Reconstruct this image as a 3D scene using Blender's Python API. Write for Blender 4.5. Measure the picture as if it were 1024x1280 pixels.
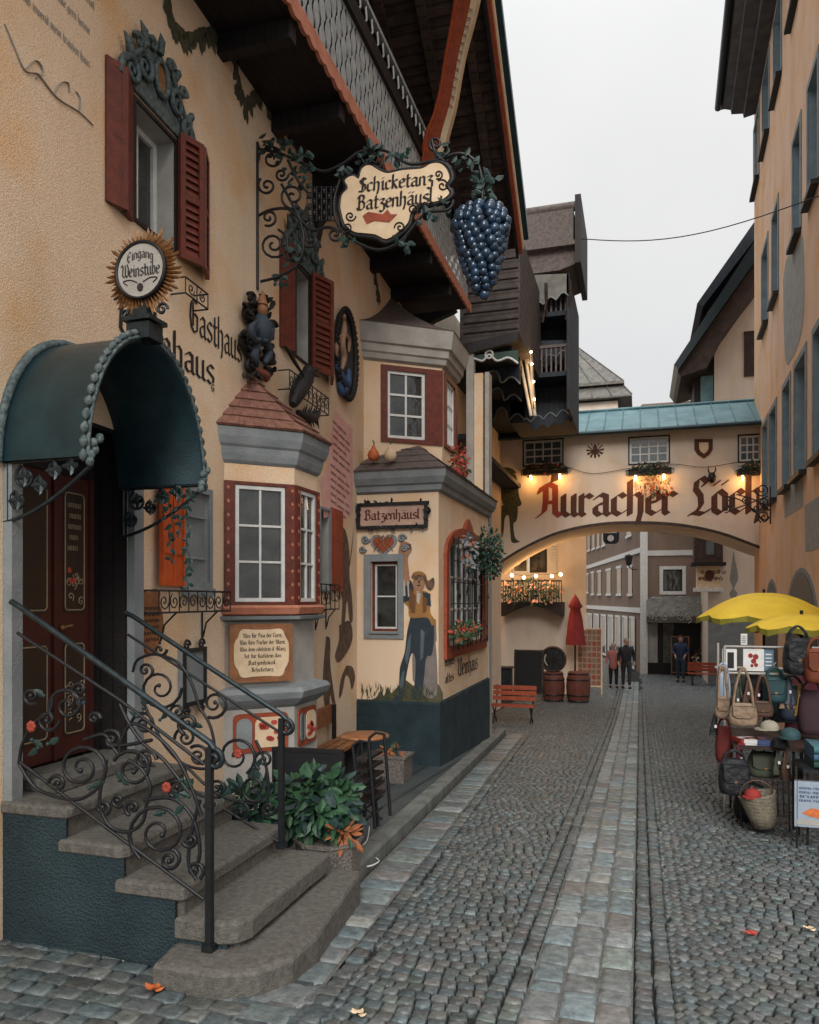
import bpy, bmesh, math, random
from math import sin, cos, pi, radians as R, sqrt, atan2
from mathutils import Vector as V, Matrix
for o in list(bpy.data.objects): bpy.data.objects.remove(o)
S = bpy.context.scene; C = S.collection
random.seed(7)
# ---------------- camera, world, sun, exposure ----------------
FP, HZ, CH = 950.0, 750.0, 1.75          # focal length in px of a 1024x1280 frame, horizon row, eye height
TH = math.atan2(288, FP)                 # the street runs 16.9 degrees to the right of the view axis
cam = bpy.data.cameras.new('camera'); co = bpy.data.objects.new('camera', cam); C.objects.link(co)
co.location = (0, 0, CH); co.rotation_euler = (pi/2, 0, TH)
cam.sensor_fit = 'VERTICAL'; cam.sensor_height = 36; cam.lens = FP/1280*36
cam.shift_y = (HZ-640)/1280.0; cam.clip_end = 500; cam.clip_start = .05
S.camera = co
S.render.resolution_x = 819; S.render.resolution_y = 1024
w = bpy.data.worlds.new("World"); S.world = w; w.use_nodes = True
nt = w.node_tree; bg = nt.nodes['Background']
sky = nt.nodes.new('ShaderNodeTexSky'); sky.sky_type = 'NISHITA'; sky.sun_disc = False
sky.sun_elevation = R(32); sky.sun_rotation = R(169); sky.air_density = 1; sky.dust_density = 3
mx = nt.nodes.new('ShaderNodeMix'); mx.data_type = 'RGBA'; mx.inputs[0].default_value = .93
tcw = nt.nodes.new('ShaderNodeTexCoord'); nzw = nt.nodes.new('ShaderNodeTexNoise'); nzw.inputs['Scale'].default_value = 1.6; nzw.inputs['Detail'].default_value = 5
rw = nt.nodes.new('ShaderNodeValToRGB'); rw.color_ramp.elements[0].position = .3; rw.color_ramp.elements[1].position = .72
rw.color_ramp.elements[0].color = (4.35, 4.37, 4.4, 1); rw.color_ramp.elements[1].color = (5.5, 5.45, 5.36, 1)
nt.links.new(tcw.outputs['Generated'], nzw.inputs['Vector']); nt.links.new(nzw.outputs['Fac'], rw.inputs[0])
nt.links.new(sky.outputs[0], mx.inputs[6]); nt.links.new(rw.outputs[0], mx.inputs[7])
# overcast luminance: brightest overhead, about a third of that at the horizon
sp = nt.nodes.new('ShaderNodeSeparateXYZ'); mr = nt.nodes.new('ShaderNodeMapRange'); mr.inputs[1].default_value = 0; mr.inputs[2].default_value = 1; mr.inputs[3].default_value = .86; mr.inputs[4].default_value = 4.8
pw = nt.nodes.new('ShaderNodeMath'); pw.operation = 'POWER'; pw.use_clamp = True; pw.inputs[1].default_value = 6
m2 = nt.nodes.new('ShaderNodeVectorMath'); m2.operation = 'SCALE'; nt.links.new(tcw.outputs['Generated'], sp.inputs[0]); nt.links.new(sp.outputs[2], pw.inputs[0]); nt.links.new(pw.outputs[0], mr.inputs[0])
nt.links.new(mx.outputs[2], m2.inputs[0]); nt.links.new(mr.outputs[0], m2.inputs[3]); nt.links.new(m2.outputs[0], bg.inputs[0]); bg.inputs[1].default_value = .1
sl = bpy.data.lights.new('sun', 'SUN'); sl.energy = 1.5; sl.angle = R(28); sl.color = (1, .96, .9)
so = bpy.data.objects.new('sun', sl); C.objects.link(so); so.rotation_euler = (R(58), 0, R(11))
S.view_settings.view_transform = 'Standard'; S.view_settings.look = 'None'
S.view_settings.exposure = .85; S.view_settings.gamma = 1
# ---------------- geometry helpers ----------------
FW = V((-sin(TH), cos(TH), 0)); RT = V((cos(TH), sin(TH), 0)); UP = V((0, 0, 1)); EYE = V((0, 0, CH))
def ray(px, py): return FW + RT*((px-512)/FP) + UP*((HZ-py)/FP)
def gz(Y):
    if Y < 18: return -.0625*Y
    if Y < 28: t = (Y-18)/10; return -1.125 - .3*t*(2-t)*.8
    return -1.365
def gp(px, py, dz=0):
    d = ray(px, py); t = 1.0
    for _ in range(60):
        p = EYE+d*t; t = (gz(p.y)+dz-CH)/d.z
    return EYE+d*t
class Fr:
    def __init__(s, a, b):               # vertical plane through a and b (xy), outward normal to the right of a->b turned clockwise
        s.o = V((a[0], a[1], 0)); s.u = (V((b[0], b[1], 0))-s.o); s.L = s.u.length; s.u.normalize(); s.v = UP.copy(); s.n = V((s.u.y, -s.u.x, 0))
    def p(s, u, v, d=0): return s.o+s.u*u+s.v*v+s.n*d
    def uv(s, px, py, d=0):
        r = ray(px, py); t = (s.o+s.n*d-EYE).dot(s.n)/r.dot(s.n); q = EYE+r*t-s.o
        return (q.dot(s.u), q.z)
    def px(s, px, py, d=0): u, v = s.uv(px, py, d); return s.p(u, v, d)
def yfr(Y): return Fr((0, Y), (1, Y))    # plane across the street, facing the camera
class Tilt(Fr):                          # any frame: origin, u, v axes
    def __init__(s, o, u, v): s.o = V(o); s.u = V(u).normalized(); s.v = V(v).normalized(); s.n = s.u.cross(s.v); s.L = 1
class MB:
    def __init__(s): s.v = []; s.f = []; s.m = []; s.s = []
    def add(s, vs, fs, mi=0, sm=False):
        b = len(s.v); s.v += [tuple(x) for x in vs]; s.f += [tuple(i+b for i in f) for f in fs]; s.m += [mi]*len(fs); s.s += [sm]*len(fs); return s
    def box(s, c, z, rz=0, mi=0, rx=0, ry=0):
        m = Matrix.Rotation(rz, 3, 'Z') @ Matrix.Rotation(rx, 3, 'X') @ Matrix.Rotation(ry, 3, 'Y'); c = V(c)
        vs = [c+m @ V((x*z[0]/2, y*z[1]/2, w*z[2]/2)) for x in (-1, 1) for y in (-1, 1) for w in (-1, 1)]
        return s.add(vs, [(0, 1, 3, 2), (4, 6, 7, 5), (0, 4, 5, 1), (2, 3, 7, 6), (0, 2, 6, 4), (1, 5, 7, 3)], mi)
    def bf(s, fr, u0, u1, v0, v1, d0, d1, mi=0):
        vs = [fr.p(u, v, d) for u in (u0, u1) for v in (v0, v1) for d in (d0, d1)]
        return s.add(vs, [(0, 1, 3, 2), (4, 6, 7, 5), (0, 4, 5, 1), (2, 3, 7, 6), (0, 2, 6, 4), (1, 5, 7, 3)], mi)
    def prism(s, fr, poly, d0, d1, mi=0):
        n = len(poly); vs = [fr.p(a, b, d0) for a, b in poly]+[fr.p(a, b, d1) for a, b in poly]
        return s.add(vs, [tuple(range(n)), tuple(range(n, 2*n))]+[(i, (i+1) % n, n+(i+1) % n, n+i) for i in range(n)], mi)
    def loft(s, rings, mi=0, cap=True, sm=False, closed=True):
        n = len(rings[0]); vs = [p for r in rings for p in r]; fs = []
        for k in range(len(rings)-1):
            for i in range(n if closed else n-1):
                j = (i+1) % n; fs.append((k*n+i, k*n+j, (k+1)*n+j, (k+1)*n+i))
        s.add(vs, fs, mi, sm)
        if cap: s.add(rings[0], [tuple(range(n))], mi); s.add(rings[-1], [tuple(range(n))], mi)
        return s
    def tube(s, pts, r, n=6, mi=0, closed=False, cap=True, flat=1):
        pts = [V(p) for p in pts]; N = len(pts); rs = r if isinstance(r, (list, tuple)) else [r]*N
        rings = []; pn = None
        for i, p in enumerate(pts):
            if closed: t = pts[(i+1) % N]-pts[i-1]
            else: t = pts[min(i+1, N-1)]-pts[max(i-1, 0)]
            if t.length < 1e-7: t = V((0, 0, 1))
            t.normalize()
            if pn is None:
                a = V((0, 0, 1)) if abs(t.z) < .9 else V((0, 1, 0)); pn = t.cross(a).normalized()
            pn = (pn-t*pn.dot(t)); pn = pn.normalized() if pn.length > 1e-6 else t.orthogonal().normalized()
            b = t.cross(pn)
            rings.append([p+pn*cos(2*pi*k/n)*rs[i]+b*sin(2*pi*k/n)*rs[i]*flat for k in range(n)])
        if closed: rings.append(rings[0]); cap = False
        return s.loft(rings, mi, cap, True)
    def lathe(s, prof, c, n=16, mi=0, ax=None, sm=True):
        c = V(c); a, b, z = (V((1, 0, 0)), V((0, 1, 0)), V((0, 0, 1))) if ax is None else ax
        return s.loft([[c+a*cos(2*pi*k/n)*max(r, 1e-4)+b*sin(2*pi*k/n)*max(r, 1e-4)+z*h for k in range(n)] for r, h in prof], mi, True, sm)
    def ball(s, c, r, n=8, m=5, mi=0):
        r = (r, r, r) if not isinstance(r, (tuple, list)) else r; c = V(c)
        return s.loft([[c+V((r[0]*sin(pi*j/m+1e-3)*cos(2*pi*k/n), r[1]*sin(pi*j/m+1e-3)*sin(2*pi*k/n), -r[2]*cos(pi*j/m))) for k in range(n)] for j in range(m+1)], mi, False, True)
    def leaf(s, p, d, w, up=None, mi=0):
        p = V(p); d = V(d); up = up or V((0, 0, 1)); sd = d.cross(up)
        sd = (sd.normalized() if sd.length > 1e-6 else V((1, 0, 0)))*w; q = up*w*.35
        return s.add([p, p+d*.35+sd-q, p+d*.75+sd*.7-q, p+d, p+d*.75-sd*.7-q, p+d*.35-sd-q, p+d*.5], [(0, 1, 6), (1, 2, 6), (2, 3, 6), (3, 4, 6), (4, 5, 6), (5, 0, 6)], mi)
    def build(s, name, mats, parent=None, recalc=True, loc=None, **kw):
        if not isinstance(mats, (list, tuple)): mats = [mats]
        if parent is not None: L = V(parent['_w'])
        elif loc is not None: L = V(loc)
        else:
            xs, ys, zs = zip(*s.v); L = V(((min(xs)+max(xs))/2, (min(ys)+max(ys))/2, min(zs)))
        me = bpy.data.meshes.new(name); me.from_pydata([(x-L.x, y-L.y, z-L.z) for x, y, z in s.v], [], s.f)
        for m in mats: me.materials.append(m)
        me.polygons.foreach_set('material_index', s.m); me.polygons.foreach_set('use_smooth', s.s); me.update()
        if recalc:
            bm = bmesh.new(); bm.from_mesh(me); bmesh.ops.recalc_face_normals(bm, faces=bm.faces); bm.to_mesh(me); bm.free()
        o = bpy.data.objects.new(name, me); C.objects.link(o); o['_w'] = tuple(L)
        if parent is not None: o.parent = parent
        else: o.location = L
        tag(o, **kw); return o
def tag(o, label=None, cat=None, group=None, kind=None):
    if label: o['label'] = label
    if cat: o['category'] = cat
    if group: o['group'] = group
    if kind: o['kind'] = kind
    return o
def thing(name, loc, label, cat, group=None):
    o = bpy.data.objects.new(name, None); C.objects.link(o); o.location = loc; o['_w'] = tuple(loc); o.empty_display_size = .1
    return tag(o, label, cat, group)
def dup(r, loc, rz=0, **kw):
    def cp(o, par):
        c = o.copy(); C.objects.link(c); c.parent = par
        for ch in [x for x in o.children]: cp(ch, c)
        return c
    n = cp(r, None); n.location = loc; n.rotation_euler = (0, 0, rz); tag(n, **kw); return n
# ---------------- procedural materials ----------------
def mt(name, a, b=None, rough=.8, metal=0, scale=6, bump=0, bs=60, em=0, attr=None, wave=None, detail=6, spec=.35, bd=.02, mid=.5):
    m = bpy.data.materials.new(name); m.use_nodes = True; t = m.node_tree; N = t.nodes; K = t.links; P = N['Principled BSDF']
    P.inputs['Roughness'].default_value = rough; P.inputs['Metallic'].default_value = metal; P.inputs['Specular IOR Level'].default_value = spec
    b = b or tuple(x*.75 for x in a); tc = N.new('ShaderNodeTexCoord')
    nz = N.new('ShaderNodeTexNoise'); nz.inputs['Scale'].default_value = scale; nz.inputs['Detail'].default_value = detail; nz.inputs['Roughness'].default_value = .58
    K.new(tc.outputs['Object'], nz.inputs['Vector'])
    rp = N.new('ShaderNodeValToRGB'); e = rp.color_ramp.elements; e[0].position = mid-.16; e[1].position = mid+.16; e[0].color = (*b, 1); e[1].color = (*a, 1)
    K.new(nz.outputs['Fac'], rp.inputs[0]); out = rp.outputs[0]
    if wave:                                # (axis, scale, darkness, distortion): planks, slats, tile courses
        wv = N.new('ShaderNodeTexWave'); wv.bands_direction = wave[0]; wv.inputs['Scale'].default_value = wave[1]; wv.inputs['Distortion'].default_value = wave[3] if len(wave) > 3 else 0
        K.new(tc.outputs['Object'], wv.inputs['Vector']); r2 = N.new('ShaderNodeValToRGB'); r2.color_ramp.elements[0].position = .02; r2.color_ramp.elements[1].position = .12
        r2.color_ramp.elements[0].color = (wave[2],)*3+(1,); K.new(wv.outputs['Fac'], r2.inputs[0])
        mm = N.new('ShaderNodeMix'); mm.data_type = 'RGBA'; mm.blend_type = 'MULTIPLY'; mm.inputs[0].default_value = 1; K.new(out, mm.inputs[6]); K.new(r2.outputs[0], mm.inputs[7]); out = mm.outputs[2]
    if attr:
        at = N.new('ShaderNodeAttribute'); at.attribute_name = attr
        mm = N.new('ShaderNodeMix'); mm.data_type = 'RGBA'; mm.blend_type = 'MULTIPLY'; mm.inputs[0].default_value = 1; K.new(out, mm.inputs[6]); K.new(at.outputs['Color'], mm.inputs[7]); out = mm.outputs[2]
    K.new(out, P.inputs['Base Color'])
    if bump:
        n2 = N.new('ShaderNodeTexNoise'); n2.inputs['Scale'].default_value = bs; n2.inputs['Detail'].default_value = 4; K.new(tc.outputs['Object'], n2.inputs['Vector'])
        bp = N.new('ShaderNodeBump'); bp.inputs['Strength'].default_value = bump; bp.inputs['Distance'].default_value = bd; K.new(n2.outputs['Fac'], bp.inputs['Height']); K.new(bp.outputs[0], P.inputs['Normal'])
    if em: P.inputs['Emission Color'].default_value = (*a, 1); P.inputs['Emission Strength'].default_value = em
    m.diffuse_color = (*a, 1); return m
# stucco: three tones of peach and ochre in big soft blotches, with a fine hard grain
def stucco(name, a, b, c, sc=.5):
    m = mt(name, a, b, rough=.92, scale=sc, bump=.4, bs=95, bd=.02, spec=.15); t = m.node_tree; N = t.nodes; K = t.links; P = N['Principled BSDF']
    tc = next(n for n in N if n.type == 'TEX_COORD'); src = P.inputs['Base Color'].links[0].from_socket
    n3 = N.new('ShaderNodeTexNoise'); n3.inputs['Scale'].default_value = 1.7; n3.inputs['Detail'].default_value = 8; K.new(tc.outputs['Object'], n3.inputs['Vector'])
    r3 = N.new('ShaderNodeValToRGB'); r3.color_ramp.elements[0].position = .5; r3.color_ramp.elements[1].position = .75; K.new(n3.outputs['Fac'], r3.inputs[0])
    m3 = N.new('ShaderNodeMix'); m3.data_type = 'RGBA'; K.new(r3.outputs[0], m3.inputs[0]); K.new(src, m3.inputs[6]); m3.inputs[7].default_value = (*c, 1)
    mp = N.new('ShaderNodeMapping'); mp.inputs['Scale'].default_value = (1.3, 1.3, .25); K.new(tc.outputs['Object'], mp.inputs[0]); n5 = N.new('ShaderNodeTexNoise'); n5.inputs['Scale'].default_value = 1.4; n5.inputs['Detail'].default_value = 7; K.new(mp.outputs[0], n5.inputs['Vector'])
    r5 = N.new('ShaderNodeValToRGB'); r5.color_ramp.elements[0].position = .32; r5.color_ramp.elements[1].position = .56; r5.color_ramp.elements[0].color = (.78, .74, .70, 1); K.new(n5.outputs['Fac'], r5.inputs[0])
    m5 = N.new('ShaderNodeMix'); m5.data_type = 'RGBA'; m5.blend_type = 'MULTIPLY'; m5.inputs[0].default_value = .45; K.new(m3.outputs[2], m5.inputs[6]); K.new(r5.outputs[0], m5.inputs[7]); m3 = m5
    n4 = N.new('ShaderNodeTexNoise'); n4.inputs['Scale'].default_value = 120; n4.inputs['Detail'].default_value = 2; K.new(tc.outputs['Object'], n4.inputs['Vector'])
    r4 = N.new('ShaderNodeValToRGB'); r4.color_ramp.elements[0].position = .3; r4.color_ramp.elements[1].position = .62; r4.color_ramp.elements[0].color = (.74, .72, .70, 1); K.new(n4.outputs['Fac'], r4.inputs[0])
    m4 = N.new('ShaderNodeMix'); m4.data_type = 'RGBA'; m4.blend_type = 'MULTIPLY'; m4.inputs[0].default_value = 1; K.new(m3.outputs[2], m4.inputs[6]); K.new(r4.outputs[0], m4.inputs[7]); K.new(m4.outputs[2], P.inputs['Base Color'])
    return m
A = {}
A['cream'] = stucco('peach_stucco', (.83, .66, .49), (.80, .60, .42), (.80, .50, .26))
A['cream2'] = stucco('pale_stucco', (.81, .71, .61), (.76, .65, .54), (.74, .58, .43))
A['pink'] = stucco('salmon_stucco', (.80, .57, .43), (.78, .50, .32), (.78, .42, .18), .35)
A['brown'] = stucco('brown_stucco', (.27, .20, .16), (.23, .17, .14), (.29, .20, .15))
A['plinth'] = mt('blue_grey_render', (.027, .050, .060), (.014, .029, .037), .9, scale=3, bump=.9, bs=70, bd=.04)
A['grey'] = mt('grey_stone_paint', (.24, .26, .27), (.17, .19, .20), .8, scale=4, bump=.3)
A['greylt'] = mt('light_grey_stone', (.40, .38, .35), (.30, .29, .27), .8, scale=4, bump=.3)
A['step'] = mt('worn_granite', (.135, .127, .112), (.070, .068, .062), .75, scale=30, bump=.8, bs=110, bd=.012, detail=10)
A['kerb'] = mt('kerb_granite', (.17, .18, .17), (.09, .10, .095), .7, scale=5, bump=.5)
A['cobble'] = mt('cobble_stone', (.115, .126, .127), (.055, .063, .066), .42, scale=18, bump=.6, bs=50, attr='col', spec=.5, bd=.01)
A['joint'] = mt('dark_joint_sand', (.022, .023, .022), (.012, .012, .012), .9, scale=20, bump=.5)
A['flag'] = mt('terrace_slab', (.07, .088, .092), (.04, .052, .056), .5, scale=3, bump=.4, wave=('X', 1.1, .5), spec=.5)
A['iron'] = mt('wrought_iron', (.012, .014, .017), (.006, .007, .009), .45, 0, scale=30, spec=.4)
A['irong'] = mt('blued_iron', (.030, .042, .048), (.016, .024, .028), .4, .5, scale=20)
A['hood'] = mt('petrol_blue_sheet', (.015, .044, .055), (.008, .024, .032), .38, .35, scale=5, bump=.1, spec=.5)
A['bead'] = mt('weathered_grey_green', (.12, .155, .155), (.03, .05, .055), .6, scale=30, bump=.4)
A['red'] = mt('oxblood_paint', (.15, .028, .015), (.085, .018, .011), .5, scale=12, bump=.2, spec=.4)
A['redlt'] = mt('brick_red_paint', (.32, .065, .028), (.22, .045, .02), .55, scale=12, bump=.2)
A['orange'] = mt('orange_red_paint', (.55, .10, .02), (.42, .07, .018), .5, scale=9, bump=.2)
A['white'] = mt('white_paint', (.66, .66, .64), (.54, .54, .53), .5, scale=12)
A['glass'] = mt('window_glass', (.05, .055, .052), (.006, .008, .009), .05, 0, scale=3.5, spec=.7, bump=.25, bs=2.2, bd=.05)
A['glassb'] = mt('bright_window_glass', (.10, .13, .15), (.05, .07, .08), .1, 0, scale=2.5, spec=1)
A['curtain'] = mt('net_curtain', (.42, .42, .40), (.25, .25, .24), .9, scale=9)
A['wood'] = mt('dark_wood', (.060, .034, .024), (.025, .015, .012), .6, scale=5, bump=.3, wave=('Y', 3.2, .35))
A['wooddk'] = mt('black_brown_wood', (.018, .014, .014), (.009, .008, .009), .6, scale=5, bump=.3, wave=('X', 3, .4))
A['woodm'] = mt('warm_wood', (.30, .13, .055), (.19, .075, .03), .5, scale=8, bump=.3)
A['carve'] = mt('silvered_carved_boards', (.36, .37, .36), (.24, .25, .25), .7, scale=9, bump=.4)
A['salmon'] = mt('faded_salmon_board', (.50, .20, .13), (.38, .13, .07), .6, scale=6, bump=.3)
A['shingle'] = mt('red_brown_shingle', (.26, .12, .085), (.15, .07, .05), .75, scale=14, bump=.6)
A['tileg'] = mt('grey_brown_tile', (.15, .12, .11), (.085, .07, .065), .75, scale=14, bump=.6)
A['lead'] = mt('weathered_lead', (.15, .14, .125), (.07, .07, .06), .55, .2, scale=4, bump=.3)
A['verd'] = mt('verdigris_copper', (.12, .235, .255), (.06, .145, .17), .5, .1, scale=2.2, bump=.15)
A['navy'] = mt('blue_black_boards', (.022, .030, .042), (.010, .014, .020), .7, scale=3, bump=.3, wave=('X', 2.6, .5))
A['black'] = mt('black_paint', (.012, .012, .013), (.006, .006, .007), .5, scale=9)
A['ink'] = mt('black_lettering', (.030, .022, .020), (.018, .014, .012), .8, scale=30)
A['brownink'] = mt('brown_lettering', (.095, .036, .022), (.065, .025, .016), .8, scale=20)
A['redink'] = mt('red_lettering', (.27, .05, .035), (.20, .035, .025), .8, scale=20)
A['gold'] = mt('dull_gold', (.36, .19, .075), (.16, .075, .03), .45, .35, scale=16, bump=.4)
A['parch'] = mt('cream_sign_paint', (.72, .56, .38), (.60, .44, .28), .6, scale=7)
A['grape'] = mt('blue_grape', (.020, .055, .11), (.010, .024, .045), .22, .1, scale=9, spec=.7)
A['leaf'] = mt('green_leaf', (.035, .10, .045), (.012, .045, .020), .5, scale=9, spec=.4)
A['leafd'] = mt('dark_iron_leaf', (.020, .050, .045), (.008, .022, .020), .5, scale=9)
A['dry'] = mt('dry_orange_leaf', (.40, .14, .05), (.20, .07, .03), .7, scale=9)
A['flower'] = mt('red_flower', (.50, .06, .04), (.30, .05, .04), .6, scale=20)
A['oflow'] = mt('orange_flower', (.62, .17, .05), (.40, .09, .03), .6, scale=20)
A['conc'] = mt('pebble_concrete', (.22, .19, .17), (.07, .065, .06), .85, scale=60, bump=.9, bs=90)
A['yell'] = mt('yellow_canvas', (.72, .50, .035), (.60, .39, .025), .7, scale=3, bump=.1)
A['warm'] = mt('lit_bulb', (1, .62, .25), (1, .55, .2), .5, em=14)
A['skin'] = mt('skin', (.48, .27, .19), (.42, .22, .15), .55, scale=8)
A['paint_dk'] = mt('faded_dark_mural_paint', (.075, .048, .036), (.16, .095, .06), .9, scale=10)
A['paint_gr'] = mt('green_mural_paint', (.030, .045, .028), (.10, .08, .045), .9, scale=12)
A['pinkp'] = mt('pink_scroll_paint', (.66, .40, .36), (.62, .30, .27), .9, scale=5)
A['greyp'] = mt('grey_mural_paint', (.22, .24, .24), (.34, .30, .25), .9, scale=6)
def col(name, c, rough=.7, **k):
    if name not in A: A[name] = mt(name, c, rough=rough, **k)
    return A[name]
# ---------------- lettering: blackletter written with a broad nib ----------------
GL = {
'a': (7, "1,8 3,10 5,9 5,1 6.2,0;5,6 2,5 1,4 1,1.5 2.5,0 5,1.5"), 'b': (6.5, "1,16 1,1 3,0 5,1.5 5,8 3.5,10 1,8.2"),
'c': (6, "5,8.5 3.5,10 1,8 1,1.5 3,0 5,1.5"), 'd': (6.8, "2,15 5,11 5,1 3,0 1,1.5 1,8 3,10 5,8.5"),
'e': (6, "1,5 5,6.5 5,8.5 3.5,10 1,8 1,1.5 3,0 5,1.5"), 'f': (5, "5.5,15 4,16 2.5,14 2.5,0;1,9.6 5,9.6"),
'g': (6.8, "5,8.5 3,10 1,8 1,1.5 3,0 5,1.5;5,10 5,-3 3,-5 1,-4"), 'h': (6.8, "1,16 1,0;1,8 3.5,10 5,8.5 5,1 4,-4"),
'i': (4, "1,9 2,10 2,1 3.2,0;1.8,13 2.4,13.6"), 'k': (6.4, "1,16 1,0;1,6 4,10 5,9;1.6,6 5,0"), 'l': (3.6, "1,16 1,1 2.4,0"),
'm': (10, "1,9.5 1,0;1,8 3,10 4.6,8.6 4.6,0;4.6,8 6.6,10 8.2,8.6 8.2,1 9.2,0"), 'n': (7, "1,9.5 1,0;1,8 3.4,10 5,8.6 5,1 6,0"),
'o': (6.6, "3,10 1,8 1,1.5 3,0 5,1.5 5,8 3,10"), 'p': (6.6, "1,10 1,-5;1,8 3.5,10 5,8 5,1.5 3,0 1,1"),
'r': (5.4, "1,10 1,1 2,0;1,7.5 3.2,10 4.8,8.6"), 's': (6, "5,9 3,10 1,8 1,6.4 5,4 5,1.6 3,0 1,1.2"),
't': (5, "2,14 2,1 3.4,0 4.4,1;.6,9.6 4.2,9.6"), 'u': (7, "1,10 1,1.5 2.8,0 5,1.6;5,10 5,1 6.2,0"), 'v': (6.4, "1,10 1,2 3,0 5,2 5,8 3.6,10"),
'w': (9.6, "1,10 1,1.5 3,0 4.6,1.6 4.6,10;4.6,1.6 6.6,0 8.4,2 8.4,8 7,10"), 'z': (6, "1,9 3,10 5,9 2,5.5 5,3.6 5,-2 3,-4.5 1,-3"),
'j': (4, "1,9 2,10 2,-3 .6,-4.6"), 'x': (6, "1,10 5,0;5,10 1,0"), 'q': (6.6, "5,8.5 3,10 1,8 1,1.5 3,0 5,1.5;5,10 5,-5"), 'y': (6.6, "1,10 1,2 3,0 5,2;5,10 5,-3 2,-5"),
'A': (10, "1.2,12 2.2,15 4.6,16.4 7.2,14.6 7.2,2 9,0;3.6,15 3.6,8 3,2.5 .6,0 ;3.6,7 7.2,7"), 'B': (9, "1,13 2.5,16 6,15.6 7,13 5.4,9.5 3,9;5.4,9.3 7.4,7 7.2,2 5,0 2.2,0 .6,2;2.6,15 2.6,1"),
'E': (8, "7,14 4.6,16 2.4,14 1.4,8 2.4,2 4.6,0 7,1.6;2,8.6 6,9"), 'G': (9.4, "7,14.6 4,16 1.6,13 1,7 2,2 4.4,0 7.4,1.4 7.6,8 5,9;3.6,14 3.6,3"),
'L': (9, "6,12.6 7.2,14.2 5.6,16 3.4,14.6 3,11 4.8,8 5,4 3.4,1.2 .8,0;2,.8 5.4,0 8.6,2"), 'S': (8, "7,14 4.4,16 1.8,13.6 2.6,10.4 6.4,7.6 7,3 4.4,0 1,1;4.2,15 4.2,2"),
'W': (13, "1,13.6 2.6,16 4,14 3.4,3 5.6,0 7.8,2.4 7.6,15;7.8,2.4 10,0 12,3 12,12 10.4,16"), 'F': (8, "1,13 3,16 7.4,15;4,15 4,2 1.6,0;4,8.6 7,9"),
'I': (6, "1,14 3,16 5,15;4,15 4,2 1.6,0"), 'K': (8.6, "2,15.6 2,0;2,8 6,16;3,8.6 7.4,0"), 'P': (8.4, "1,13 3,16 7,14 7,9 4,8;3,15 3,0"),
'T': (8, "1,13 2.6,15.6 7.4,15;3.4,14 1.6,8 2.6,2 5,0 7.4,2"), 'D': (9, "1,13 3.6,16 7.6,12 7.6,4 4,0 1,1;3,14.6 3,2"), 'M': (12, "1,13 2.4,16 4,14 4,0;4,13 7,16 8,14 8,0;8,13 11,16 11,1"),
'.': (3, "1,0 1.8,.8"), ',': (3, "1.4,1 .8,-2"), '&': (8, "6.6,2 4,0 1.4,2 6,13 4,15.6 2,13 7,0"), ' ': (4.4, ""), "'": (3, "1.4,16 1,13"), '-': (5, "1,5 4,5"), '1': (5, "1,12 3,15 3,0"), '5': (6, "5,15 1,15 1,9 4.4,8 4.6,2 1,0")}
def hull(ps):
    ps = sorted(set(ps)); 
    def half(q):
        h = []
        for p in q:
            while len(h) > 1 and (h[-1][0]-h[-2][0])*(p[1]-h[-2][1])-(h[-1][1]-h[-2][1])*(p[0]-h[-2][0]) <= 0: h.pop()
            h.append(p)
        return h[:-1]
    return half(ps)+half(ps[::-1])
def twidth(t): return sum(GL[{'ä': 'a', 'ö': 'o', 'ü': 'u', 'ß': 'B'}.get(c, c)][0] for c in t)
def write(mb, fr, text, u, v, h, width=None, slope=0, d=.004, nib=1.9, mi=0, bend=0, sq=1):
    """text starting at (u,v); h is the x-height; width stretches the line; slope in radians; bend arches the line"""
    W = twidth(text); sx = (width/W) if width else h/10*sq; sy = h/10; x = 0; k = 0
    cs, sn = cos(slope), sin(slope); a = R(38); nv = (cos(a)*nib/2, sin(a)*nib/2); tv = (-sin(a)*.22, cos(a)*.22)
    for c in text:
        um = c in 'äöü'; g = GL[{'ä': 'a', 'ö': 'o', 'ü': 'u', 'ß': 'B'}.get(c, c)]
        st = g[1]+(';1.6,13 2.4,13.8;4.6,13 5.4,13.8' if um else '')
        for pl in st.split(';'):
            q = [tuple(float(z) for z in s.split(',')) for s in pl.split()]
            for i in range(len(q)-1):
                ps = [(p[0]+i1*nv[0]+i2*tv[0], p[1]+i1*nv[1]+i2*tv[1]) for p in (q[i], q[i+1]) for i1 in (-1, 1) for i2 in (-1, 1)]
                hp = hull(ps); out = []
                for X, Y in hp:
                    X = (X+x)*sx; Y = Y*sy+bend*(4*(X/(W*sx))*(1-X/(W*sx)))
                    out.append((u+X*cs-Y*sn, v+X*sn+Y*cs))
                k += 1; dd = d+(k % 7)*.0003
                mb.add([fr.p(p[0], p[1], dd) for p in out], [tuple(range(len(out)))], mi)
        x += g[0]
    return mb
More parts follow.
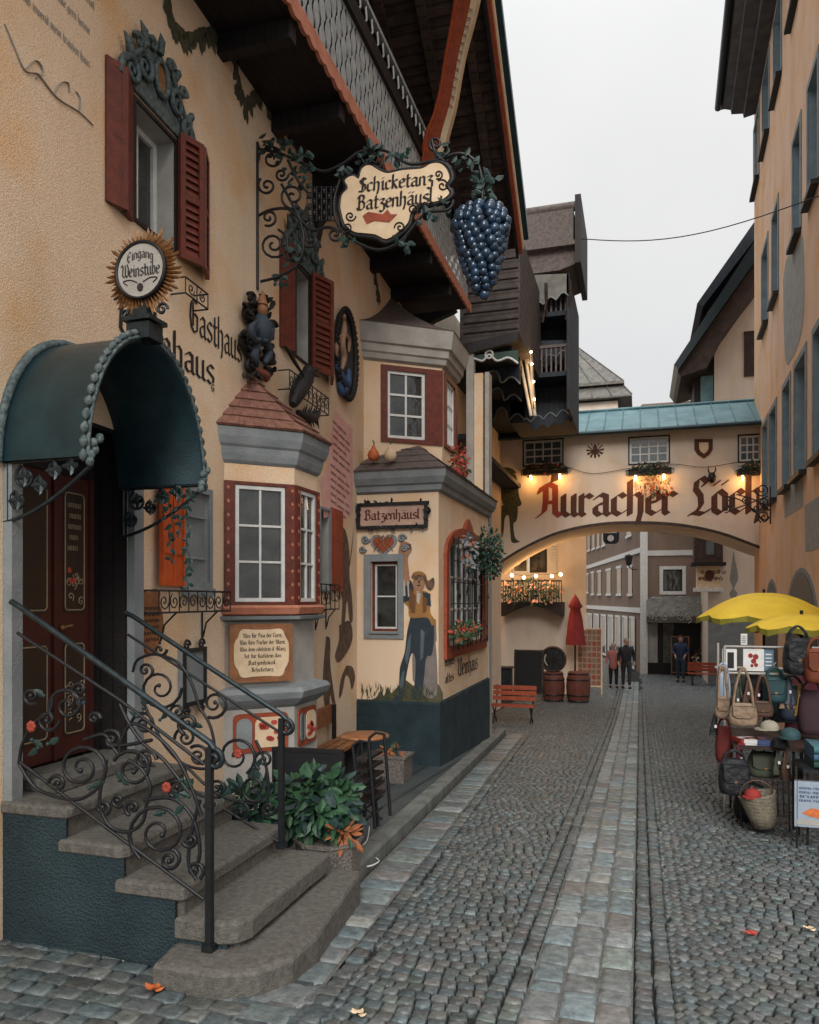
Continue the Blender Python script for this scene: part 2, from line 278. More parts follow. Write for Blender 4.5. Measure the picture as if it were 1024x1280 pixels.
# ---------------- iron scrolls ----------------
def spiral(cx, cy, r, turns=1.6, a0=0, cw=1, r1=.12, n=22):
    return [(cx+r*(1-(1-r1)*t/n)*cos(a0+cw*2*pi*turns*t/n), cy+r*(1-(1-r1)*t/n)*sin(a0+cw*2*pi*turns*t/n)) for t in range(n+1)]
def bez(p, n=10):
    o = []
    for k in range(len(p)-1):
        a, b = p[k], p[k+1]; m0 = p[max(k-1, 0)]; m3 = p[min(k+2, len(p)-1)]
        for i in range(n):
            t = i/n; o.append(tuple(.5*((2*a[j])+(b[j]-m0[j])*t+(2*m0[j]-5*a[j]+4*b[j]-m3[j])*t*t+(3*a[j]-m0[j]-3*b[j]+m3[j])*t**3) for j in range(len(a))))
    o.append(tuple(p[-1])); return o
def itube(mb, fr, pts, r, d=0, n=5, mi=0, smooth=True):      # pts in picture-plane pixels laid out on frame fr
    q = bez(pts, 5) if smooth and len(pts) > 2 else pts
    return mb.tube([fr.px(a, b, d) for a, b in q], r, n, mi)
def ispir(mb, fr, x, y, r, turns=1.5, a0=0, cw=1, rad=.008, d=0, mi=0):
    k = len([1]); return mb.tube([fr.px(a, b, d) for a, b in spiral(x, y, r, turns, a0, cw)], rad, 5, mi)
# ---------------- ground, street, kerb, terrace ----------------
import numpy as np
rng = np.random.default_rng(3)
ys = [-6+i for i in range(0, 60)]+[60, 80, 120, 200, 300]
g = MB(); xs = [-150, -20, -8, -4, 0, 4, 8, 20, 150]
vs = [(x, y, gz(y)-.012) for y in ys for x in xs]; n = len(xs)
g.add(vs, [(j*n+i, j*n+i+1, (j+1)*n+i+1, (j+1)*n+i) for j in range(len(ys)-1) for i in range(n-1)])
g.build('ground', A['joint'], kind='structure')
class Stones:
    def __init__(s): s.c = []
    def add(s, x, y, a, w, l, h=.022, t=0): s.c.append((x, y, a, w, l, h, t))
    def build(s, name, m, seed=1, flat=1.0, **kw):
        r = np.random.default_rng(seed); c = np.array(s.c); N = len(c)
        x, y, a, w, l, h, t = c.T; ca, sa = np.cos(a), np.sin(a)
        base = np.array([(-.5, -.5), (.5, -.5), (.5, .5), (-.5, .5)]); vs = np.zeros((N, 16, 3))
        hh = h*(1+r.normal(0, .12*flat, N)); tx = r.normal(0, .02*flat, N); ty = r.normal(0, .02*flat, N)
        jit = r.normal(0, .028, (N, 4, 2))
        for li, (sc, z) in enumerate(((1.0, -.7), (.98, .45), (.90, .88), (.66, 1.0))):
            for k in range(4):
                px = (base[k, 0]*sc+jit[:, k, 0])*w; py = (base[k, 1]*sc+jit[:, k, 1])*l
                X = x+px*ca-py*sa; Y = y+px*sa+py*ca
                G = np.where(Y < 18, -.0625*Y, np.where(Y < 28, -1.125-.24*((Y-18)/10)*(2-(Y-18)/10), -1.365))
                vs[:, li*4+k] = np.stack([X, Y, G+hh*z+(tx*px+ty*py)*(z > 0)], 1)
        f = [(12, 13, 14, 15)]+[(q*4+i, q*4+(i+1) % 4, q*4+4+(i+1) % 4, q*4+4+i) for q in range(3) for i in range(4)]
        F = (np.array(f)[None]+(np.arange(N)*16)[:, None, None]).reshape(-1, 4)
        L = vs.reshape(-1, 3).mean(0); L[2] = vs[..., 2].min()
        me = bpy.data.meshes.new(name); me.vertices.add(N*16); me.vertices.foreach_set('co', (vs-L).reshape(-1))
        me.loops.add(F.size); me.loops.foreach_set('vertex_index', F.reshape(-1)); me.polygons.add(len(F))
        me.polygons.foreach_set('loop_start', np.arange(0, F.size, 4)); me.polygons.foreach_set('loop_total', np.full(len(F), 4)); me.polygons.foreach_set('use_smooth', np.ones(len(F), bool)); me.update(calc_edges=True)
        me.materials.append(m); at = me.color_attributes.new('col', 'FLOAT_COLOR', 'POINT')
        b = np.exp(r.normal(0, .19, N)); pal = np.array([(1, 1, 1), (.84, .98, 1.03), (1.05, 1.0, .93), (.9, 1.0, 1.0), (1.06, .95, .92), (.94, 1.03, .95)])[r.choice(6, N, p=[.34, .2, .12, .2, .07, .07])]
        cc = np.ones((N, 16, 4)); cc[..., :3] = (pal*(b[:, None])*(1+t[:, None]))[:, None, :]; at.data.foreach_set('color', cc.reshape(-1))
        o = bpy.data.objects.new(name, me); C.objects.link(o); o.location = L; tag(o, **kw); return o
def kx(Y): return -1.72-.059*(Y-.8)             # kerb line on the left
S0, S1 = -.545, -.035                            # the slab strip in the middle of the street
def wx(Y): return 2.90+.033*(Y-21)               # foot of the right-hand house
st = Stones()
def field(xl, xr, y0, y1, sag, xc, half):
    y = y0-sag-1
    while y < y1:
        x = -half
        while x < half:
            q = x/half; yy = y+sag*(q*q); sl = atan2(2*sag*q/half, 1); w_ = .084*random.uniform(.86, 1.14)
            X = xc(yy)+x+w_*.5*cos(sl)
            if y0 < yy < y1:
                e0, e1 = max(X-w_*.5, xl(yy)), min(X+w_*.5, xr(yy))
                if e1-e0 > .035: st.add((e0+e1)/2, yy+random.uniform(-.004, .004), sl+random.uniform(-.04, .04), (e1-e0)*.89, .083*cos(sl)*random.uniform(.86, .91))
            x += w_*cos(sl)
        y += .083
def rowline(xf, y0, y1, w_, l0, l1, h=.022, t=0, gap=.008):
    y = y0
    while y < y1:
        l = random.uniform(l0, l1); st.add(xf(y)+random.uniform(-.004, .004), y+l/2, random.uniform(-.03, .03), w_*random.uniform(.93, 1.0), l-gap, h, t+random.uniform(-.1, .1)); y += l
YB = 27.0
field(lambda Y: kx(Y)+.33+(.13 if Y > 0 else 0), lambda Y: S0-.193, 1.6, YB, .30, lambda Y: (kx(Y)+.40+S0-.2)/2, .62+.35)
field(lambda Y: S1+.198, lambda Y: 4.2, 1.6, YB, .42, lambda Y: 1.28, 1.15)
field(lambda Y: 2.38, lambda Y: 3.6, 4, YB, .42, lambda Y: 3.5, 1.15)
for k in (0, 1):
    rowline(lambda Y: S0-.05-.095*k, 1.6, YB, .088, .068, .09, gap=.01); rowline(lambda Y: S1+.055+.095*k, 1.6, YB, .088, .068, .095, gap=.01)
rowline(lambda Y: kx(Y)+.40, 3.0, 15.5, .10, .08, .12)
# rows on the near left in front of the stairs
for i in range(22):
    yy = 1.8+i*.115
    x = -4.6
    while x < kx(yy)+.36:
        w_ = random.uniform(.11, .2)
        if yy < 3.55 or x < -9: st.add(x+w_/2, yy+.03*sin(x*2), .0, w_*.95, .108, .02, 0)
        x += w_
# beyond the kerb's end
for i in range(110):
    yy = 15.2+i*.105; x = -3.6
    while x < kx(yy)+.42:
        w_ = random.uniform(.09, .12); st.add(x+w_/2, yy+.12*cos(x*3), .1*sin(x*3), w_*.93, .095); x += w_
st.build('street', A['cobble'], 5, kind='structure')
sl_ = Stones(); st = sl_
cw = (S1-S0)/3
for k in range(3):
    c_ = S0+cw*(k+.5); rowline(lambda Y: c_, 1.6, YB+3, cw*.975, .11, .34, .022, .95, .007)
rowline(lambda Y: kx(Y)+.19, 2.9, 15.2, .30, .13, .30, .022, .62, .01)
sl_.build('paved_strip', A['cobble'], 9, .3, kind='structure')
m_ = MB()
for (fa_, fb_, y0, y1) in ((lambda Y: S0-.002, lambda Y: S1+.002, 1.6, YB+3), (lambda Y: kx(Y)+.03, lambda Y: kx(Y)+.35, 2.9, 15.2)):
    n = int((y1-y0)/.5); m_.add([p for i in range(n+1) for Y in [y0+(y1-y0)*i/n] for p in ((fa_(Y), Y, gz(Y)+.012), (fb_(Y), Y, gz(Y)+.012))], [(2*i, 2*i+1, 2*i+3, 2*i+2) for i in range(n)])
m_.build('mortar_bed', mt('pale_mortar', (.14, .14, .13), (.08, .08, .075), .9, scale=30, bump=.4), kind='structure')
# far street: same setts continue past the arch
st = Stones()
for i in range(95):
    yy = YB+i*.16; x = -5
    while x < 4.5:
        w_ = random.uniform(.14, .2)
        if not (S0-.02 < x < S1): st.add(x+w_/2, yy, 0, w_*.93, .145)
        x += w_
st.build('far_street', A['cobble'], 6, kind='structure')
# terrace and kerb
tz = lambda Y: gz(Y)+.11
m_ = MB(); yy = [4.25+.5*i for i in range(21)]
m_.loft([[(kx(y)-.16, y, gz(y)-.1), (kx(y)-.16, y, tz(y)), (-4.6, y, tz(y)+.02), (-4.6, y, gz(y)-.1)] for y in yy]); m_.build('pavement', A['flag'], kind='structure')
m_ = MB(); y = 4.28
while y < 14.6:
    l = random.uniform(.7, 1.1); a, b = y, y+l-.012; e = .02
    m_.loft([[(kx(q)-.16, q, gz(q)-.1), (kx(q)-.16, q, tz(q)+.012), (kx(q)-.03, q, tz(q)+.012), (kx(q)-.005, q, tz(q)-.012), (kx(q), q, gz(q)-.1)] for q in (a, b)]); y += l
m_.build('kerb', A['kerb'], kind='structure')
# ---------------- builders for walls, windows, shutters ----------------
def wall(mb, fr, u0, u1, v0, v1, holes=(), dep=.2, mi=0, rmi=None):
    us = sorted({u0, u1}|{h[i] for h in holes for i in (0, 1)}); vs = sorted({v0, v1}|{h[i] for h in holes for i in (2, 3)}); rmi = mi if rmi is None else rmi
    for a, b in zip(us, us[1:]):
        for c, d in zip(vs, vs[1:]):
            if any(h[0] <= a and b <= h[1] and h[2] <= c and d <= h[3] for h in holes): continue
            mb.add([fr.p(a, c), fr.p(b, c), fr.p(b, d), fr.p(a, d)], [(0, 1, 2, 3)], mi)
    for a, b, c, d in [h[:4] for h in holes]:
        q = [(a, c), (b, c), (b, d), (a, d)]
        for i in range(4):
            p, r = q[i], q[(i+1) % 4]; mb.add([fr.p(*p), fr.p(*r), fr.p(*r, -dep), fr.p(*p, -dep)], [(0, 1, 2, 3)], rmi)
def window(fr, par, h, d, cols=2, rows=3, fm='white', pm='glass', fw=.05, bw=.022, name='window', fmt=None):
    """frame with glazing bars (part) and its glass (sub-part) in the opening h=(u0,u1,v0,v1) at depth d"""
    u0, u1, v0, v1 = h; m = MB()
    m.bf(fr, u0, u0+fw, v0, v1, d, d+.05); m.bf(fr, u1-fw, u1, v0, v1, d, d+.05); m.bf(fr, u0+fw, u1-fw, v0, v0+fw, d, d+.05); m.bf(fr, u0+fw, u1-fw, v1-fw, v1, d, d+.05)
    for i in range(1, cols): x = u0+fw+(u1-u0-2*fw)*i/cols; m.bf(fr, x-bw/2, x+bw/2, v0+fw, v1-fw, d+.008, d+.042)
    for j in range(1, rows):
        y = v0+fw+(v1-v0-2*fw)*j/rows
        xs = [u0+fw]+[u0+fw+(u1-u0-2*fw)*i/cols for i in range(1, cols)]+[u1-fw]
        for i in range(cols): m.bf(fr, xs[i]+(bw/2 if i else 0), xs[i+1]-(bw/2 if i < cols-1 else 0), y-bw/2, y+bw/2, d+.008, d+.042)
    w_ = m.build(name, A[fm], par)
    MB().bf(fr, u0+fw*.6, u1-fw*.6, v0+fw*.6, v1-fw*.6, d+.012, d+.022).build('pane', A[pm], w_)
    return w_
def shutter(fr, par, a, b, v0, v1, mname='red', ang=0, hinge='a', th=.035, bars=12, name='shutter', d0=.02):
    """louvred leaf between u=a and u=b, swung out by ang about its hinge side"""
    L = b-a; hu = a if hinge == 'a' else b; sg = 1 if hinge == 'a' else -1
    o = fr.p(hu, 0, d0); u = fr.u*sg*cos(ang)+fr.n*sin(ang); lf = Tilt(o, u, (0, 0, 1)); m = MB(); s_ = .05
    m.bf(lf, 0, s_, v0, v1, 0, th); m.bf(lf, L-s_, L, v0, v1, 0, th)
    for k, y in enumerate((v0, (v0+v1)/2-s_/2, v1-s_)): m.bf(lf, s_, L-s_, y, y+s_, 0, th)
    nb = bars
    for k in range(nb):
        y = v0+s_+(v1-v0-2*s_)*(k+.5)/nb; q = (v1-v0-2*s_)/nb*.5
        m.add([lf.p(s_, y-q, th*.85), lf.p(L-s_, y-q, th*.85), lf.p(L-s_, y+q, th*.2), lf.p(s_, y+q, th*.2)], [(0, 1, 2, 3)])
    m.bf(lf, s_, L-s_, v0+s_, v1-s_, .002, .008)
    return m.build(name, A[mname], par)
def eye(m, n=0): pass
# ================= the guesthouse on the left =================
def PL(p0, p1): return Fr(p0, p1)
FX = lambda Y: -3.5-.046*(Y-3.5)
FA = Fr((FX(.6), .6), (FX(13.6), 13.6))          # main facade
FB = yfr(10.0); FB2 = Fr((-2.62, 10), (-2.62, 13.5))
house = thing('guesthouse', (-4.5, 8, -.8), 'long peach guesthouse with painted walls, red shutters and a carved balcony', 'guesthouse')
def fa(px, py, d=0): return FA.uv(px, py, d)
def hole(fr, x0, x1, y0, y1, d=0):      # opening from picture columns x0..x1, rows measured at the left column
    a, t = fr.uv(x0, y0, d); b, _ = fr.uv(x1, y0, d); _, s_ = fr.uv(x0, y1, d); return (a, b, s_, t)
W1 = (fa(168, 100)[0], fa(217, 100)[0], 4.56, 5.42)
W2 = (fa(369, 400)[0], fa(385, 400)[0], 4.50, 5.50)
DR = (fa(18, 700)[0], fa(159, 700)[0], .52, 2.95)
W3 = (fa(228, 650)[0], fa(259, 650)[0], 1.90, 2.66)
W4 = (fa(399, 650)[0], fa(411, 650)[0], 1.88, 2.86)
m = MB(); wall(m, FA, 0, 13.0, -.9, 7.3, [W1, W2, DR, W3, W4], .26, 0, 1)
m.build('wall', [A['cream'], A['greylt']], house)
m = MB(); m.bf(FA, -.0, 13.0, -.9, 7.0, -5, -.9); m.build('core_wall', A['wooddk'], house)
# dark plinth along the foot of the main wall
m = MB(); m.bf(FA, 0, 2.55, -.5, .06, .002, .05); m.bf(FA, 4.1, 9.3, -.8, -.18, .002, .04); m.build('plinth', A['plinth'], house)
# bay A outline
def uvY(Y): return (Y-.6)/cos(.046)
bA = [(FX(6.13), 6.13), (-3.14, 6.59), (-3.14, 7.12), (FX(7.5), 7.5)]
def bayface(pts): return [Fr(pts[i], pts[i+1]) for i in range(3)]
def offp(pts, d):            # outline pushed out by d
    out = []
    fs = bayface(pts)
    n0 = [f.n for f in fs]
    for i, p in enumerate(pts):
        if i == 0: q = V((p[0], p[1], 0))+(-fs[0].u*0)+V((0, -1, 0))*d*1.1
        elif i == 3: q = V((p[0], p[1], 0))+V((0, 1, 0))*d*1.1
        else:
            b_ = (n0[i-1]+n0[i]).normalized(); q = V((p[0], p[1], 0))+b_*d/max(.3, b_.dot(n0[i]))
        out.append((q.x, q.y))
    return out
def ring(pts, d, z): return [(x, y, z) for x, y in offp(pts, d)]
def mould(mb, pts, prof, mi=0):       # prof: list of (out, z)
    rg = [ring(pts, d, z) for d, z in prof]; mb.loft(rg, mi, False, False, False)
    for r_ in (rg[0], rg[-1]): mb.add(r_, [(0, 1, 2, 3)], mi)
def fac(fr, u0, u1, v0, v1, d, mb, mi=0): mb.bf(fr, u0, u1, v0, v1, d[0], d[1], mi)
fA = bayface(bA)
zz = lambda py, fr, px: fr.uv(px, py)[1]
zA = dict(top=3.05, cor=2.72, wt=2.84, wb=1.71, sill=1.68, base=.98)
bay = MB(); 
# wall of the bay in the cream band above the windows and behind the panels
mould(bay, bA, [(0, -.7), (0, .93)], 1); mould(bay, bA, [(-.03, .93), (-.03, 1.62)], 1)
for fr in fA:
    ww = [(fr.L*.14, fr.L*.86, zA['wb']+.02, zA['wt']-.03)]; wall(bay, fr, 0, fr.L, 1.62, 3.06, ww, .12, 0)
bayA = bay.build('bay_window', [A['cream'], A['greylt']], house, label='lower oriel with a red framed window above a painted verse panel')
m = MB(); mould(m, bA, [(.0, 3.00), (.03, 3.03), (.05, 3.09), (.06, 3.15), (.08, 3.17), (.105, 3.24), (.115, 3.32), (.06, 3.33)]); m.build('cornice', A['grey'], bayA)
m = MB(); mould(m, bA, [(0, 1.60), (.05, 1.62), (.07, 1.68), (.05, 1.70), (-.02, 1.705)]); m.build('sill', A['salmon'], bayA)
m = MB(); mould(m, bA, [(0, 1.55), (.07, 1.57), (.08, 1.60), (-.0, 1.602)]); mould(m, bA, [(0, .74), (.04, .77), (.10, .83), (.12, .89), (.09, .93), (-.03, .95)]); m.build('ledge', A['grey'], bayA)
def shingroof(pts, ov, z0, apex, rows, mat_, par, seed=1, name='roof', cap=True):
    """hipped cap of overlapping shingles from the outline up to the apex"""
    r = random.Random(seed); m = MB(); base = [V(q) for q in ring(pts, ov, z0)]; ap = V(apex)
    for i in range(3):
        a, b = base[i], base[i+1]; n = (b-a).cross(ap-a).normalized(); n = n if n.z > 0 else -n
        for k in range(rows):
            t0, t1 = k/rows, min((k+1.25)/rows, 1); p0, p1 = a.lerp(ap, t0), b.lerp(ap, t0); q0, q1 = a.lerp(ap, t1), b.lerp(ap, t1)
            L = (p1-p0).length; c = max(1, int(L/.085)); xs = [0]+[min(1, max(0, (j+r.uniform(-.2, .2))/c)) for j in range(1, c)]+[1]
            for x0, x1 in zip(xs, xs[1:]):
                x1 -= .004/max(L, .02); h_ = .016+r.uniform(0, .008)
                A_, B_, C_, D_ = p0.lerp(p1, x0)+n*h_, p0.lerp(p1, x1)+n*h_, q0.lerp(q1, x1)+n*.002, q0.lerp(q1, x0)+n*.002
                m.add([A_, B_, C_, D_, p0.lerp(p1, x0)-n*.004, p0.lerp(p1, x1)-n*.004], [(0, 1, 2, 3), (0, 1, 5, 4)])
    m.add(base+[ap], [(0, 1, 4), (1, 2, 4), (2, 3, 4), (0, 3, 2, 1)])
    return m.build(name, mat_, par, recalc=False)
shingroof(bA, .13, 3.325, FA.px(315, 470)-FA.n*.02, 6, A['shingle'], bayA, 2)
# red frames and windows of the bay
m = MB(); 
for fr in fA:
    L = fr.L; a, b, c, d = L*.14, L*.86, zA['wb']+.02, zA['wt']-.03
    m.bf(fr, 0.0, a, zA['wb'], zA['wt'], .003, .03); m.bf(fr, b, L, zA['wb'], zA['wt'], .003, .03); m.bf(fr, a, b, d, zA['wt']+.0, .003, .028); m.bf(fr, a, b, zA['wb'], c, .003, .028)
for fr in fA:
    for u in (.03, fr.L-.03):
        for k in range(9): v = zA['wb']+.06+k*.126; m.prism(fr, [(u-.014, v), (u, v-.02), (u+.014, v), (u, v+.02)], .031, .036, 1)
m.build('window_surround', [A['red'], A['salmon']], bayA)
for k, fr in enumerate(fA):
    L = fr.L; w_ = MB(); window(fr, bayA, (L*.14+.004, L*.86-.004, zA['wb']+.024, zA['wt']-.034), -.035, 2, 3, fw=.035, bw=.02, name='window_frame') if k < 2 else None
# verse panel and lower painted panels
f0, f1 = fA[0], fA[1]
def ogee(u0, u1, v0, v1, r, n=5, lobes=True):
    w_, h_ = u1-u0, v1-v0; pts = []
    for (cx, cy, a0) in ((u1-r, v0+r, -90), (u1-r, v1-r, 0), (u0+r, v1-r, 90), (u0+r, v0+r, 180)):
        for k in range(n+1): a = R(a0+90*k/n); pts.append((cx+r*cos(a), cy+r*sin(a)))
    return pts
ver = thing('verse_board', f0.p(f0.L*.5, 1.0, .05), 'brown framed board with a blackletter verse on the front of the lower oriel', 'sign')
a, b = f0.L*.06, f0.L*.96
MB().prism(f0, ogee(a, b, .99, 1.53, .03), .002, .035).build('frame', A['woodm'], ver)
cx_, cy_ = (a+b)/2, 1.26
pts = []
for k in range(48):
    t = 2*pi*k/48; q = 1+.045*cos(6*t); pts.append((cx_+.25*q*(abs(cos(t))**.5)*(1 if cos(t) > 0 else -1), cy_+.225*q*(abs(sin(t))**.5)*(1 if sin(t) > 0 else -1)))
MB().prism(f0, pts, .03, .04).build('board', A['parch'], ver)
m = MB()
for k, (t_, w_) in enumerate((('Was für Pisa der Turm,', .36), ('Was fürn Fischer der Wurm,', .42), ('Was dem edelstein d. Glanz', .42), ('Ist für Kufstein das', .34), ('Batzenhäusl.', .26), ('Schicketanz', .20))):
    write(m, f0, t_, cx_-w_/2, 1.405-.063*k, .024, w_*1.04, d=.042, nib=2.0)
m.build('lettering', A['ink'], ver)
m = MB()
for fr in fA[:2]:
    L = fr.L; m.prism(fr, ogee(L*.12, L*.9, .34, .70, .05), .002, .016, 0)
    m.prism(fr, ogee(L*.42, L*.84, .38, .66, .07), .017, .024, 1); m.prism(fr, ogee(L*.16, L*.38, .38, .66, .07), .017, .024, 2)
    for k in range(9):
        u, v = L*(.46+.34*random.random()), .42+.2*random.random(); m.prism(fr, ogee(u-.03, u+.03, v-.02, v+.02, .019), .025, .030, 3)
m.build('painted_panels', [A['redlt'], A['parch'], A['grey'], A['flower']], bayA)
# ---- B: projecting corner house-front, lower box
B0 = [(FX(10), 10), (-2.62, 10), (-2.62, 13.5), (FX(13.5), 13.5)]
fB = bayface(B0); b0, b1 = FB, FB2
def hB(fr, x0, x1, y0, y1): return hole(fr, x0, x1, y0, y1)
HB1 = hB(FB, 464, 498, 702, 789); HB2 = (fB[1].uv(560, 700)[0], fB[1].uv(597, 700)[0], .62, 2.55)
HB2 = (FB2.uv(558, 700)[0], FB2.uv(603, 700)[0], 1.08, 2.62)
bm_ = MB(); wall(bm_, FB, FX(10), -2.62, .35, 3.3, [HB1], .16); wall(bm_, FB2, 0, 3.5, .35, 3.3, [HB2], .16)
mould(bm_, [(FX(10), 10.3), (-2.92, 10.3), (-2.92, 13.2), (FX(13.5), 13.2)], [(0, .3), (0, 3.3)], 1)
bm_.add([(-2.62, 13.5, .3), (-4.2, 13.5, .3), (-4.2, 13.5, 3.3), (-2.62, 13.5, 3.3)], [(0, 1, 2, 3)])
bB = bm_.build('corner_bay', [A['cream'], A['black']], house, label='projecting corner room with a painted figure beside its small window')
m = MB(); mould(m, B0, [(.03, -.9), (.03, .33), (-.0, .36)]); m.build('plinth', A['plinth'], bB)
m = MB(); mould(m, B0, [(0, 3.22), (.05, 3.25), (.06, 3.32), (.09, 3.34), (.13, 3.42), (.14, 3.52), (.1, 3.53), (.0, 3.56)]); m.build('cornice', A['grey'], bB)
shingroof(B0, .15, 3.52, (-3.75, 11.7, 4.5), 7, A['tileg'], bB, 4)
# surround and window on its front
u0, u1, v0, v1 = HB1
m = MB(); s_ = .10
m.bf(FB, u0-s_, u0, v0-s_, v1+s_*1.0, .002, .03); m.bf(FB, u1, u1+s_*.8, v0-s_, v1+s_, .002, .03); m.bf(FB, u0, u1, v1, v1+s_, .002, .03); m.bf(FB, u0, u1, v0-s_, v0, .002, .03); m.bf(FB, u0-.01, u1+.01, v0-.03, v0-.001, .031, .06)
m.build('window_surround', A['grey'], bB)
m = MB(); q = .035; m.bf(FB, u0, u0+q, v0, v1, -.13, -.05); m.bf(FB, u1-q, u1, v0, v1, -.13, -.05); m.bf(FB, u0+q, u1-q, v1-q, v1, -.13, -.05); m.bf(FB, u0+q, u1-q, v0, v0+q, -.13, -.05); m.build('inner_frame', A['red'], bB)
window(FB, bB, (u0+q, u1-q, v0+q, v1-q), -.12, 1, 2, fw=.025, bw=.02, name='window_frame')
# heart ornament
m = MB(); hp = FB.uv(480, 680); 
def oval(cx, cy, a, b, n=20, ph=0): return [(cx+a*cos(2*pi*k/n+ph), cy+b*sin(2*pi*k/n+ph)) for k in range(n)]
heart = [(hp[0]+.2*sin(t)**3, hp[1]+.013*(13*cos(t)-5*cos(2*t)-2*cos(3*t)-cos(4*t))*.85) for t in [2*pi*k/28 for k in range(28)]]
m.prism(FB, heart, .002, .02, 0); m.prism(FB, [(hp[0]+(a-hp[0])*.78, hp[1]+(b-hp[1])*.74) for a, b in heart], .02, .028, 1)
for k in (-1, 0, 1):
    for s2 in (-1, 1): m.tube([FB.p(hp[0]+k*.07-.07*s2, hp[1]+.12, .03), FB.p(hp[0]+k*.07+.07*s2, hp[1]-.1, .03)], .006, 4, 2)
for s2 in (-1, 1):
    for (dx, dy, r) in ((.27, .07, .06), (.31, -.07, .05)): m.tube([FB.p(a, b, .02) for a, b in spiral(hp[0]+s2*dx, hp[1]+dy, r, 1.4, 0, s2)], .018, 5, 0)
m.build('heart_ornament', [A['grey'], A['redlt'], A['gold']], bB)
# big latticed window on the street side
u0, u1, v0, v1 = HB2; uc, hw = (u0+u1)/2, (u1-u0)/2
m = MB(); o_ = []
def archp(e, lift=0): return [(u0-e, v0-e), (u1+e, v0-e)]+[(uc+(hw+e)*cos(pi*k/12), v1-.22+(.30+e)*sin(pi*k/12)) for k in range(13)]
po, pi_ = archp(.16), archp(0); n = len(po)
m.loft([[FB2.p(*p, .003) for p in po], [FB2.p(*p, .05) for p in po], [FB2.p(*p, .05) for p in pi_], [FB2.p(*p, -.04) for p in pi_]], 0, False)
m.prism(FB2, [(uc-.3, v1+.2), (uc+.3, v1+.2), (uc+.2, v1+.30), (uc, v1+.40), (uc-.2, v1+.30)], .003, .06, 0)
m.build('red_arch_frame', A['redlt'], bB)
window(FB2, bB, (u0, u1, v0, v1), -.10, 6, 3, fm='white', pm='glassb', fw=.05, bw=.03, name='window_frame')
m = MB()
for k in range(9): u = u0+.02+(u1-u0-.04)*k/8; m.tube([FB2.p(u, v0-.05, .10), FB2.p(u, v1+.05, .10)], .010, 5)
for k in range(6): v = v0+(v1-v0)*k/5; m.tube([FB2.p(u0-.03, v, .10), FB2.p(u1+.03, v, .10)], .008, 5)
for k in range(40):
    u, v = random.uniform(u0, u1), random.uniform(v0, v1); m.tube([FB2.p(a, b, .11) for a, b in spiral(u, v, .06, 1.1, random.random()*6, 1, n=9)], .006, 4)
m.build('window_grille', A['iron'], bB)
gw = MB(); q1, q2, q3, q4 = FB2.uv(556, 833), FB2.uv(569, 833), FB2.uv(571, 838), FB2.uv(597, 838)
write(gw, FB2, 'echtes', q1[0], q1[1], .085, (q2[0]-q1[0])*.95, d=.005); gw.build('lettering', A['ink'], bB); gw = MB(); write(gw, FB2, 'altes', q1[0], q1[1]-.24, .085, (q2[0]-q1[0])*.85, d=.005); gw.build('lettering', A['ink'], bB); gw = MB(); write(gw, FB2, 'Weinhaus', q3[0], q3[1]-.1, .17, (q4[0]-q3[0]), d=.005, nib=1.7); gw.build('lettering', A['ink'], bB)
# ---- C: upper oriel above the corner room
cC = [(FX(10.3), 10.3), (-2.83, 11.02), (-2.83, 11.9), (FX(12.9), 12.9)]
fC = bayface(cC); zc0, zc1 = 3.98, 5.38
f0c, f1c = fC[0], fC[1]
def fcuv(px, py): return f0c.uv(px, py)
hc0 = (f0c.uv(484, 500)[0], f0c.uv(531, 500)[0], f0c.uv(507, 549)[1], f0c.uv(507, 465)[1])
hc1 = (.18, f1c.L-.14, hc0[2], hc0[3])
m = MB(); wall(m, f0c, 0, f0c.L, 3.5, 5.6, [hc0], .1); wall(m, f1c, 0, f1c.L, 3.5, 5.6, [hc1], .1); wall(m, fC[2], 0, fC[2].L, 3.5, 5.6, [], .1)
cm = m.build('upper_oriel', A['cream'], house, label='upper oriel with white six pane window under a stepped grey cornice')
zt = f0c.uv(507, 458)[1]
m = MB()
for fr, h in ((f0c, hc0), (f1c, hc1)):
    a, b, c, d = h; q = .10; e = min(.42, fr.L-b)
    m.bf(fr, a-q, a, c-.06, d+.07, .002, .03); m.bf(fr, b, b+e, c-.06, d+.07, .002, .03); m.bf(fr, a, b, d, d+.07, .002, .03); m.bf(fr, a, b, c-.06, c, .002, .03)
m.build('window_surround', A['red'], cm)
window(f0c, cm, hc0, -.05, 2, 3, fw=.045, bw=.03, name='window_frame'); window(f1c, cm, hc1, -.05, 4, 3, fw=.045, bw=.03, pm='glassb', name='window_frame')
zr = f0c.uv(500, 412)[1]
m = MB(); mould(m, cC, [(0, zt+.03), (.06, zt+.06), (.08, zt+.13), (.11, zt+.15), (.12, zt+.25), (.16, zt+.27), (.19, zr-.08), (.20, zr), (.12, zr+.01)]); m.build('cornice', A['greylt'], cm)
m = MB(); bs_ = [V(q) for q in ring(cC, .21, zr)]; ap = FA.px(489, 372)
rr = []
for t, b_ in ((0, 0), (.15, .02), (.35, .0), (.6, -.0), (.8, .03), (1, 0)): rr.append([p.lerp(ap, t) - V((0, 0, .10*sin(pi*t))) for p in bs_])
m.loft(rr, 0, False, False, False); m.build('roof', A['tileg'], cm, recalc=False)
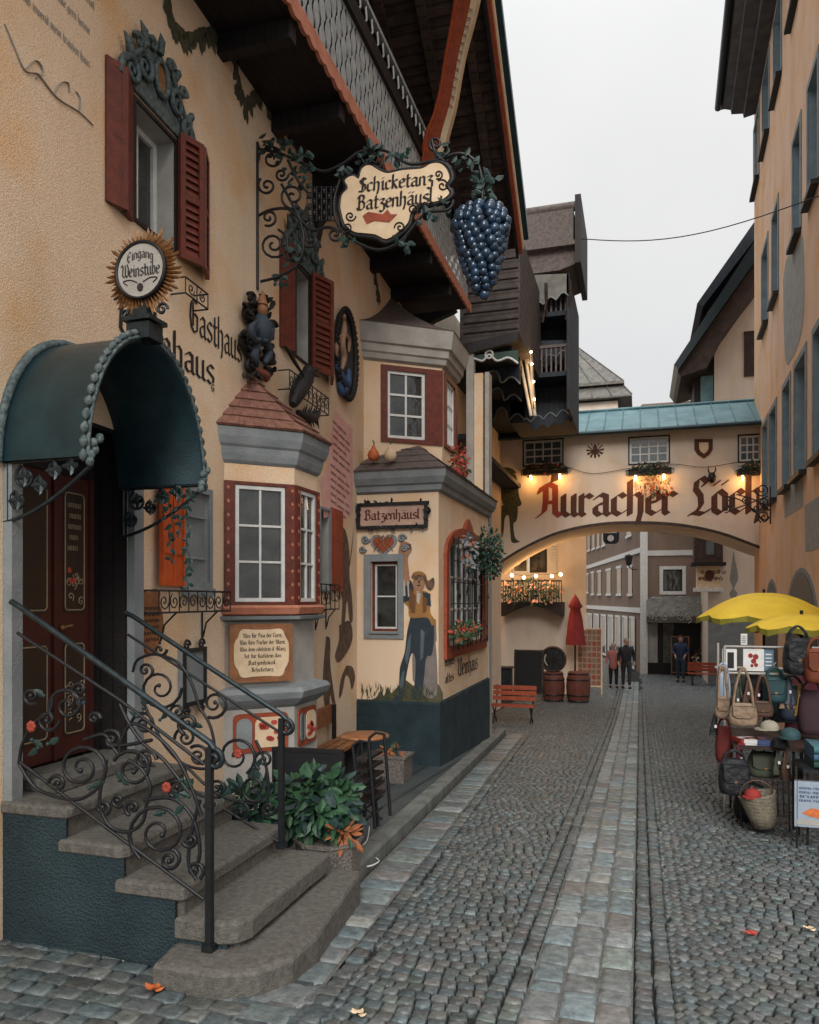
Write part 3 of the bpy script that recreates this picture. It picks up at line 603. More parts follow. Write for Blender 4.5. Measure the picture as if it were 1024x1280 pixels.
# ---- windows of the main wall
def surround(fr, h, e, d0, d1, mb, mi=0, sill=True):
    a, b, c, d = h; mb.bf(fr, a-e, a, c-e, d+e, d0, d1, mi); mb.bf(fr, b, b+e, c-e, d+e, d0, d1, mi); mb.bf(fr, a, b, d, d+e, d0, d1, mi); mb.bf(fr, a, b, c-e, c, d0, d1, mi)
w1 = window(FA, house, W1, -.2, 2, 1, fw=.05, bw=.04)
w2 = window(FA, house, W2, -.2, 2, 1, fw=.05, bw=.04)
for (h, a0, b1) in ((W1, 131, 254), (W2, 349, 411)):
    m = MB(); surround(FA, h, .03, .002, .02, m); m.build('window_surround', A['wooddk'], house)
    ua, ub = fa(a0, 300)[0], fa(b1, 300)[0]; v0, v1 = h[2]-.05, h[3]+.10; L = (h[0]-.03-ua)
    # each side is a pair of leaves folded a little against one another
    sL = (h[0]-.03-ua)/2/cos(R(22)); sR = (ub-h[1]-.03)/2/cos(R(22))
    f = lambda hu, sg, L_, ang: None
    for side, hinge, base, sw in ((-1, 'b', h[0]-.035, sL), (1, 'a', h[1]+.035, sR)):
        q = sw*cos(R(22)); out = sw*sin(R(22))
        if side < 0:
            shutter(FA, house, base-sw, base, v0, v1, 'red', R(22), 'b', bars=15)
            shutter(FA, house, base-q-sw, base-q, v0, v1, 'red', R(-22), 'b', bars=15, d0=.02+out)
        else:
            shutter(FA, house, base, base+sw, v0, v1, 'red', R(22), 'a', bars=15)
            shutter(FA, house, base+q, base+q+sw, v0, v1, 'red', R(-22), 'a', bars=15, d0=.02+out)
# carved crest over each upper window
def crest(h, sc, y0):
    m = MB(); uc = (h[0]+h[1])/2; vb = h[3]+.12; P_ = lambda a, b, d=.03: FA.p(uc+a*sc, vb+b*sc, d)
    m.prism(FA, [(uc+a*sc, vb+b*sc) for a, b in ((-.42, -.06), (.50, -.06), (.46, .04), (.30, .16), (.22, .30), (.06, .42), (-.06, .42), (-.2, .30), (-.3, .18), (-.40, .05))], .003, .03, 0)
    m.tube([FA.p(uc+a*sc, vb+b*sc, .05) for a, b in oval(.02, .22, .085, .13, 18)], .022*sc, 6, 0, closed=True)
    m.prism(FA, [(uc+a*sc, vb+b*sc) for a, b in oval(.02, .22, .07, .11, 14)], .03, .042, 1)
    for s2 in (-1, 1):
        for (x, y, r, a0, tr) in ((.22, .16, .10, 1.5, 1.4), (.38, .03, .09, 1.2, 1.5), (.12, .40, .05, 0, 1.2), (.30, .30, .05, 0, 1.2)):
            q = spiral(.02+s2*x, y, r, tr, a0 if s2 > 0 else pi-a0, s2); m.tube([P_(a, b, .05) for a, b in q], [.028*sc*(1-.6*i/len(q)) for i in range(len(q))], 5, 0)
        m.tube([P_(a, b, .045) for a, b in bez([(s2*.5, -.08), (s2*.46, .05), (s2*.3, .2), (s2*.14, .42)])], [.03*sc]*16+[.02*sc]*15, 5, 0)
    for (x, y, dx, dy) in ((0, .40, 0, .16), (-.18, .34, -.08, .13), (.2, .34, .08, .12), (-.36, .12, -.10, .13), (.40, .12, .08, .12)):
        m.tube([P_(x, y, .04), P_(x+dx*.5, y+dy*.6, .06), P_(x+dx, y+dy, .05)], [.035*sc, .03*sc, .004], 5, 0)
    return m.build('carved_crest', [A['bead'], A['gold']], house)
crest(W1, 1.0, 0); crest(W2, 1.15, 0)
# orange-shuttered window beside the door
m = MB(); surround(FA, W3, .05, .002, .03, m, 0); m.bf(FA, W3[0]-.02, W3[1]+.02, W3[2]-.12, W3[2]-.051, .002, .07, 0); m.build('window_surround', A['grey'], house)
m = MB(); m.bf(FA, W3[0], W3[1], W3[2], W3[3], -.05, -.03); [m.tube([FA.p(W3[0]+.02, v, -.01), FA.p(W3[1]-.02, v, -.01)], .012, 5) for v in (2.1, 2.45)]; m.build('window_panel', A['grey'], house)
u_ = W3[0]-.055; sw = (u_-fa(190, 650)[0])/2
for k in (0, 1):
    m = MB(); a, b = u_-sw*(k+1)+.006, u_-sw*k-.004; v0, v1 = W3[2]-.04, W3[3]+.1; e = .03
    m.bf(FA, a, b, v0, v1, .03+.03*k, .055+.03*k); d = .055+.03*k
    m.bf(FA, a, b, (v0*.7+v1*.3)-.02, (v0*.7+v1*.3)+.01, d, d+.012); m.bf(FA, a, a+e, v0, v1, d+.0005, d+.011); m.bf(FA, b-e, b, v0, v1, d+.0005, d+.011)
    m.build('shutter', A['orange'], house)
m = MB(); surround(FA, W4, .03, .002, .03, m, 0); m.bf(FA, W4[0], W4[1], W4[2], W4[3], -.1, -.09); m.build('window_surround', A['grey'], house)
m = MB(); a, b = W4[1]+.03, fa(425, 650)[0]; m.bf(FA, a, b, W4[2]-.02, W4[3]+.05, .01, .045); m.bf(FA, a+.04, b-.04, W4[2]+.04, W4[3]-.02, .045, .055); m.bf(FA, a+.02, b-.02, 2.5, 2.54, .055, .06); m.build('shutter', A['redlt'], house)
# gutter cove between wall and balcony
m = MB(); m.loft([[FA.p(u, 6.86, .0), FA.p(u, 6.93, .04), FA.p(u, 7.02, .10), FA.p(u, 7.16, .25), FA.p(u, 7.18, 0)] for u in (0, 13)]); m.build('cove', A['grey'], house)
# ---- painted ornament on the wall
def blobpoly(fr, pts, m, d, mi=0, px=True):
    q = [fr.uv(x, y, d) for x, y in pts] if px else pts
    m.add([fr.p(a, b, d) for a, b in q], [tuple(range(len(q)))], mi)
rr_ = random.Random(11)
def vine(fr, pts, r, name, mt_, lf=14, seed=1, drip=True):
    m = MB(); q = bez(pts, 6); r0 = random.Random(seed)
    for i in range(len(q)-1):
        a, b = fr.uv(*q[i]), fr.uv(*q[i+1]); w0 = r*(.5+.8*r0.random()); dx, dy = b[0]-a[0], b[1]-a[1]; l = sqrt(dx*dx+dy*dy)+1e-6; nx, ny = -dy/l*w0, dx/l*w0
        m.add([fr.p(a[0]+nx, a[1]+ny, .004+.0002*(i % 5)), fr.p(b[0]+nx, b[1]+ny, .004+.0002*(i % 5)), fr.p(b[0]-nx, b[1]-ny, .004+.0002*(i % 5)), fr.p(a[0]-nx, a[1]-ny, .004+.0002*(i % 5))], [(0, 1, 2, 3)])
    for k in range(lf):
        a = fr.uv(*q[r0.randrange(len(q))]); th = r0.uniform(-2.6, -.5) if drip else r0.uniform(-3, 3); L = r0.uniform(.04, .13)*(r/.02)**.5; w0 = L*.28; d = .0055+.0003*(k % 11)
        ca, sa = cos(th), sin(th); m.add([fr.p(a[0]+x*ca-y*sa, a[1]+x*sa+y*ca, d) for x, y in ((0, 0), (L*.3, w0), (L*.7, w0*.7), (L, 0), (L*.65, -w0*.8), (L*.3, -w0*.6))], [(0, 1, 2, 3, 4, 5)])
    return m.build(name, A[mt_], house, recalc=False)
vine(FA, [(208, -10), (215, 25), (235, 45), (262, 40), (278, 28), (290, 60), (297, 95), (306, 130), (318, 118), (330, 112), (342, 150), (356, 178)], .04, 'painted_vine', 'paint_gr', 210, 2)
vine(FA, [(395, 190), (420, 240), (440, 268), (452, 262), (462, 300), (470, 350), (474, 372)], .05, 'painted_vine', 'paint_gr', 120, 3)
vine(FA, [(478, 310), (490, 345), (497, 350), (502, 330), (508, 372), (512, 385)], .045, 'painted_vine', 'paint_gr', 60, 4)
m = MB(); k = 0
for pts in ([(5, 30), (18, 62), (30, 88), (45, 92), (52, 100), (66, 118), (78, 128), (98, 140), (116, 157)], [(30, 88), (42, 76), (50, 82), (52, 92), (44, 98)], [(66, 118), (74, 104), (84, 104), (86, 116)], [(98, 140), (99, 124), (94, 114)]):
    k += 1; q = bez([FA.uv(*p) for p in pts], 6); m.tube([FA.p(a, b, .004) for a, b in q], [.012*(.5+.5*sin(pi*(i+1)/(len(q)+1))) for i in range(len(q))], 5, flat=.25)
m.build('painted_scroll', A['greyp'], house)
m = MB()
for k, (x0, y0, x1, t) in enumerate(((25, -4, 112, 'umb irwend mein trauten haus'), (52, -22, 112, 'kommt alle gern herein'), (68, -46, 118, 'ihr lieben leut'))):
    m = MB(); a, b = FA.uv(x0, y0), FA.uv(x1, y0+ (88 if k == 0 else 66 if k == 1 else 60)); write(m, FA, t, a[0], a[1], .035, b[0]-a[0], atan2(b[1]-a[1], b[0]-a[0])*.6); m.build('painted_verse', A['greyp'], house)
m = MB(); a, b = FA.uv(236, 408), FA.uv(302, 462); write(m, FA, 'Gasthaus', a[0], a[1]-.02, .175, b[0]-a[0], 0, nib=1.7); m.build('painted_house_name', A['ink'], house); m = MB()
a = FA.uv(190, 420); b = FA.uv(268, 480); q = b[0]-a[0]; write(m, FA, 'Weinhaus', a[0]-q*.5, a[1]-.12, .165, q*1.5, 0, nib=1.8)
for (x, y, r) in ((304, 470, 5), (266, 486, 6)):
    c_ = FA.uv(x, y); m.tube([FA.p(p[0], p[1], .006) for p in spiral(c_[0], c_[1], r*.0065, 1.2, 1, 1)], .004, 4)
m.build('painted_house_name', A['ink'], house)
# pink scroll with lines of writing
m = MB(); pts = [(418, 512), (441, 536), (441, 640), (430, 652), (424, 640), (405, 648), (400, 600), (408, 590), (412, 560)]; blobpoly(FA, pts, m, .004)
m.build('painted_scroll', A['pinkp'], house, recalc=False)
m = MB()
for k in range(13):
    a = FA.uv(416 if k < 6 else 413, 528+k*9); b = FA.uv(439, 528+k*9); write(m, FA, 'mnit umun rinu', a[0], a[1], .03, (b[0]-a[0])*(.9 if k % 3 else .7), -.12, d=.006)
m.build('painted_verse', A['paint_dk'], house)
def mural(fr, polys, name, mt_, par=house, d=.004, mi=0):
    m = MB()
    for k, p in enumerate(polys): blobpoly(fr, bez(list(p)+[p[0]], 4)[:-1] if len(p) > 5 else p, m, d+.0006*k)
    return m.build(name, A[mt_], par, recalc=False)
mural(FA, [[(428, 658), (433, 666), (437, 690), (437, 720), (440, 745), (441, 775), (437, 775), (434, 750), (431, 778), (427, 782), (428, 752), (424, 730), (423, 700), (424, 680)], [(424, 782), (437, 776), (441, 795), (436, 812), (424, 828), (419, 820), (424, 800)],
  [(408, 795), (413, 800), (413, 830), (417, 862), (420, 885), (417, 888), (413, 868), (412, 890), (408, 892), (404, 862), (405, 830)], [(433, 832), (441, 834), (444, 848), (440, 862), (437, 848), (432, 845), (428, 866), (424, 872), (426, 850)], [(443, 655), (436, 716), (434, 716), (440, 690)]], 'painted_animals', 'paint_dk')
# ---- mural of the young man on the corner room
mm = lambda pol, nm, c, d: mural(FB, pol, nm, c, bB, d)
col('mural_skin', (.36, .19, .115), .9); col('mural_ochre', (.34, .17, .055), .9); col('mural_navy', (.030, .042, .055), .9); col('mural_rock', (.20, .17, .16), .9); col('mural_white', (.45, .42, .38), .9)
mm([[(450, 881), (470, 872), (490, 866), (505, 850), (520, 858), (545, 852), (547, 881)], [(470, 873), (476, 862), (480, 870), (485, 858), (490, 868)]], 'painted_grass', 'paint_gr', .004)
mm([[(516, 850), (516, 815), (524, 800), (530, 822), (533, 800), (542, 795), (546, 820), (546, 868), (530, 870)], [(538, 770), (545, 775), (546, 800), (538, 820)]], 'painted_rock', 'mural_rock', .006)
mm([[(514, 768), (538, 768), (543, 790), (540, 818), (533, 822), (530, 850), (526, 872), (516, 872), (519, 848), (519, 822), (514, 818), (508, 845), (505, 868), (497, 880), (490, 878), (498, 862), (500, 835), (506, 815), (509, 790)]], 'painted_breeches', 'mural_navy', .008)
mm([[(504, 732), (512, 728), (522, 740), (530, 738), (538, 745), (538, 765), (544, 776), (540, 782), (534, 772), (513, 772), (510, 758), (500, 748)]], 'painted_jerkin', 'mural_ochre', .010)
mm([[(501, 745), (499, 728), (504, 722), (514, 726), (517, 738), (512, 750), (504, 752)], [(528, 740), (538, 742), (539, 758), (532, 756)]], 'painted_sleeves', 'mural_navy', .012)
mm([[(500, 730), (501, 700), (498, 690), (502, 678), (512, 679), (515, 688), (510, 698), (512, 730)], [(517, 722), (529, 722), (531, 732), (526, 739), (519, 736), (516, 729)]], 'painted_skin', 'mural_skin', .014)
mm([[(514, 722), (517, 716), (525, 714), (532, 718), (535, 726), (542, 722), (543, 732), (538, 738), (533, 734), (531, 728), (527, 722), (520, 724)], [(502, 682), (508, 680), (514, 680), (514, 687), (506, 688)]], 'painted_cap', 'paint_dk', .016)
mm([[(503, 726), (506, 725), (507, 745), (504, 745)], [(509, 726), (511, 727), (512, 746), (510, 746)], [(521, 740), (526, 742), (524, 756), (521, 752)]], 'painted_trim', 'mural_white', .018)

mm([[(506, 824), (510, 800), (514, 790), (513, 812), (509, 832)], [(526, 786), (531, 790), (529, 822), (525, 826)], [(499, 858), (503, 840), (506, 838), (504, 862)]], 'painted_folds', col('mural_slate', (.09, .12, .14), .9) and 'mural_slate', .020)
mm([[(513, 735), (520, 745), (519, 766), (514, 766), (511, 752)], [(528, 745), (534, 748), (533, 764), (529, 766)]], 'painted_folds', col('mural_umber', (.16, .075, .03), .9) and 'mural_umber', .020)
mm([[(519, 724), (522, 723.4), (522, 724.6), (519, 725)], [(525, 723.4), (528, 724), (528, 725), (525, 724.6)], [(521, 731), (526, 731), (525, 732.4), (522, 732.4)], [(523.4, 725), (524.6, 725), (525, 729), (523, 729)]], 'painted_face', 'ink', .020)
mm([[(518, 716), (524, 714), (531, 717), (530, 720), (524, 718), (519, 720)]], 'painted_cap_band', 'mural_ochre', .022)
r0 = random.Random(77)
for k, (mtn, base) in enumerate((('paint_gr', (.03, .045, .028)), ('mural_leafy', (.06, .075, .035)))):
    col('mural_leafy', (.06, .075, .035), .9); m = MB()
    for j in range(60):
        x, y = r0.uniform(452, 546), 872-8*sin(pi*(r0.random())); p = FB.uv(x, y+r0.uniform(-6, 8)); h_ = r0.uniform(.04, .12); q = r0.uniform(-.04, .04); m.add([FB.p(p[0]-.008, p[1], .0235+.0002*k+.00001*j), FB.p(p[0]+.008, p[1], .0235+.0002*k+.00001*j), FB.p(p[0]+q, p[1]+h_, .0235+.0002*k+.00001*j)], [(0, 1, 2)])
    m.build('painted_blades', A[mtn], bB, recalc=False)
# ================= the entrance: door, hood, stairs, railings =================
dd = -.30
def dv(px, py, d=dd): return FA.uv(px, py, d)
door = MB(); ua, ub = DR[0], DR[1]; 
xa, xm, xb = ua, dv(66, 800)[0], ub-.02
m = MB(); m.bf(FA, xb, ub+.02, .5, 3.3, dd-.05, -.262); m.bf(FA, ua-.3, xb, 2.62, 3.3, dd-.05, -.262); m.bf(FA, ub-.012, ub-.002, .5, 2.94, -.262, .001); m.bf(FA, ua+.002, ub-.012, 2.92, 2.948, -.262, .001); m.build('door_lining', A['wooddk'], house)
for (a, b) in ((xa-.06, xm-.004), (xm+.004, xb-.01)):
    m = MB(); m.bf(FA, a, b, .66, 2.62, dd-.03, dd+.02); m.bf(FA, b-.035, b, .66, 2.62, dd+.02, dd+.045, 0)
    for (v0, v1) in ((1.66, 2.52), (.80, 1.46)):
        m.prism(FA, ogee(a+.07, b-.07, v0, v1, .035), dd+.02, dd+.026, 1)
        q = ogee(a+.085, b-.085, v0+.02, v1-.02, .03); m.tube([FA.p(x, y, dd+.028) for x, y in q], .006, 4, 2, closed=True)
        w_ = min(b-a-.22, .26)
        if v0 > 1.5:
            for k in range(5): write(m, FA, ('unimun', 'munin', 'iumnun', 'numi', 'umni')[k], a+.11+.02*(k % 2), v1-.12-k*.075, .03, w_*(.95, .8, .95, .6, .7)[k], d=dd+.028, mi=2)
        for k in range(7):
            c_ = (a+.11+w_*random.random(), v0+.08+.28*random.random()); m.tube([FA.p(x, y, dd+.030) for x, y in spiral(*c_, .035, 1.2, random.random()*6, 1, n=8)], .005, 4, 2)
        for k in range(3): c_ = (a+.12+w_*random.random(), v0+.1+.2*random.random()); m.prism(FA, oval(*c_, .022, .022, 7), dd+.030, dd+.034, 3 if v0 > 1.5 else 4)
    dl = m.build('door', [col('door_brown_red', (.075, .018, .012)), col('door_panel_brown', (.045, .026, .016)), col('pale_gilding', (.36, .27, .17)), A['flower'], col('door_blue', (.10, .16, .20))], house)
    MB().tube([FA.p(a+.03, 1.56, dd+.05), FA.p(a+.12, 1.575, dd+.06)], .01, 6).ball(FA.p(a+.03, 1.56, dd+.05), .02).build('handle', A['gold'], dl)
m = MB(); m.bf(FA, fa(4, 800)[0], ua-.002, .45, 2.66, .003, .06); m.bf(FA, ub+.002, fa(171, 800)[0], .45, 2.66, .003, .06); m.build('door_jambs', A['grey'], house)
# hood
HY0, HY1, HX, HZ0, HTOP = 3.50, 4.60, -2.90, 2.54, 3.33; hc = (HY0+HY1)/2; ha = (HY1-HY0)/2
hood = thing('door_hood', (-3.4, hc, HZ0), 'rounded petrol blue sheet metal hood with a beaded rim over the carved double door', 'door hood')
def harc(e, x, n=24): return [(x, hc-(ha+e)*cos(pi*k/n), HZ0+(HTOP-HZ0+e)*sin(pi*k/n)) for k in range(n+1)]
m = MB(); m.loft([harc(0, FX(4)-.05), harc(0, HX), harc(.03, HX+.015), harc(.035, HX-.01), harc(.03, HX-.02), harc(.03, FX(4)-.05)], 0, False, True, False)
m.build('canopy', A['hood'], hood)
m = MB(); m.tube(harc(.03, HX+.01), .012, 6)
m.tube(harc(.045, FX(4)+.03), .03, 6); m.build('rim', A['bead'], hood)
m = MB(); n = 34
for k in range(n+1):
    a = pi*k/n; y, z = hc-(ha+.055)*cos(a), HZ0+(HTOP-HZ0+.055)*sin(a); t = V((0, sin(a)*ha, cos(a)*(HTOP-HZ0))).normalized(); c_ = V((HX, y, z))
    m.tube([c_-t*.034, c_-t*.018, c_+t*.004, c_+t*.026, c_+t*.034], [.004, .020, .024, .012, .004], 6)
m.build('beading', A['bead'], hood)
for (Y, s2) in ((HY0+.01, 1), (HY1-.01, 1)):
    fr = yfr(Y); m = MB(); w_ = HX-FX(Y); x0 = FX(Y)
    m.tube([(x0, Y, HZ0), (HX, Y, HZ0)], .014, 5); m.tube([(x0+.03, Y, HZ0), (x0+.03, Y, HZ0-.34)], .012, 5); m.tube([(x0+w_*t, Y, HZ0-.34+.30*t**1.6) for t in [k/8 for k in range(9)]], .012, 5)
    for (x, z, r) in ((.15, -.09, .075), (.36, -.06, .05), (.10, -.22, .06), (.26, -.14, .05), (.47, -.04, .035)):
        m.tube([(x0+a, Y, HZ0+b) for a, b in spiral(x, z, r, 1.5, 2, 1, n=16)], .010, 5)
        for q in range(4): a = q*1.6; m.leaf((x0+x, Y-.01, HZ0+z), (cos(a)*.06, -.01, sin(a)*.06), .018, V((0, -1, 0)))
    m.build('bracket', A['irong'], hood)
for Y in (HY0, HY1):
    m = MB(); 
    for q in range(5): m.ball((HX+.02, Y-.03+.02*q*(.5 if q % 2 else 1), HZ0-.03+.035*q), (.03, .022, .03), 6, 4)
    m.build('corner_leaf', A['bead'], hood)
m = MB(); r0 = random.Random(5)
for k in range(4):
    p = V((HX-.08-.07*k, HY1-.03, HZ0-.02)); q = [p+V((.02*sin(j*1.7+k), 0, -.06*j)) for j in range((12, 6, 9, 4)[k])]; m.tube(q, .004, 4)
    for c_ in q: m.leaf(c_, (r0.uniform(-.06, .06), -.01, r0.uniform(-.05, .02)), .016, V((0, -1, 0))); m.leaf(c_, (r0.uniform(-.05, .05), -.01, -.045), .014, V((0, -1, 0)))
m.build('hanging_vine', A['leafd'], hood)
# sunburst sign on the hood
SF = yfr(3.98); sc = SF.uv(181, 341); rad = .285
sun = thing('sunburst_sign', (sc[0], 3.98, HTOP), 'round grey inn sign in a ring of carved gilded rays above the door hood', 'sign')
m = MB(); n = 52
for k in range(n):
    a = 2*pi*k/n; r1 = rad*(1 if k % 3 == 0 else .86 if k % 3 == 1 else .93)*random.uniform(.94, 1.05); da = .050
    for s2, z in ((-1, .03), (1, .03)): m.add([SF.p(sc[0]+r_*cos(a+e), sc[1]+r_*sin(a+e), d) for r_, e, d in ((rad*.60, 0, .035), (rad*.60, s2*da*1.35, .005), (r1*.9, s2*da*.9, .005), (r1, 0, .012))], [(0, 1, 2, 3)])
m.lathe([(rad*.66, -.02), (rad*.66, .004), (rad*.1, .004)], SF.p(sc[0], sc[1], 0), 30, ax=(V((1, 0, 0)), V((0, 0, 1)), V((0, -1, 0)))); m.build('rays', A['gold'], sun, recalc=False)
ax_ = (V((1, 0, 0)), V((0, 0, 1)), V((0, -1, 0)))
MB().lathe([(rad*.55, .0), (rad*.61, .02), (rad*.63, .05), (rad*.58, .055), (rad*.56, .04)], SF.p(sc[0], sc[1], 0), 36, ax=ax_).build('ring', A['black'], sun)
MB().lathe([(.001, .042), (rad*.57, .042), (rad*.57, .03)], SF.p(sc[0], sc[1], 0), 36, ax=ax_, sm=False).build('disc', A['greylt'], sun)
m = MB(); write(m, SF, 'Eingang', sc[0]-.095, sc[1]+.045, .036, .19, d=.046, bend=.03, nib=1.7); write(m, SF, 'Weinstube', sc[0]-.14, sc[1]-.035, .048, .28, d=.046, nib=1.8)
for s2 in (-1, 1): m.tube([SF.p(a, b, .046) for a, b in bez([(sc[0]+s2*.02, sc[1]-.075), (sc[0]+s2*.07, sc[1]-.055), (sc[0]+s2*.12, sc[1]-.06), (sc[0]+s2*.09, sc[1]-.085)])], .003, 4)
m.prism(SF, oval(sc[0], sc[1]-.105, .022, .026, 8), .043, .047); m.build('lettering', A['ink'], sun)
m = MB(); zb = sc[1]-rad; m.box((sc[0], 3.98, (HTOP+zb)/2+.04), (.05, .05, zb-HTOP+.10)); m.box((sc[0], 3.98, HTOP+.05), (.16, .14, .10)); m.box((sc[0], 3.98, HTOP+.12), (.20, .18, .025)); m.box((sc[0], 3.98, HTOP+.16), (.10, .10, .06))
for s2 in (-1, 1): m.tube([(sc[0]+a, 3.97, HTOP+.14+b) for a, b in spiral(s2*.13, .04, .04, 1.3, 0, s2)], .01, 5)
m.build('mount', A['irong'], sun)
# stairs
stairs = thing('entrance_stairs', (-2.6, 4, gz(3.6)), 'worn granite steps with a dark blue side wall leading up to the double door', 'stairs')
def inset(poly, e):
    n = len(poly); out = []
    for i in range(n):
        p0, p1, p2 = V((*poly[i-1], 0)), V((*poly[i], 0)), V((*poly[(i+1) % n], 0)); a = (p1-p0).normalized(); b = (p2-p1).normalized(); na, nb = V((-a.y, a.x, 0)), V((-b.y, b.x, 0)); bi = (na+nb).normalized()
        q = p1+bi*e/max(.4, bi.dot(na)); out.append((q.x, q.y))
    return out
def slab(poly, z0, z1, mb, e=.014, mi=0, wob=.004):
    P2 = []
    for i in range(len(poly)):
        a, b = poly[i], poly[(i+1) % len(poly)]; n = max(1, int(sqrt((a[0]-b[0])**2+(a[1]-b[1])**2)/.14))
        for k in range(n): t = k/n; P2.append((a[0]+(b[0]-a[0])*t+random.uniform(-wob, wob), a[1]+(b[1]-a[1])*t+random.uniform(-wob, wob)))
    mb.loft([[(x, y, z) for x, y in inset(P2, q)] for q, z in ((e*.5, z0), (0, z0+.01), (0, z1-e), (e*.35, z1-e*.3), (e*1.3, z1))], mi, True, False); return mb
SY0, SY1 = 3.50, 4.66
def rnd(x0, x1, y0, y1, r): return [(x0, y0), (x1-r, y0), (x1-r*.3, y0+r*.3), (x1, y0+r), (x1, y1), (x0, y1)]
tops = [(.60, -3.04, .07), (.42, -2.66, .075), (.24, -2.29, .08), (.08, -1.96, .12)]
body = MB()
for k, (z, x, th) in enumerate(tops):
    xw = -3.56; lo = [.60, -3.56]
    x0 = -3.60 if k == 0 else tops[k-1][1]-.06
    m = MB(); slab(rnd(x0, x, SY0-.02, SY1, .04 if k < 3 else .12), z-th, z, m, .02); m.build('step', A['step'], stairs)
    body.box(((x0+x)/2-.02, (SY0+SY1)/2+.02, (z-th-.5)/2-.002), (x-x0-.05, SY1-SY0-.06, z-th+.5)) if k == 3 else body.box(((x0+x)/2-.02, (SY0+SY1)/2+.012, (z-th-.5)/2-.002), (x-x0-.02, SY1-SY0-.03, z-th+.5-.002))
body.build('risers', A['step'], stairs)
m = MB(); m.prism(yfr(SY0), [(-3.62, -.35), (-2.36, -.35), (-2.36, .158), (-2.68, .158), (-2.68, .343), (-3.06, .343), (-3.06, .528), (-3.62, .528)], .003, -.012+.008); m.bf(yfr(SY0), -3.62, -2.05, -.35, -.04, .001, -.006)
m.build('side_wall', A['plinth'], stairs)
E1 = [(-2.33, 3.26), (-1.97, 3.27), (-1.79, 3.35), (-1.69, 3.52), (-1.675, 3.8), (-1.78, 4.72), (-1.80, 4.80), (-2.3, 4.80), (-2.3, 3.6), (-2.36, 3.5)]
m = MB(); slab(E1, -.30, -.065, m, .025); m.build('step', A['step'], stairs)
m = MB(); slab([(-3.7, 3.7), (-3.3, 3.7), (-3.3, 4.6), (-3.7, 4.6)], .60, .68, m, .012); m.build('sill', A['step'], stairs)
# railings: all members lie in one upright plane each
def railing(fr, rail, post, spirals, curves, leaves, flowers, label, two, bot):
    x0, z0 = fr.uv(*rail[0]); t = thing('stair_railing', fr.p(*fr.uv(*post[1])), label, 'railing', 'wrought iron stair railings')
    m = MB(); hp = [fr.px(*p) for p in rail]; m.tube(hp, .0175, 8); q = fr.uv(*rail[-1]); m.tube([fr.p(a, b) for a, b in spiral(q[0], q[1]-.055, .055, 1.4, pi/2, -1, .2)], .014, 6); m.build('handrail', A['irong'], t)
    m = MB(); a, b = fr.uv(*post[0]), fr.uv(*post[1]); m.bf(fr, a[0]-.017, a[0]+.017, b[1], a[1], -.017, .017); m.box(fr.p(a[0], b[1]+.02), (.06, .06, .035)); m.box(fr.p(a[0], a[1]-.3), (.046, .046, .02)); m.build('post', A['iron'], t)
    m = MB()
    for l in (two, bot): m.tube([fr.px(*p) for p in l], .010, 5)
    m.build('bars', A['iron'], t)
    m = MB()
    for (x, y, r, tr, a0, cw) in spirals:
        q = spiral(x, y, r, tr, a0, cw, n=26); m.tube([fr.px(a, b) for a, b in q], [.012-.004*i/len(q) for i in range(len(q))], 5); m.ball(fr.px(*q[-1]), .016, 6, 4)
    for c_ in curves: m.tube([fr.px(a, b) for a, b in bez(c_, 6)], .0105, 5)
    m.build('scrollwork', A['iron'], t)
    m = MB()
    for (x, y, dx, dy) in leaves: p = fr.px(x, y); e = fr.px(x+dx, y+dy, .012); m.leaf(p, e-p, .02, V((0, -1, 0))); m.ball(p, .013, 6, 4)
    if leaves: m.build('iron_leaves', A['leafd'], t)
    for (x, y, r) in flowers:
        m = MB(); p = fr.px(x, y, .02)
        for k in range(7): a = k*2*pi/7; m.ball(p+V((cos(a)*r*.5, -.005, sin(a)*r*.5)), (r*.45, r*.3, r*.45), 6, 4)
        m.ball(p, r*.45, 6, 4); m.build('iron_flower', col('enamel_red', (.30, .05, .03)), t)
    return t
RN = yfr(3.46); RF = yfr(4.50)
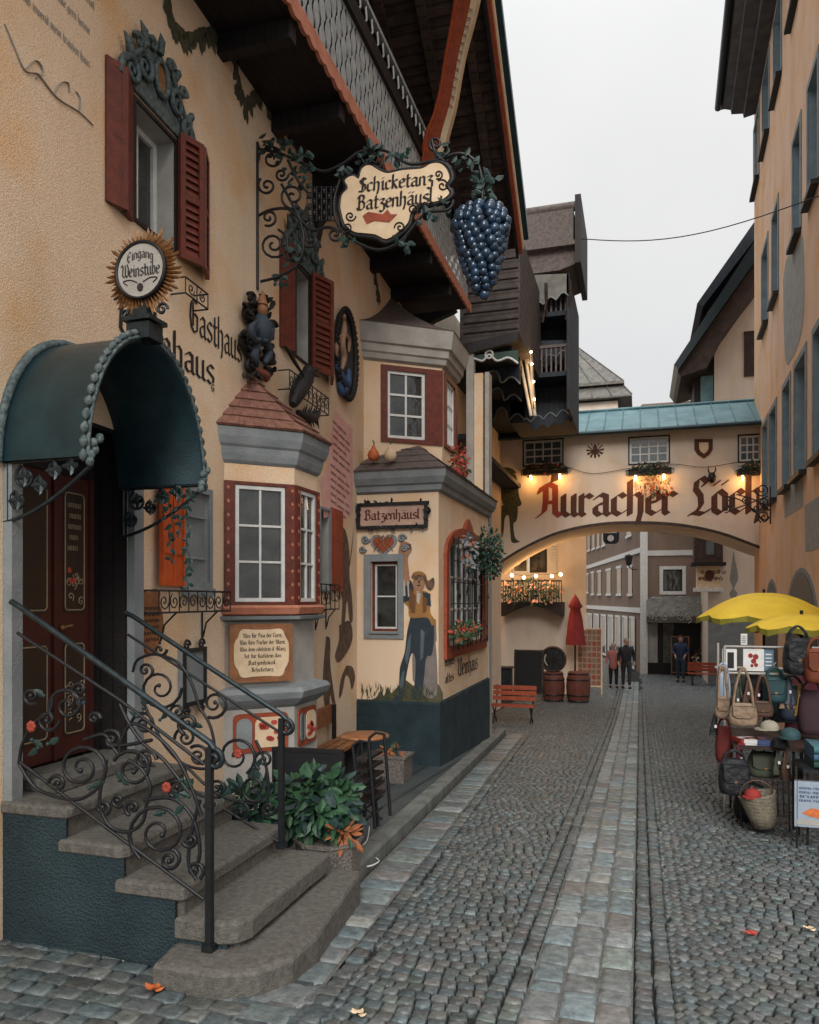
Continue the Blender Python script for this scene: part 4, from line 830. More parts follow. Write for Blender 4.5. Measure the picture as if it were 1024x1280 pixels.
railing(RN, [(14, 752), (24, 758), (150, 848), (262, 928), (268, 936)], [(262, 934), (260, 1188)],
    [(199, 1041, 40, 1.75, 2.2, 1), (102, 960, 30, 1.7, 0, -1), (166, 962, 26, 1.6, 3.6, 1), (148, 1000, 9, 1.2, 1, 1), (84, 882, 24, 1.6, 2.5, 1), (60, 900, 15, 1.4, 0, 1), (244, 1088, 12, 1.3, 1, -1), (236, 905, 14, 1.3, 2, 1), (118, 898, 8, 1.2, 0, -1), (100, 862, 12, 1.4, 1, 1), (140, 925, 13, 1.5, 4, 1), (182, 950, 14, 1.5, 0, -1), (222, 985, 12, 1.4, 2, 1), (212, 1075, 14, 1.5, 5, 1), (72, 980, 12, 1.4, 3, 1), (128, 1010, 10, 1.3, 1, -1), (40, 870, 11, 1.4, 1, 1), (166, 1010, 10, 1.3, 2, 1), (238, 1050, 10, 1.4, 3, -1)],
    [[(24, 955), (45, 985), (80, 998), (105, 997), (128, 978), (133, 950)], [(128, 975), (125, 1005), (137, 1032), (160, 1040), (178, 1028), (183, 1005)], [(183, 1005), (188, 985), (178, 962), (160, 950)], [(180, 1000), (215, 998), (240, 1020), (250, 1060), (245, 1090)], [(24, 955), (28, 930), (42, 905), (62, 890), (66, 870)], [(150, 945), (152, 925), (165, 905), (190, 915), (220, 945), (240, 985), (252, 1020)], [(105, 925), (130, 918), (142, 935), (150, 945)], [(150, 880), (162, 905), (180, 930), (205, 950), (236, 990)], [(133, 925), (150, 932), (190, 925)], [(250, 1000), (240, 1040), (236, 1078), (246, 1100)]],
    [(150, 975, -6, -14), (150, 975, 12, 6), (112, 985, 20, -8), (40, 925, 14, 10), (48, 935, -14, 10), (60, 930, 14, -8), (205, 1015, -14, 4), (218, 1018, 12, -12), (222, 1000, -5, -14), (180, 885, -2, -16), (172, 895, -12, -8), (55, 870, -14, -8), (232, 985, 10, -12), (236, 995, -12, -4), (228, 975, 12, 8)],
    [(40, 908, .036), (209, 984, .032)], 'near wrought iron stair railing, its scrolls in front of the door and blue side wall', [(22, 791), (150, 875), (255, 955)], [(24, 952), (130, 1032), (255, 1124)])
railing(RF, [(157, 766), (166, 770), (260, 833), (352, 893), (358, 899)], [(352, 898), (350, 1060)],
    [(200, 860, 28, 1.7, 0, 1), (295, 945, 26, 1.6, 1, -1), (232, 922, 14, 1.5, 3, 1), (268, 880, 18, 1.5, 2, -1), (318, 985, 18, 1.5, 1, 1), (300, 1015, 14, 1.4, 4, 1), (200, 812, 9, 1, 0, 1), (180, 905, 16, 1.6, 3, 1), (222, 890, 12, 1.5, 1, 1), (248, 945, 14, 1.6, 4, 1), (330, 950, 13, 1.5, 2, 1), (182, 838, 10, 1.3, 1, -1), (336, 1010, 10, 1.4, 0, 1), (270, 985, 13, 1.5, 2, -1)],
    [[(166, 840), (172, 825), (195, 818), (222, 828), (238, 850), (250, 885)], [(180, 880), (192, 905), (205, 930), (230, 955), (262, 960), (278, 940)], [(250, 885), (262, 905), (268, 930), (268, 960)], [(320, 925), (332, 955), (336, 990), (330, 1020)], [(230, 955), (262, 985), (290, 1000), (318, 1005)]],
    [(190, 880, -16, -8), (178, 878, 2, -18), (200, 900, 14, -14), (240, 905, 14, 4), (290, 985, -12, 10), (285, 975, 14, 8), (275, 990, 4, 16), (305, 1000, -16, 4), (318, 960, 10, -12)],
    [(298, 942, .036)], 'far wrought iron stair railing, its post beside the potted plants', [(160, 793), (350, 915)], [(166, 942), (348, 1052)])
# ================= balcony and roof of the guesthouse =================
BX = -2.85; BF = Fr((BX, 1.5), (BX, 12.9)); zb = 6.80
m = MB(); m.bf(BF, 0, 11.4, zb, zb+.11, -1.1, -.03); m.build('balcony', A['wooddk'], house); bal = bpy.data.objects['balcony']
for k in range(0, 9): Y = 2.6+1.15*k; MB().box(((BX-3.9)/2-.02, Y, zb-.09), (1.0, .12, .17)).build('joist', A['wooddk'], bal)
for Y in (8.35, 12.5):
    m = MB(); m.prism(yfr(Y), [(-3.85, zb-.9), (-3.7, zb-.9), (-3.62, zb-.55), (-3.35, zb-.32), (-3.0, zb-.2), (-2.95, zb-.17), (-3.85, zb-.17)], -.07, .07); m.build('bracket', A['wooddk'], bal)
m = MB(); u = 0
while u < 11.4:      # scalloped lower fascia
    q = [(u, zb+.14), (u, zb-.0)]+[(u+.19*k/6, zb-.0-.035*sin(pi*k/6)) for k in range(1, 6)]+[(u+.19, zb-.0), (u+.19, zb+.14)]; m.prism(BF, q, -.015, .02); u += .19
m.build('fascia', A['salmon'], bal)
m = MB(); u = .02
while u < 11.3:      # fretted planks
    n = 14; l, r_ = [], []
    for k in range(n+1):
        v = zb+.15+.80*k/n; g_ = .004+.050*max(0, sin(k/n*6*pi+(pi if int(u/.135) % 2 else 0))); l.append((u+g_, v)); r_.append((u+.135-g_, v))
    for k in range(n): m.prism(BF, [l[k], r_[k], r_[k+1], l[k+1]], -.003, .005)
    u += .135
m.build('balustrade', A['carve'], bal)
m = MB(); m.bf(BF, 0, 11.4, zb+.95, zb+1.13, -.06, .05); m.build('rail', A['black'], bal)
m = MB(); m.bf(BF, 0, 11.4, zb+1.40, zb+1.45, -.03, .03); m.bf(BF, 0, 11.4, zb+1.131, zb+1.15, -.02, .03)
for k in range(60): u = .1+.19*k; m.tube([BF.p(u, zb+1.15, .0), BF.p(u+.06, zb+1.23, .02), BF.p(u+.03, zb+1.33, .02), BF.p(u+.09, zb+1.40, 0)], .014, 4)
m.build('top_rail', A['carve'], bal)
m = MB(); m.bf(FA, 0, 13.0, 7.31, 12, -.9, -.01); m.build('gable_wall', A['wooddk'], house)
RP = Fr((-1.80, 0), (-1.80, 14)); e0, e1 = RP.uv(653, 308), RP.uv(615, 0); sl = (e1[1]-e0[1])/(e1[0]-e0[0]); yr = 5.6
def rz(Y): return e0[1]+sl*(Y-e0[0])
zr_ = rz(yr); nY = yr-(e0[0]-yr)
roof = MB(); roof.loft([[(x, e0[0], rz(e0[0])), (x, e0[0]+.1, rz(e0[0])+.12), (x, yr, zr_+.22), (x, nY, rz(e0[0])+.12), (x, nY, rz(e0[0])), (x, yr, zr_)] for x in (-9, -1.86)])
rf = roof.build('roof', A['wood'], house)
m = MB()
for k in range(9):     # rafters and battens under the slope
    x = -2.15-.55*k; 
    if x > -4.4: m.loft([[(x-.06, Y, rz(Y)-.004), (x+.06, Y, rz(Y)-.004), (x+.06, Y, rz(Y)-.13), (x-.06, Y, rz(Y)-.13)] for Y in (e0[0]-.02, yr)])
k = 0; Y = e0[0]-.15
while Y > yr: m.box((-3.0, Y, rz(Y)-.012), (2.2, .10, .018), rx=math.atan(sl)); Y -= .19
m.build('rafters', A['wood'], rf)
for nm, x0, x1, lo, hi, mat_ in (('bargeboard', -1.855, -1.80, -.10, .20, 'redlt'), ('bargeboard', -1.798, -1.775, -.02, .08, 'parch'), ('verge_trim', -1.798, -1.70, .12, .25, 'hood'), ('verge_trim', -1.90, -1.858, -.16, -.02, 'black')):
    m = MB(); m.loft([[(x0, Y, rz(Y)+lo), (x1, Y, rz(Y)+lo), (x1, Y, rz(Y)+hi), (x0, Y, rz(Y)+hi)] for Y in (e0[0]+.02, yr)]); m.loft([[(x0, 2*yr-Y, rz(Y)+lo), (x1, 2*yr-Y, rz(Y)+lo), (x1, 2*yr-Y, rz(Y)+hi), (x0, 2*yr-Y, rz(Y)+hi)] for Y in (e0[0]+.02, yr+.01)]); m.build(nm, A[mat_], rf)
# painted curved brace between balcony and gable
def by(py): return 9.9-1.1*(200-py)/200
le = [(570, -45), (567, 0), (561, 40), (555, 72), (549, 110), (541, 142), (530, 170), (524, 212)]; re = [(606, -45), (597, 0), (589, 32), (581, 63), (575, 95), (569, 130), (560, 165), (551, 205)]
def ypt(px, py, Y): f = yfr(Y); return f.px(px, py)
m = MB(); L3 = [ypt(a, b, by(b)) for a, b in bez(le, 3)]; R3 = [ypt(a, b, by(b)) for a, b in bez(re, 3)]; M3 = [a.lerp(b, .72) for a, b in zip(L3, R3)]; th = V((0, .14, 0))
m.loft([[a, b, b+th, a+th] for a, b in zip(L3, M3)], 0); m.loft([[a+V((.002, 0, 0)), b, b+th*.8, a+th*.8+V((.002, 0, 0))] for a, b in zip(M3, R3)], 1)
for i in range(4, 16):
    a = L3[i].lerp(R3[i], .80)-V((0, .004, 0)); m.tube([a+V((x*.03, -.004, z*.03)) for x, z in ((-1, -1), (1, -.4), (-.6, .4), (1, 1))], .006, 4, 2)
m.tube([a.lerp(b, .12)-V((0, .006, 0)) for a, b in zip(L3, R3)], .012, 4, 3)
m.build('painted_brace', [A['redlt'], A['parch'], A['woodm'], A['orange']], rf)
# ================= the hanging inn sign with its iron arm =================
HY = 6.8; HF = yfr(HY)
arm = thing('sign_bracket', HF.p(*HF.uv(322, 350)), 'long wrought iron arm with scrolls and vine leaves holding the hanging inn sign', 'bracket')
m = MB()
m.tube([HF.px(322, 178), HF.px(322, 362)], .016, 6)
for (x, y, r, tr, a0, cw) in ((340, 198, 17, 1.6, 3, 1), (334, 232, 12, 1.5, 4, -1), (366, 245, 17, 1.7, 1, 1), (342, 306, 20, 1.9, 5, 1), (336, 272, 11, 1.4, 2, -1), (388, 300, 11, 1.5, 3.5, -1), (419, 293, 11, 1.5, 5, 1), (352, 218, 9, 1.4, 0, 1), (362, 320, 10, 1.4, 0, -1), (545, 180, 9, 1.4, 2, 1), (470, 200, 12, 1.5, 3, -1), (542, 212, 8, 1.4, 1, 1), (500, 275, 9, 1.3, 0, 1), (484, 292, 10, 1.4, 3, -1)):
    m.tube([HF.px(a, b) for a, b in spiral(x, y, r, tr, a0, cw, n=24)], .013, 5)
for c_ in ([(322, 270), (340, 262), (362, 262), (378, 278), (392, 288), (410, 284), (425, 290)], [(322, 186), (350, 192), (380, 205), (404, 214), (428, 205), (450, 190), (480, 188), (512, 205), (545, 200), (575, 192), (597, 205), (603, 232), (602, 262)], [(352, 230), (372, 268), (380, 300), (372, 330), (350, 345), (326, 352)], [(425, 225), (418, 250), (420, 275), (432, 292), (452, 306), (476, 312), (502, 300), (530, 268), (560, 262), (567, 250)], [(540, 175), (545, 192), (556, 202)], [(360, 200), (372, 225), (384, 240)]):
    m.tube([HF.px(a, b) for a, b in bez(c_, 6)], .015, 5)
for k in range(7):
    m.tube([HF.px(384+k*6, 233), HF.px(384+k*6-0, 276)], .006, 4); 
    m.tube([HF.px(383, 234+k*7), HF.px(421, 234+k*7)], .006, 4)
for i in range(6):
    for j in range(6):
        if (i+j) % 2: m.ball(HF.px(387+i*6, 238+j*7), (.022, .008, .026), 4, 3)
m.build('scrollwork', A['iron'], arm)
m = MB(); r0 = random.Random(9)
for (x, y, s_, n) in ((352, 186, 14, 16), (376, 200, 14, 22), (372, 222, 12, 14), (462, 192, 16, 22), (497, 190, 12, 14), (432, 212, 10, 10), (588, 206, 16, 16), (608, 220, 12, 14), (600, 240, 12, 14), (440, 300, 10, 12), (372, 320, 12, 12), (345, 350, 10, 8), (532, 262, 18, 12), (556, 252, 8, 8), (505, 305, 8, 10), (556, 192, 9, 9), (326, 182, 8, 8)):
    for k in range(n):
        p = HF.px(x+r0.uniform(-s_, s_), y+r0.uniform(-s_, s_)*.8)+V((0, r0.uniform(-.06, .06), 0)); m.leaf(p, V((r0.uniform(-1, 1), r0.uniform(-.5, .5), r0.uniform(-1, .6))).normalized()*r0.uniform(.06, .11), r0.uniform(.02, .035), V((0, -1, .2)))
m.build('vine_leaves', A['leafd'], arm)
sg = thing('hanging_sign', HF.p(*HF.uv(495, 305)), 'curly edged cream board lettered in blackletter hanging from the long iron arm', 'sign')
out = [(424, 262), (426, 246), (434, 236), (430, 226), (440, 220), (448, 224), (452, 211), (462, 206), (474, 213), (486, 217), (505, 213), (530, 211), (541, 205), (553, 204), (562, 211), (566, 224), (560, 234), (566, 243), (556, 252), (540, 256), (526, 258), (516, 268), (512, 282), (500, 294), (484, 304), (470, 298), (456, 296), (442, 294), (430, 284)]
ob = [HF.uv(*p) for p in bez(out+[out[0]], 3)[:-1]]; cx_ = sum(p[0] for p in ob)/len(ob); cz_ = sum(p[1] for p in ob)/len(ob)
MB().prism(HF, ob, -.02, .02).tube([HF.p(a, b, 0) for a, b in ob], .026, 6, closed=True).build('rim', A['black'], sg)
MB().prism(HF, [(cx_+(a-cx_)*.955, cz_+(b-cz_)*.94) for a, b in ob], -.03, .03).build('board', A['parch'], sg)
m = MB(); a, b = HF.uv(449, 238), HF.uv(546, 230); q = atan2(b[1]-a[1]+.02, b[0]-a[0]); write(m, HF, 'Schicketanz', a[0], a[1]-.035, .082, (b[0]-a[0])*.97, q, d=.034, nib=2.2)
a, b = HF.uv(447, 259), HF.uv(546, 250); write(m, HF, 'Batzenhäusl', a[0], a[1]-.045, .085, (b[0]-a[0])*.97, q, d=.034, nib=2.2); m.build('lettering', A['ink'], sg)
m = MB(); m.prism(HF, [HF.uv(*p) for p in ((455, 272), (462, 267), (480, 270), (486, 264), (490, 270), (498, 270), (488, 280), (470, 278), (460, 282))], .031, .036, 0)
for (x, y, r, a0, cw) in ((438, 270, 7, 0, 1), (434, 284, 6, 2, -1), (553, 232, 8, 4, 1), (516, 262, 7, 1, -1), (500, 284, 7, 3, 1), (548, 218, 6, 2, -1)): m.tube([HF.px(a, b, .033) for a, b in spiral(x, y, r, 1.4, a0, cw)], .008, 4, 1)
m.build('painted_curls', [A['redlt'], A['ink']], sg)
gr = MB(); r0 = random.Random(4); ctr = HF.px(601, 268); bot = HF.px(603, 368)
for k in range(15):
    t = k/14; c_ = ctr.lerp(bot, t); rad_ = .235*(1-t)**.62*(.72+.28*min(1, t*7))+.02; nn = max(1, int(2*pi*rad_/.085))
    for j in range(nn): a = 2*pi*(j+.5*(k % 2))/nn+r0.uniform(-.1, .1); gr.ball(c_+V((rad_*cos(a), rad_*sin(a), r0.uniform(-.012, .012))), .049*r0.uniform(.8, 1.08), 10, 7)
gb = gr.build('grape_bunch', A['grape'], None, label='big bunch of dark blue grapes hanging at the end of the iron arm', cat='grape bunch', recalc=False)
# ================= carved figures, signs and iron baskets on the facade =================
def on(fr, x, y, d=0): return fr.px(x, y, d)
cf = thing('carved_figure', on(FA, 325, 476), 'dark carved figure riding on scrolls beside the house name above the lower oriel', 'carving')
def fl(fr, pts, r, mb, d=.06, mi=0, n=7): 
    q = bez(pts, 5); mb.tube([fr.px(a, b, d) for a, b in q], [r*(.35+.65*sin(pi*(i+.6)/(len(q)+.2))) for i in range(len(q))], n, mi)
m = MB()
for (x, y, r, a0, cw, rr_2) in ((315, 392, 11, 5, -1, .035), (312, 428, 11, 4, -1, .035), (316, 456, 8, 2, 1, .03), (338, 446, 8, 1, 1, .03), (339, 408, 7, 0, -1, .025), (314, 372, 6, 4, 1, .02), (336, 464, 6, 3, -1, .022)):
    q = spiral(x, y, r, 1.5, a0, cw, n=20); m.tube([FA.px(a, b, .05+.04*i/20) for i, (a, b) in enumerate(q)], [rr_2*(1.1-.6*i/20) for i in range(21)], 6)
r0 = random.Random(6)
for k in range(46):
    x, y = r0.uniform(306, 344), r0.uniform(370, 470); p = FA.px(x, y, .04+r0.random()*.05); v = FA.px(x+r0.uniform(-9, 9), y+r0.uniform(-10, 10), .12)-p; m.tube([p, p+v*.5, p+v], [.03, .024, .005], 5)
m.build('scrolls', A['wooddk'], cf)
m = MB(); m.lathe([(.02, -.16), (.085, -.12), (.11, -.02), (.095, .07), (.05, .14), (.03, .17)], on(FA, 327, 412, .12), 12); fl(FA, [(322, 402), (314, 410), (318, 424), (326, 424)], .035, m, .16); fl(FA, [(332, 400), (340, 410), (336, 424), (330, 426)], .035, m, .18); fl(FA, [(324, 428), (318, 442), (322, 456)], .045, m, .12); fl(FA, [(331, 428), (337, 440), (331, 454)], .045, m, .14); m.build('torso', col('carved_blue', (.035, .05, .07)), cf)
m = MB(); q = on(FA, 328, 388, .13); m.ball(q, (.055, .06, .07), 10, 7); m.ball(q+V((.05, -.01, 0)), .014, 5, 4); m.tube([q+V((.0, 0, .05)), q+V((.0, 0, .10)), q+V((.01, 0, .19))], [.06, .045, .008], 8); m.build('head', A['woodm'], cf)
m = MB(); fl(FA, [(318, 462), (326, 466), (333, 470), (332, 476)], .05, m, .07); m.build('small_beast', col('carved_rust', (.22, .07, .04)), cf)
md = thing('relief_medallion', on(FA, 428, 504), 'tall oval painted relief in a dark wreath between upper window and upper oriel', 'relief')
a, b = FA.uv(414, 440), FA.uv(442, 440); oc = ((a[0]+b[0])/2, FA.uv(428, 443)[1]); oa = (b[0]-a[0])/2*.86; obh = (FA.uv(428, 386)[1]-FA.uv(428, 500)[1])/2*.93
m = MB(); q = oval(*oc, oa, obh, 40); m.tube([FA.p(x, y, .05) for x, y in q], .035, 6, closed=True)
for k, (x, y) in enumerate(oval(*oc, oa+.01, obh+.02, 44)): m.ball(FA.p(x, y, .07), (.035, .035, .045), 5, 4)
m.build('wreath', A['wooddk'], md)
MB().prism(FA, q, .004, .03).build('ground', col('relief_dark', (.045, .045, .045)), md)
m = MB()
fl(FA, [(429, 398), (430, 412), (427, 430), (430, 448), (427, 462)], .055, m, .05); fl(FA, [(430, 415), (436, 425), (436, 440)], .03, m, .06); fl(FA, [(427, 418), (421, 432), (422, 448)], .03, m, .06); m.ball(on(FA, 429, 396, .06), .045, 7, 5); m.build('relief_figure', col('relief_flesh', (.36, .21, .14)), md)
m = MB(); fl(FA, [(421, 455), (426, 470), (434, 480), (436, 462)], .06, m, .05); fl(FA, [(424, 478), (428, 490), (434, 484)], .05, m, .05); m.build('relief_drapery', col('relief_blue', (.05, .10, .22)), md)
def basket(fr, x0, x1, y0, y1, dep, label, brk=True):
    t = thing('iron_basket', fr.px((x0+x1)/2, y1), label, 'window basket', 'iron window baskets'); m = MB()
    u0, v1 = fr.uv(x0, y0, dep); u1, _ = fr.uv(x1, y0, dep); v0 = fr.uv(x0, y1, dep)[1]
    for v in (v0, v1): m.tube([fr.p(u0, v, .01), fr.p(u0, v, dep), fr.p(u1, v, dep), fr.p(u1, v, .01)], .008, 5)
    n = max(2, int((u1-u0)/.13))
    for k in range(n+1): u = u0+(u1-u0)*k/n; m.tube([fr.p(u, v0, dep), fr.p(u, v1, dep)], .006, 4)
    for k in range(n):
        u = u0+(u1-u0)*(k+.5)/n; m.tube([fr.p(a, b, dep) for a, b in spiral(u, (v0+v1)/2, (v1-v0)*.40, 1.4, k*2, 1 if k % 2 else -1, n=12)], .006, 4)
    m.build('cage', A['iron'], t)
    if brk:
        m = MB()
        for u in (u0+(u1-u0)*.22, u0+(u1-u0)*.8): m.tube([fr.p(u, v0-.22, .01), fr.p(u, v0-.22, .02), fr.p(u, v0-.10, .05), fr.p(u, v0-.02, dep*.85), fr.p(u, v0, dep)], .008, 5); m.tube([fr.p(u, v0-.25, .012), fr.p(u, v0, .012)], .008, 5)
        m.build('brackets', A['iron'], t)
basket(FA, 199, 288, 738, 766, .16, 'iron basket under the orange shuttered window'); basket(FA, 232, 260, 346, 366, .14, 'small iron basket under the first upper window, behind the sunburst sign', False)
basket(FA, 362, 411, 462, 486, .14, 'iron basket under the second upper window', False)
basket(FA, 402, 424, 730, 762, .14, 'iron basket below the small red shutter beside the lower oriel')
b3 = thing('carved_beast', on(FA, 372, 510), 'dark carved beast leaning out of the basket under the second upper window', 'carving')
m = MB(); fl(FA, [(366, 506), (374, 488), (384, 470), (388, 462)], .10, m, .14); fl(FA, [(380, 470), (370, 455), (360, 438), (356, 432)], .022, m, .18); m.ball(on(FA, 386, 466, .16), (.08, .08, .09), 8, 6); m.build('body', A['wooddk'], b3)
m = MB()
for (dx, dy) in ((12, -6), (12, 6), (4, 12)): m.tube([on(FA, 388, 466, .16), on(FA, 388+dx, 466+dy, .2)], [.03, .006], 5)
m.build('limbs', A['wooddk'], b3)
b4 = thing('dragon_head', on(FA, 385, 540), 'small dark dragon head carving on the edge of the lower oriel roof', 'carving'); m = MB()
fl(FA, [(372, 515), (382, 520), (392, 522), (399, 515)], .06, m, .12); m.build('head', A['wooddk'], b4); m = MB()
for k in range(7): m.tube([on(FA, 378+3*k, 518, .13), on(FA, 381+3.4*k, 508-(k % 2)*3, .14)], [.02, .004], 4); m.tube([on(FA, 378+3*k, 524, .13), on(FA, 381+3*k, 536-(k % 3)*2, .14)], [.02, .004], 4)
m.build('spikes', A['wooddk'], b4)
# jug-shaped board
jb = thing('jug_board', on(FA, 184, 818), 'brown wooden board shaped like a wine jug beside the door jamb', 'sign')
jp = [(172, 745), (176, 738), (182, 742), (190, 736), (196, 742), (193, 752), (198, 765), (199, 785), (193, 805), (186, 817), (177, 812), (170, 795), (168, 775), (173, 760)]
MB().prism(FA, [FA.uv(*p) for p in bez(jp+[jp[0]], 3)[:-1]], .004, .035).build('board', A['woodm'], jb)
m = MB()
for k in range(6): a, b = FA.uv(173, 762+k*8), FA.uv(194, 762+k*8); write(m, FA, ('munui', 'inum', 'unmin', 'mun', 'inmu', 'umi')[k], a[0], a[1], .02, b[0]-a[0], d=.037)
m.build('lettering', A['ink'], jb)
sc_ = thing('iron_showcase', on(FA, 235, 892), 'narrow iron framed notice case with scrolled ends on the wall behind the stairs', 'notice case')
a, b = FA.uv(222, 812), FA.uv(250, 812); v0 = FA.uv(222, 884)[1]; MB().bf(FA, a[0], b[0], v0, a[1], .004, .05).build('case', A['grey'], sc_)
m = MB(); surround(FA, (a[0]+.03, b[0]-.03, v0+.03, a[1]-.03), .035, .05, .065, m)
for v, s2 in ((a[1]+.03, 1), (v0-.03, -1)):
    for u in (a[0]+.06, b[0]-.06): m.tube([FA.p(p[0], p[1], .05) for p in spiral(u, v, .05, 1.4, 0, s2)], .011, 5)
m.build('iron_frame', A['iron'], sc_)
# Batzenhäusl name board
nb = thing('name_board', on(FB, 492, 660), 'small pink board in a black leafy iron frame above the corner room window', 'sign')
a, b = FB.uv(452, 634), FB.uv(532, 656); MB().bf(FB, a[0], b[0], b[1], a[1], .004, .05).build('board', col('pink_board', (.52, .34, .26)), nb)
m = MB(); surround(FB, (a[0], b[0], b[1], a[1]), .045, .03, .075, m); r0 = random.Random(8)
for k in range(70):
    s_ = r0.random(); q = r0.choice([(a[0]+(b[0]-a[0])*s_, a[1]+.04), (a[0]+(b[0]-a[0])*s_, b[1]-.04), (a[0]-.04, b[1]+(a[1]-b[1])*s_), (b[0]+.04, b[1]+(a[1]-b[1])*s_)]); m.leaf(FB.p(q[0], q[1], .07), V((r0.uniform(-.07, .07), -.02, r0.uniform(-.05, .08))), .018, V((0, -1, 0)))
m.build('iron_frame', A['iron'], nb)
m = MB(); write(m, FB, 'Batzenhäusl', a[0]+.06, b[1]+.085, .085, b[0]-a[0]-.12, d=.054, nib=2.1); m.build('lettering', col('oxblood_ink', (.10, .016, .014)), nb)
# gourds on the corner roof
for (x, y, r, mm_, lb) in ((467, 572, .085, 'oflow', 'orange and green gourd sitting on the corner room roof'), (488, 572, .09, 'parch', 'pale cream gourd beside the orange one on the corner room roof')):
    t = thing('gourd', FB.px(x, y, .06)+V((0, 0, -.08)), lb, 'gourd', 'gourds on the little roof'); p = FB.px(x, y-3, .06)
    MB().lathe([(.001, -r), (r*.8, -r*.7), (r, -.01), (r*.8, r*.6), (r*.35, r*1.1), (r*.28, r*1.5), (.001, r*1.6)], p, 14).build('fruit', A[mm_], t); MB().tube([p+V((0, 0, r*1.5)), p+V((.01, 0, r*2.0)), p+V((-.01, 0, r*2.4))], .010, 5).build('stalk', A['leaf'], t)
def foliage(name, c, R3, n, ls, mats, label, cat, group=None, parent=None, seed=1, droop=.3, loc=None, w=.32):
    m = MB(); r0 = random.Random(seed); c = V(c)
    for k in range(n):
        v = V((r0.gauss(0, 1), r0.gauss(0, 1), r0.gauss(0, 1))).normalized()*(r0.random()**.45); p = c+V((v.x*R3[0], v.y*R3[1], v.z*R3[2]))
        d = (v+V((0, 0, -droop))+V((r0.uniform(-.6, .6), r0.uniform(-.6, .6), r0.uniform(-.6, .6)))).normalized(); L = ls*r0.uniform(.6, 1.3); m.leaf(p, d*L, L*w, V((r0.uniform(-.5, .5), -.6, r0.uniform(.2, 1))).normalized(), r0.choices(range(len(mats)), [.6]+[.4/(len(mats)-1)]*(len(mats)-1) if len(mats) > 1 else [1])[0])
    return m.build(name, [A[q] for q in mats], parent, recalc=False, loc=loc, label=label, cat=cat, group=group)
foliage('red_flowers', FB2.px(574, 575, .12), (.12, .35, .22), 140, .07, ['flower', 'dry', 'leaf'], 'red autumn flowers on the roof at the foot of the upper oriel', 'flowers', seed=3)
foliage('window_greens', FB2.px(582, 788, .18), (.12, .8, .14), 300, .08, ['leaf', 'dry', 'flower'], 'green and red plants in the box under the barred window', 'plants', seed=4)
foliage('leafy_wreath_ball', FB2.px(612, 690, .30), (.22, .22, .42), 520, .07, ['leafd', 'leaf'], 'dark leafy bush hanging at the corner beside the barred window', 'hanging plant', seed=5)
foliage('dried_bunch', FB2.px(586, 690, .22), (.10, .16, .30), 170, .09, ['grey', 'leafd', 'dry'], 'pale dried bunch hanging at the top of the barred window', 'dried bunch', seed=6, droop=1)
# ================= the next house, with its stacked boarded galleries =================
def pl(Y, pts): f = yfr(Y); return [f.uv(*p) for p in pts]
h2 = thing('gallery_house', (-4.5, 17, -1), 'tall house with dark boarded galleries and scalloped valances beyond the guesthouse', 'house')
m = MB(); m.box((-7.2, 17.3, 3.2), (7.0, 7.4, 9.0)); x0 = -3.7
m.build('wall', A['cream2'], h2)
# white and ochre piers just past the corner room
m = MB(); f = yfr(13.62)
for (a, b) in ((583, 592),):
    u0, u1 = f.uv(a, 500)[0], f.uv(b, 500)[0]; m.bf(f, u0, u1, -1, 6.3, -.15, .0)
m.build('pier', A['greylt'], h2); m = MB(); m.bf(f, f.uv(592.2, 500)[0], f.uv(603, 500)[0], -1, 5.9, -.3, -.05); m.build('ochre_strip', A['cream'], h2)
m = MB(); u0, u1 = f.uv(606, 500)[0], f.uv(611, 500)[0]; m.bf(f, u0, u1, -1, 5.9, -.3, -.02); m.build('drainpipe', A['greylt'], h2)
# boarded flank above the balcony end, with its grey shingled slope
Y0 = 13.7; f = yfr(Y0)
q = pl(Y0, [(575, 300), (651, 292), (649, 417), (585, 432), (575, 432)]); m = MB(); m.prism(f, q, -3.0, 0); m.build('flank_wall', mt('grey_brown_boards', (.095, .075, .07), (.05, .04, .037), .8, scale=6, bump=.4, wave=('Z', 1.7, .6)), h2)
m = MB()
for k in range(10):
    y = 302+k*12.5; m.bf(f, f.uv(580, y)[0], f.uv(648, y)[0], f.uv(600, y+1.2)[1], f.uv(600, y)[1], .0, .025)
q = pl(Y0, [(583, 432), (649, 417), (648, 428), (583, 446)]); m.prism(f, q, 0.0, .12); m.build('trim_boards', A['wooddk'], h2)
q = pl(Y0, [(581, 446), (648, 438), (648, 452), (640, 449), (625, 452), (612, 447), (600, 453), (588, 449), (581, 458)]); m = MB(); m.prism(f, q, -.02, .03); m.build('valance', mt('moss_green_paint', (.045, .085, .07), (.03, .055, .045), .7, scale=6), h2)
m = MB(); pts = [f.uv(*p) for p in bez([(582, 454), (592, 449), (604, 452), (612, 444), (622, 452), (636, 448), (648, 455)], 5)]; m.tube([f.p(a, b, .04) for a, b in pts], .022, 5); m.tube([f.p(a, b, .04) for a, b in oval(*f.uv(612, 444), .07, .07, 12)], .02, 5, closed=True); m.build('valance_edge', A['white'], h2)
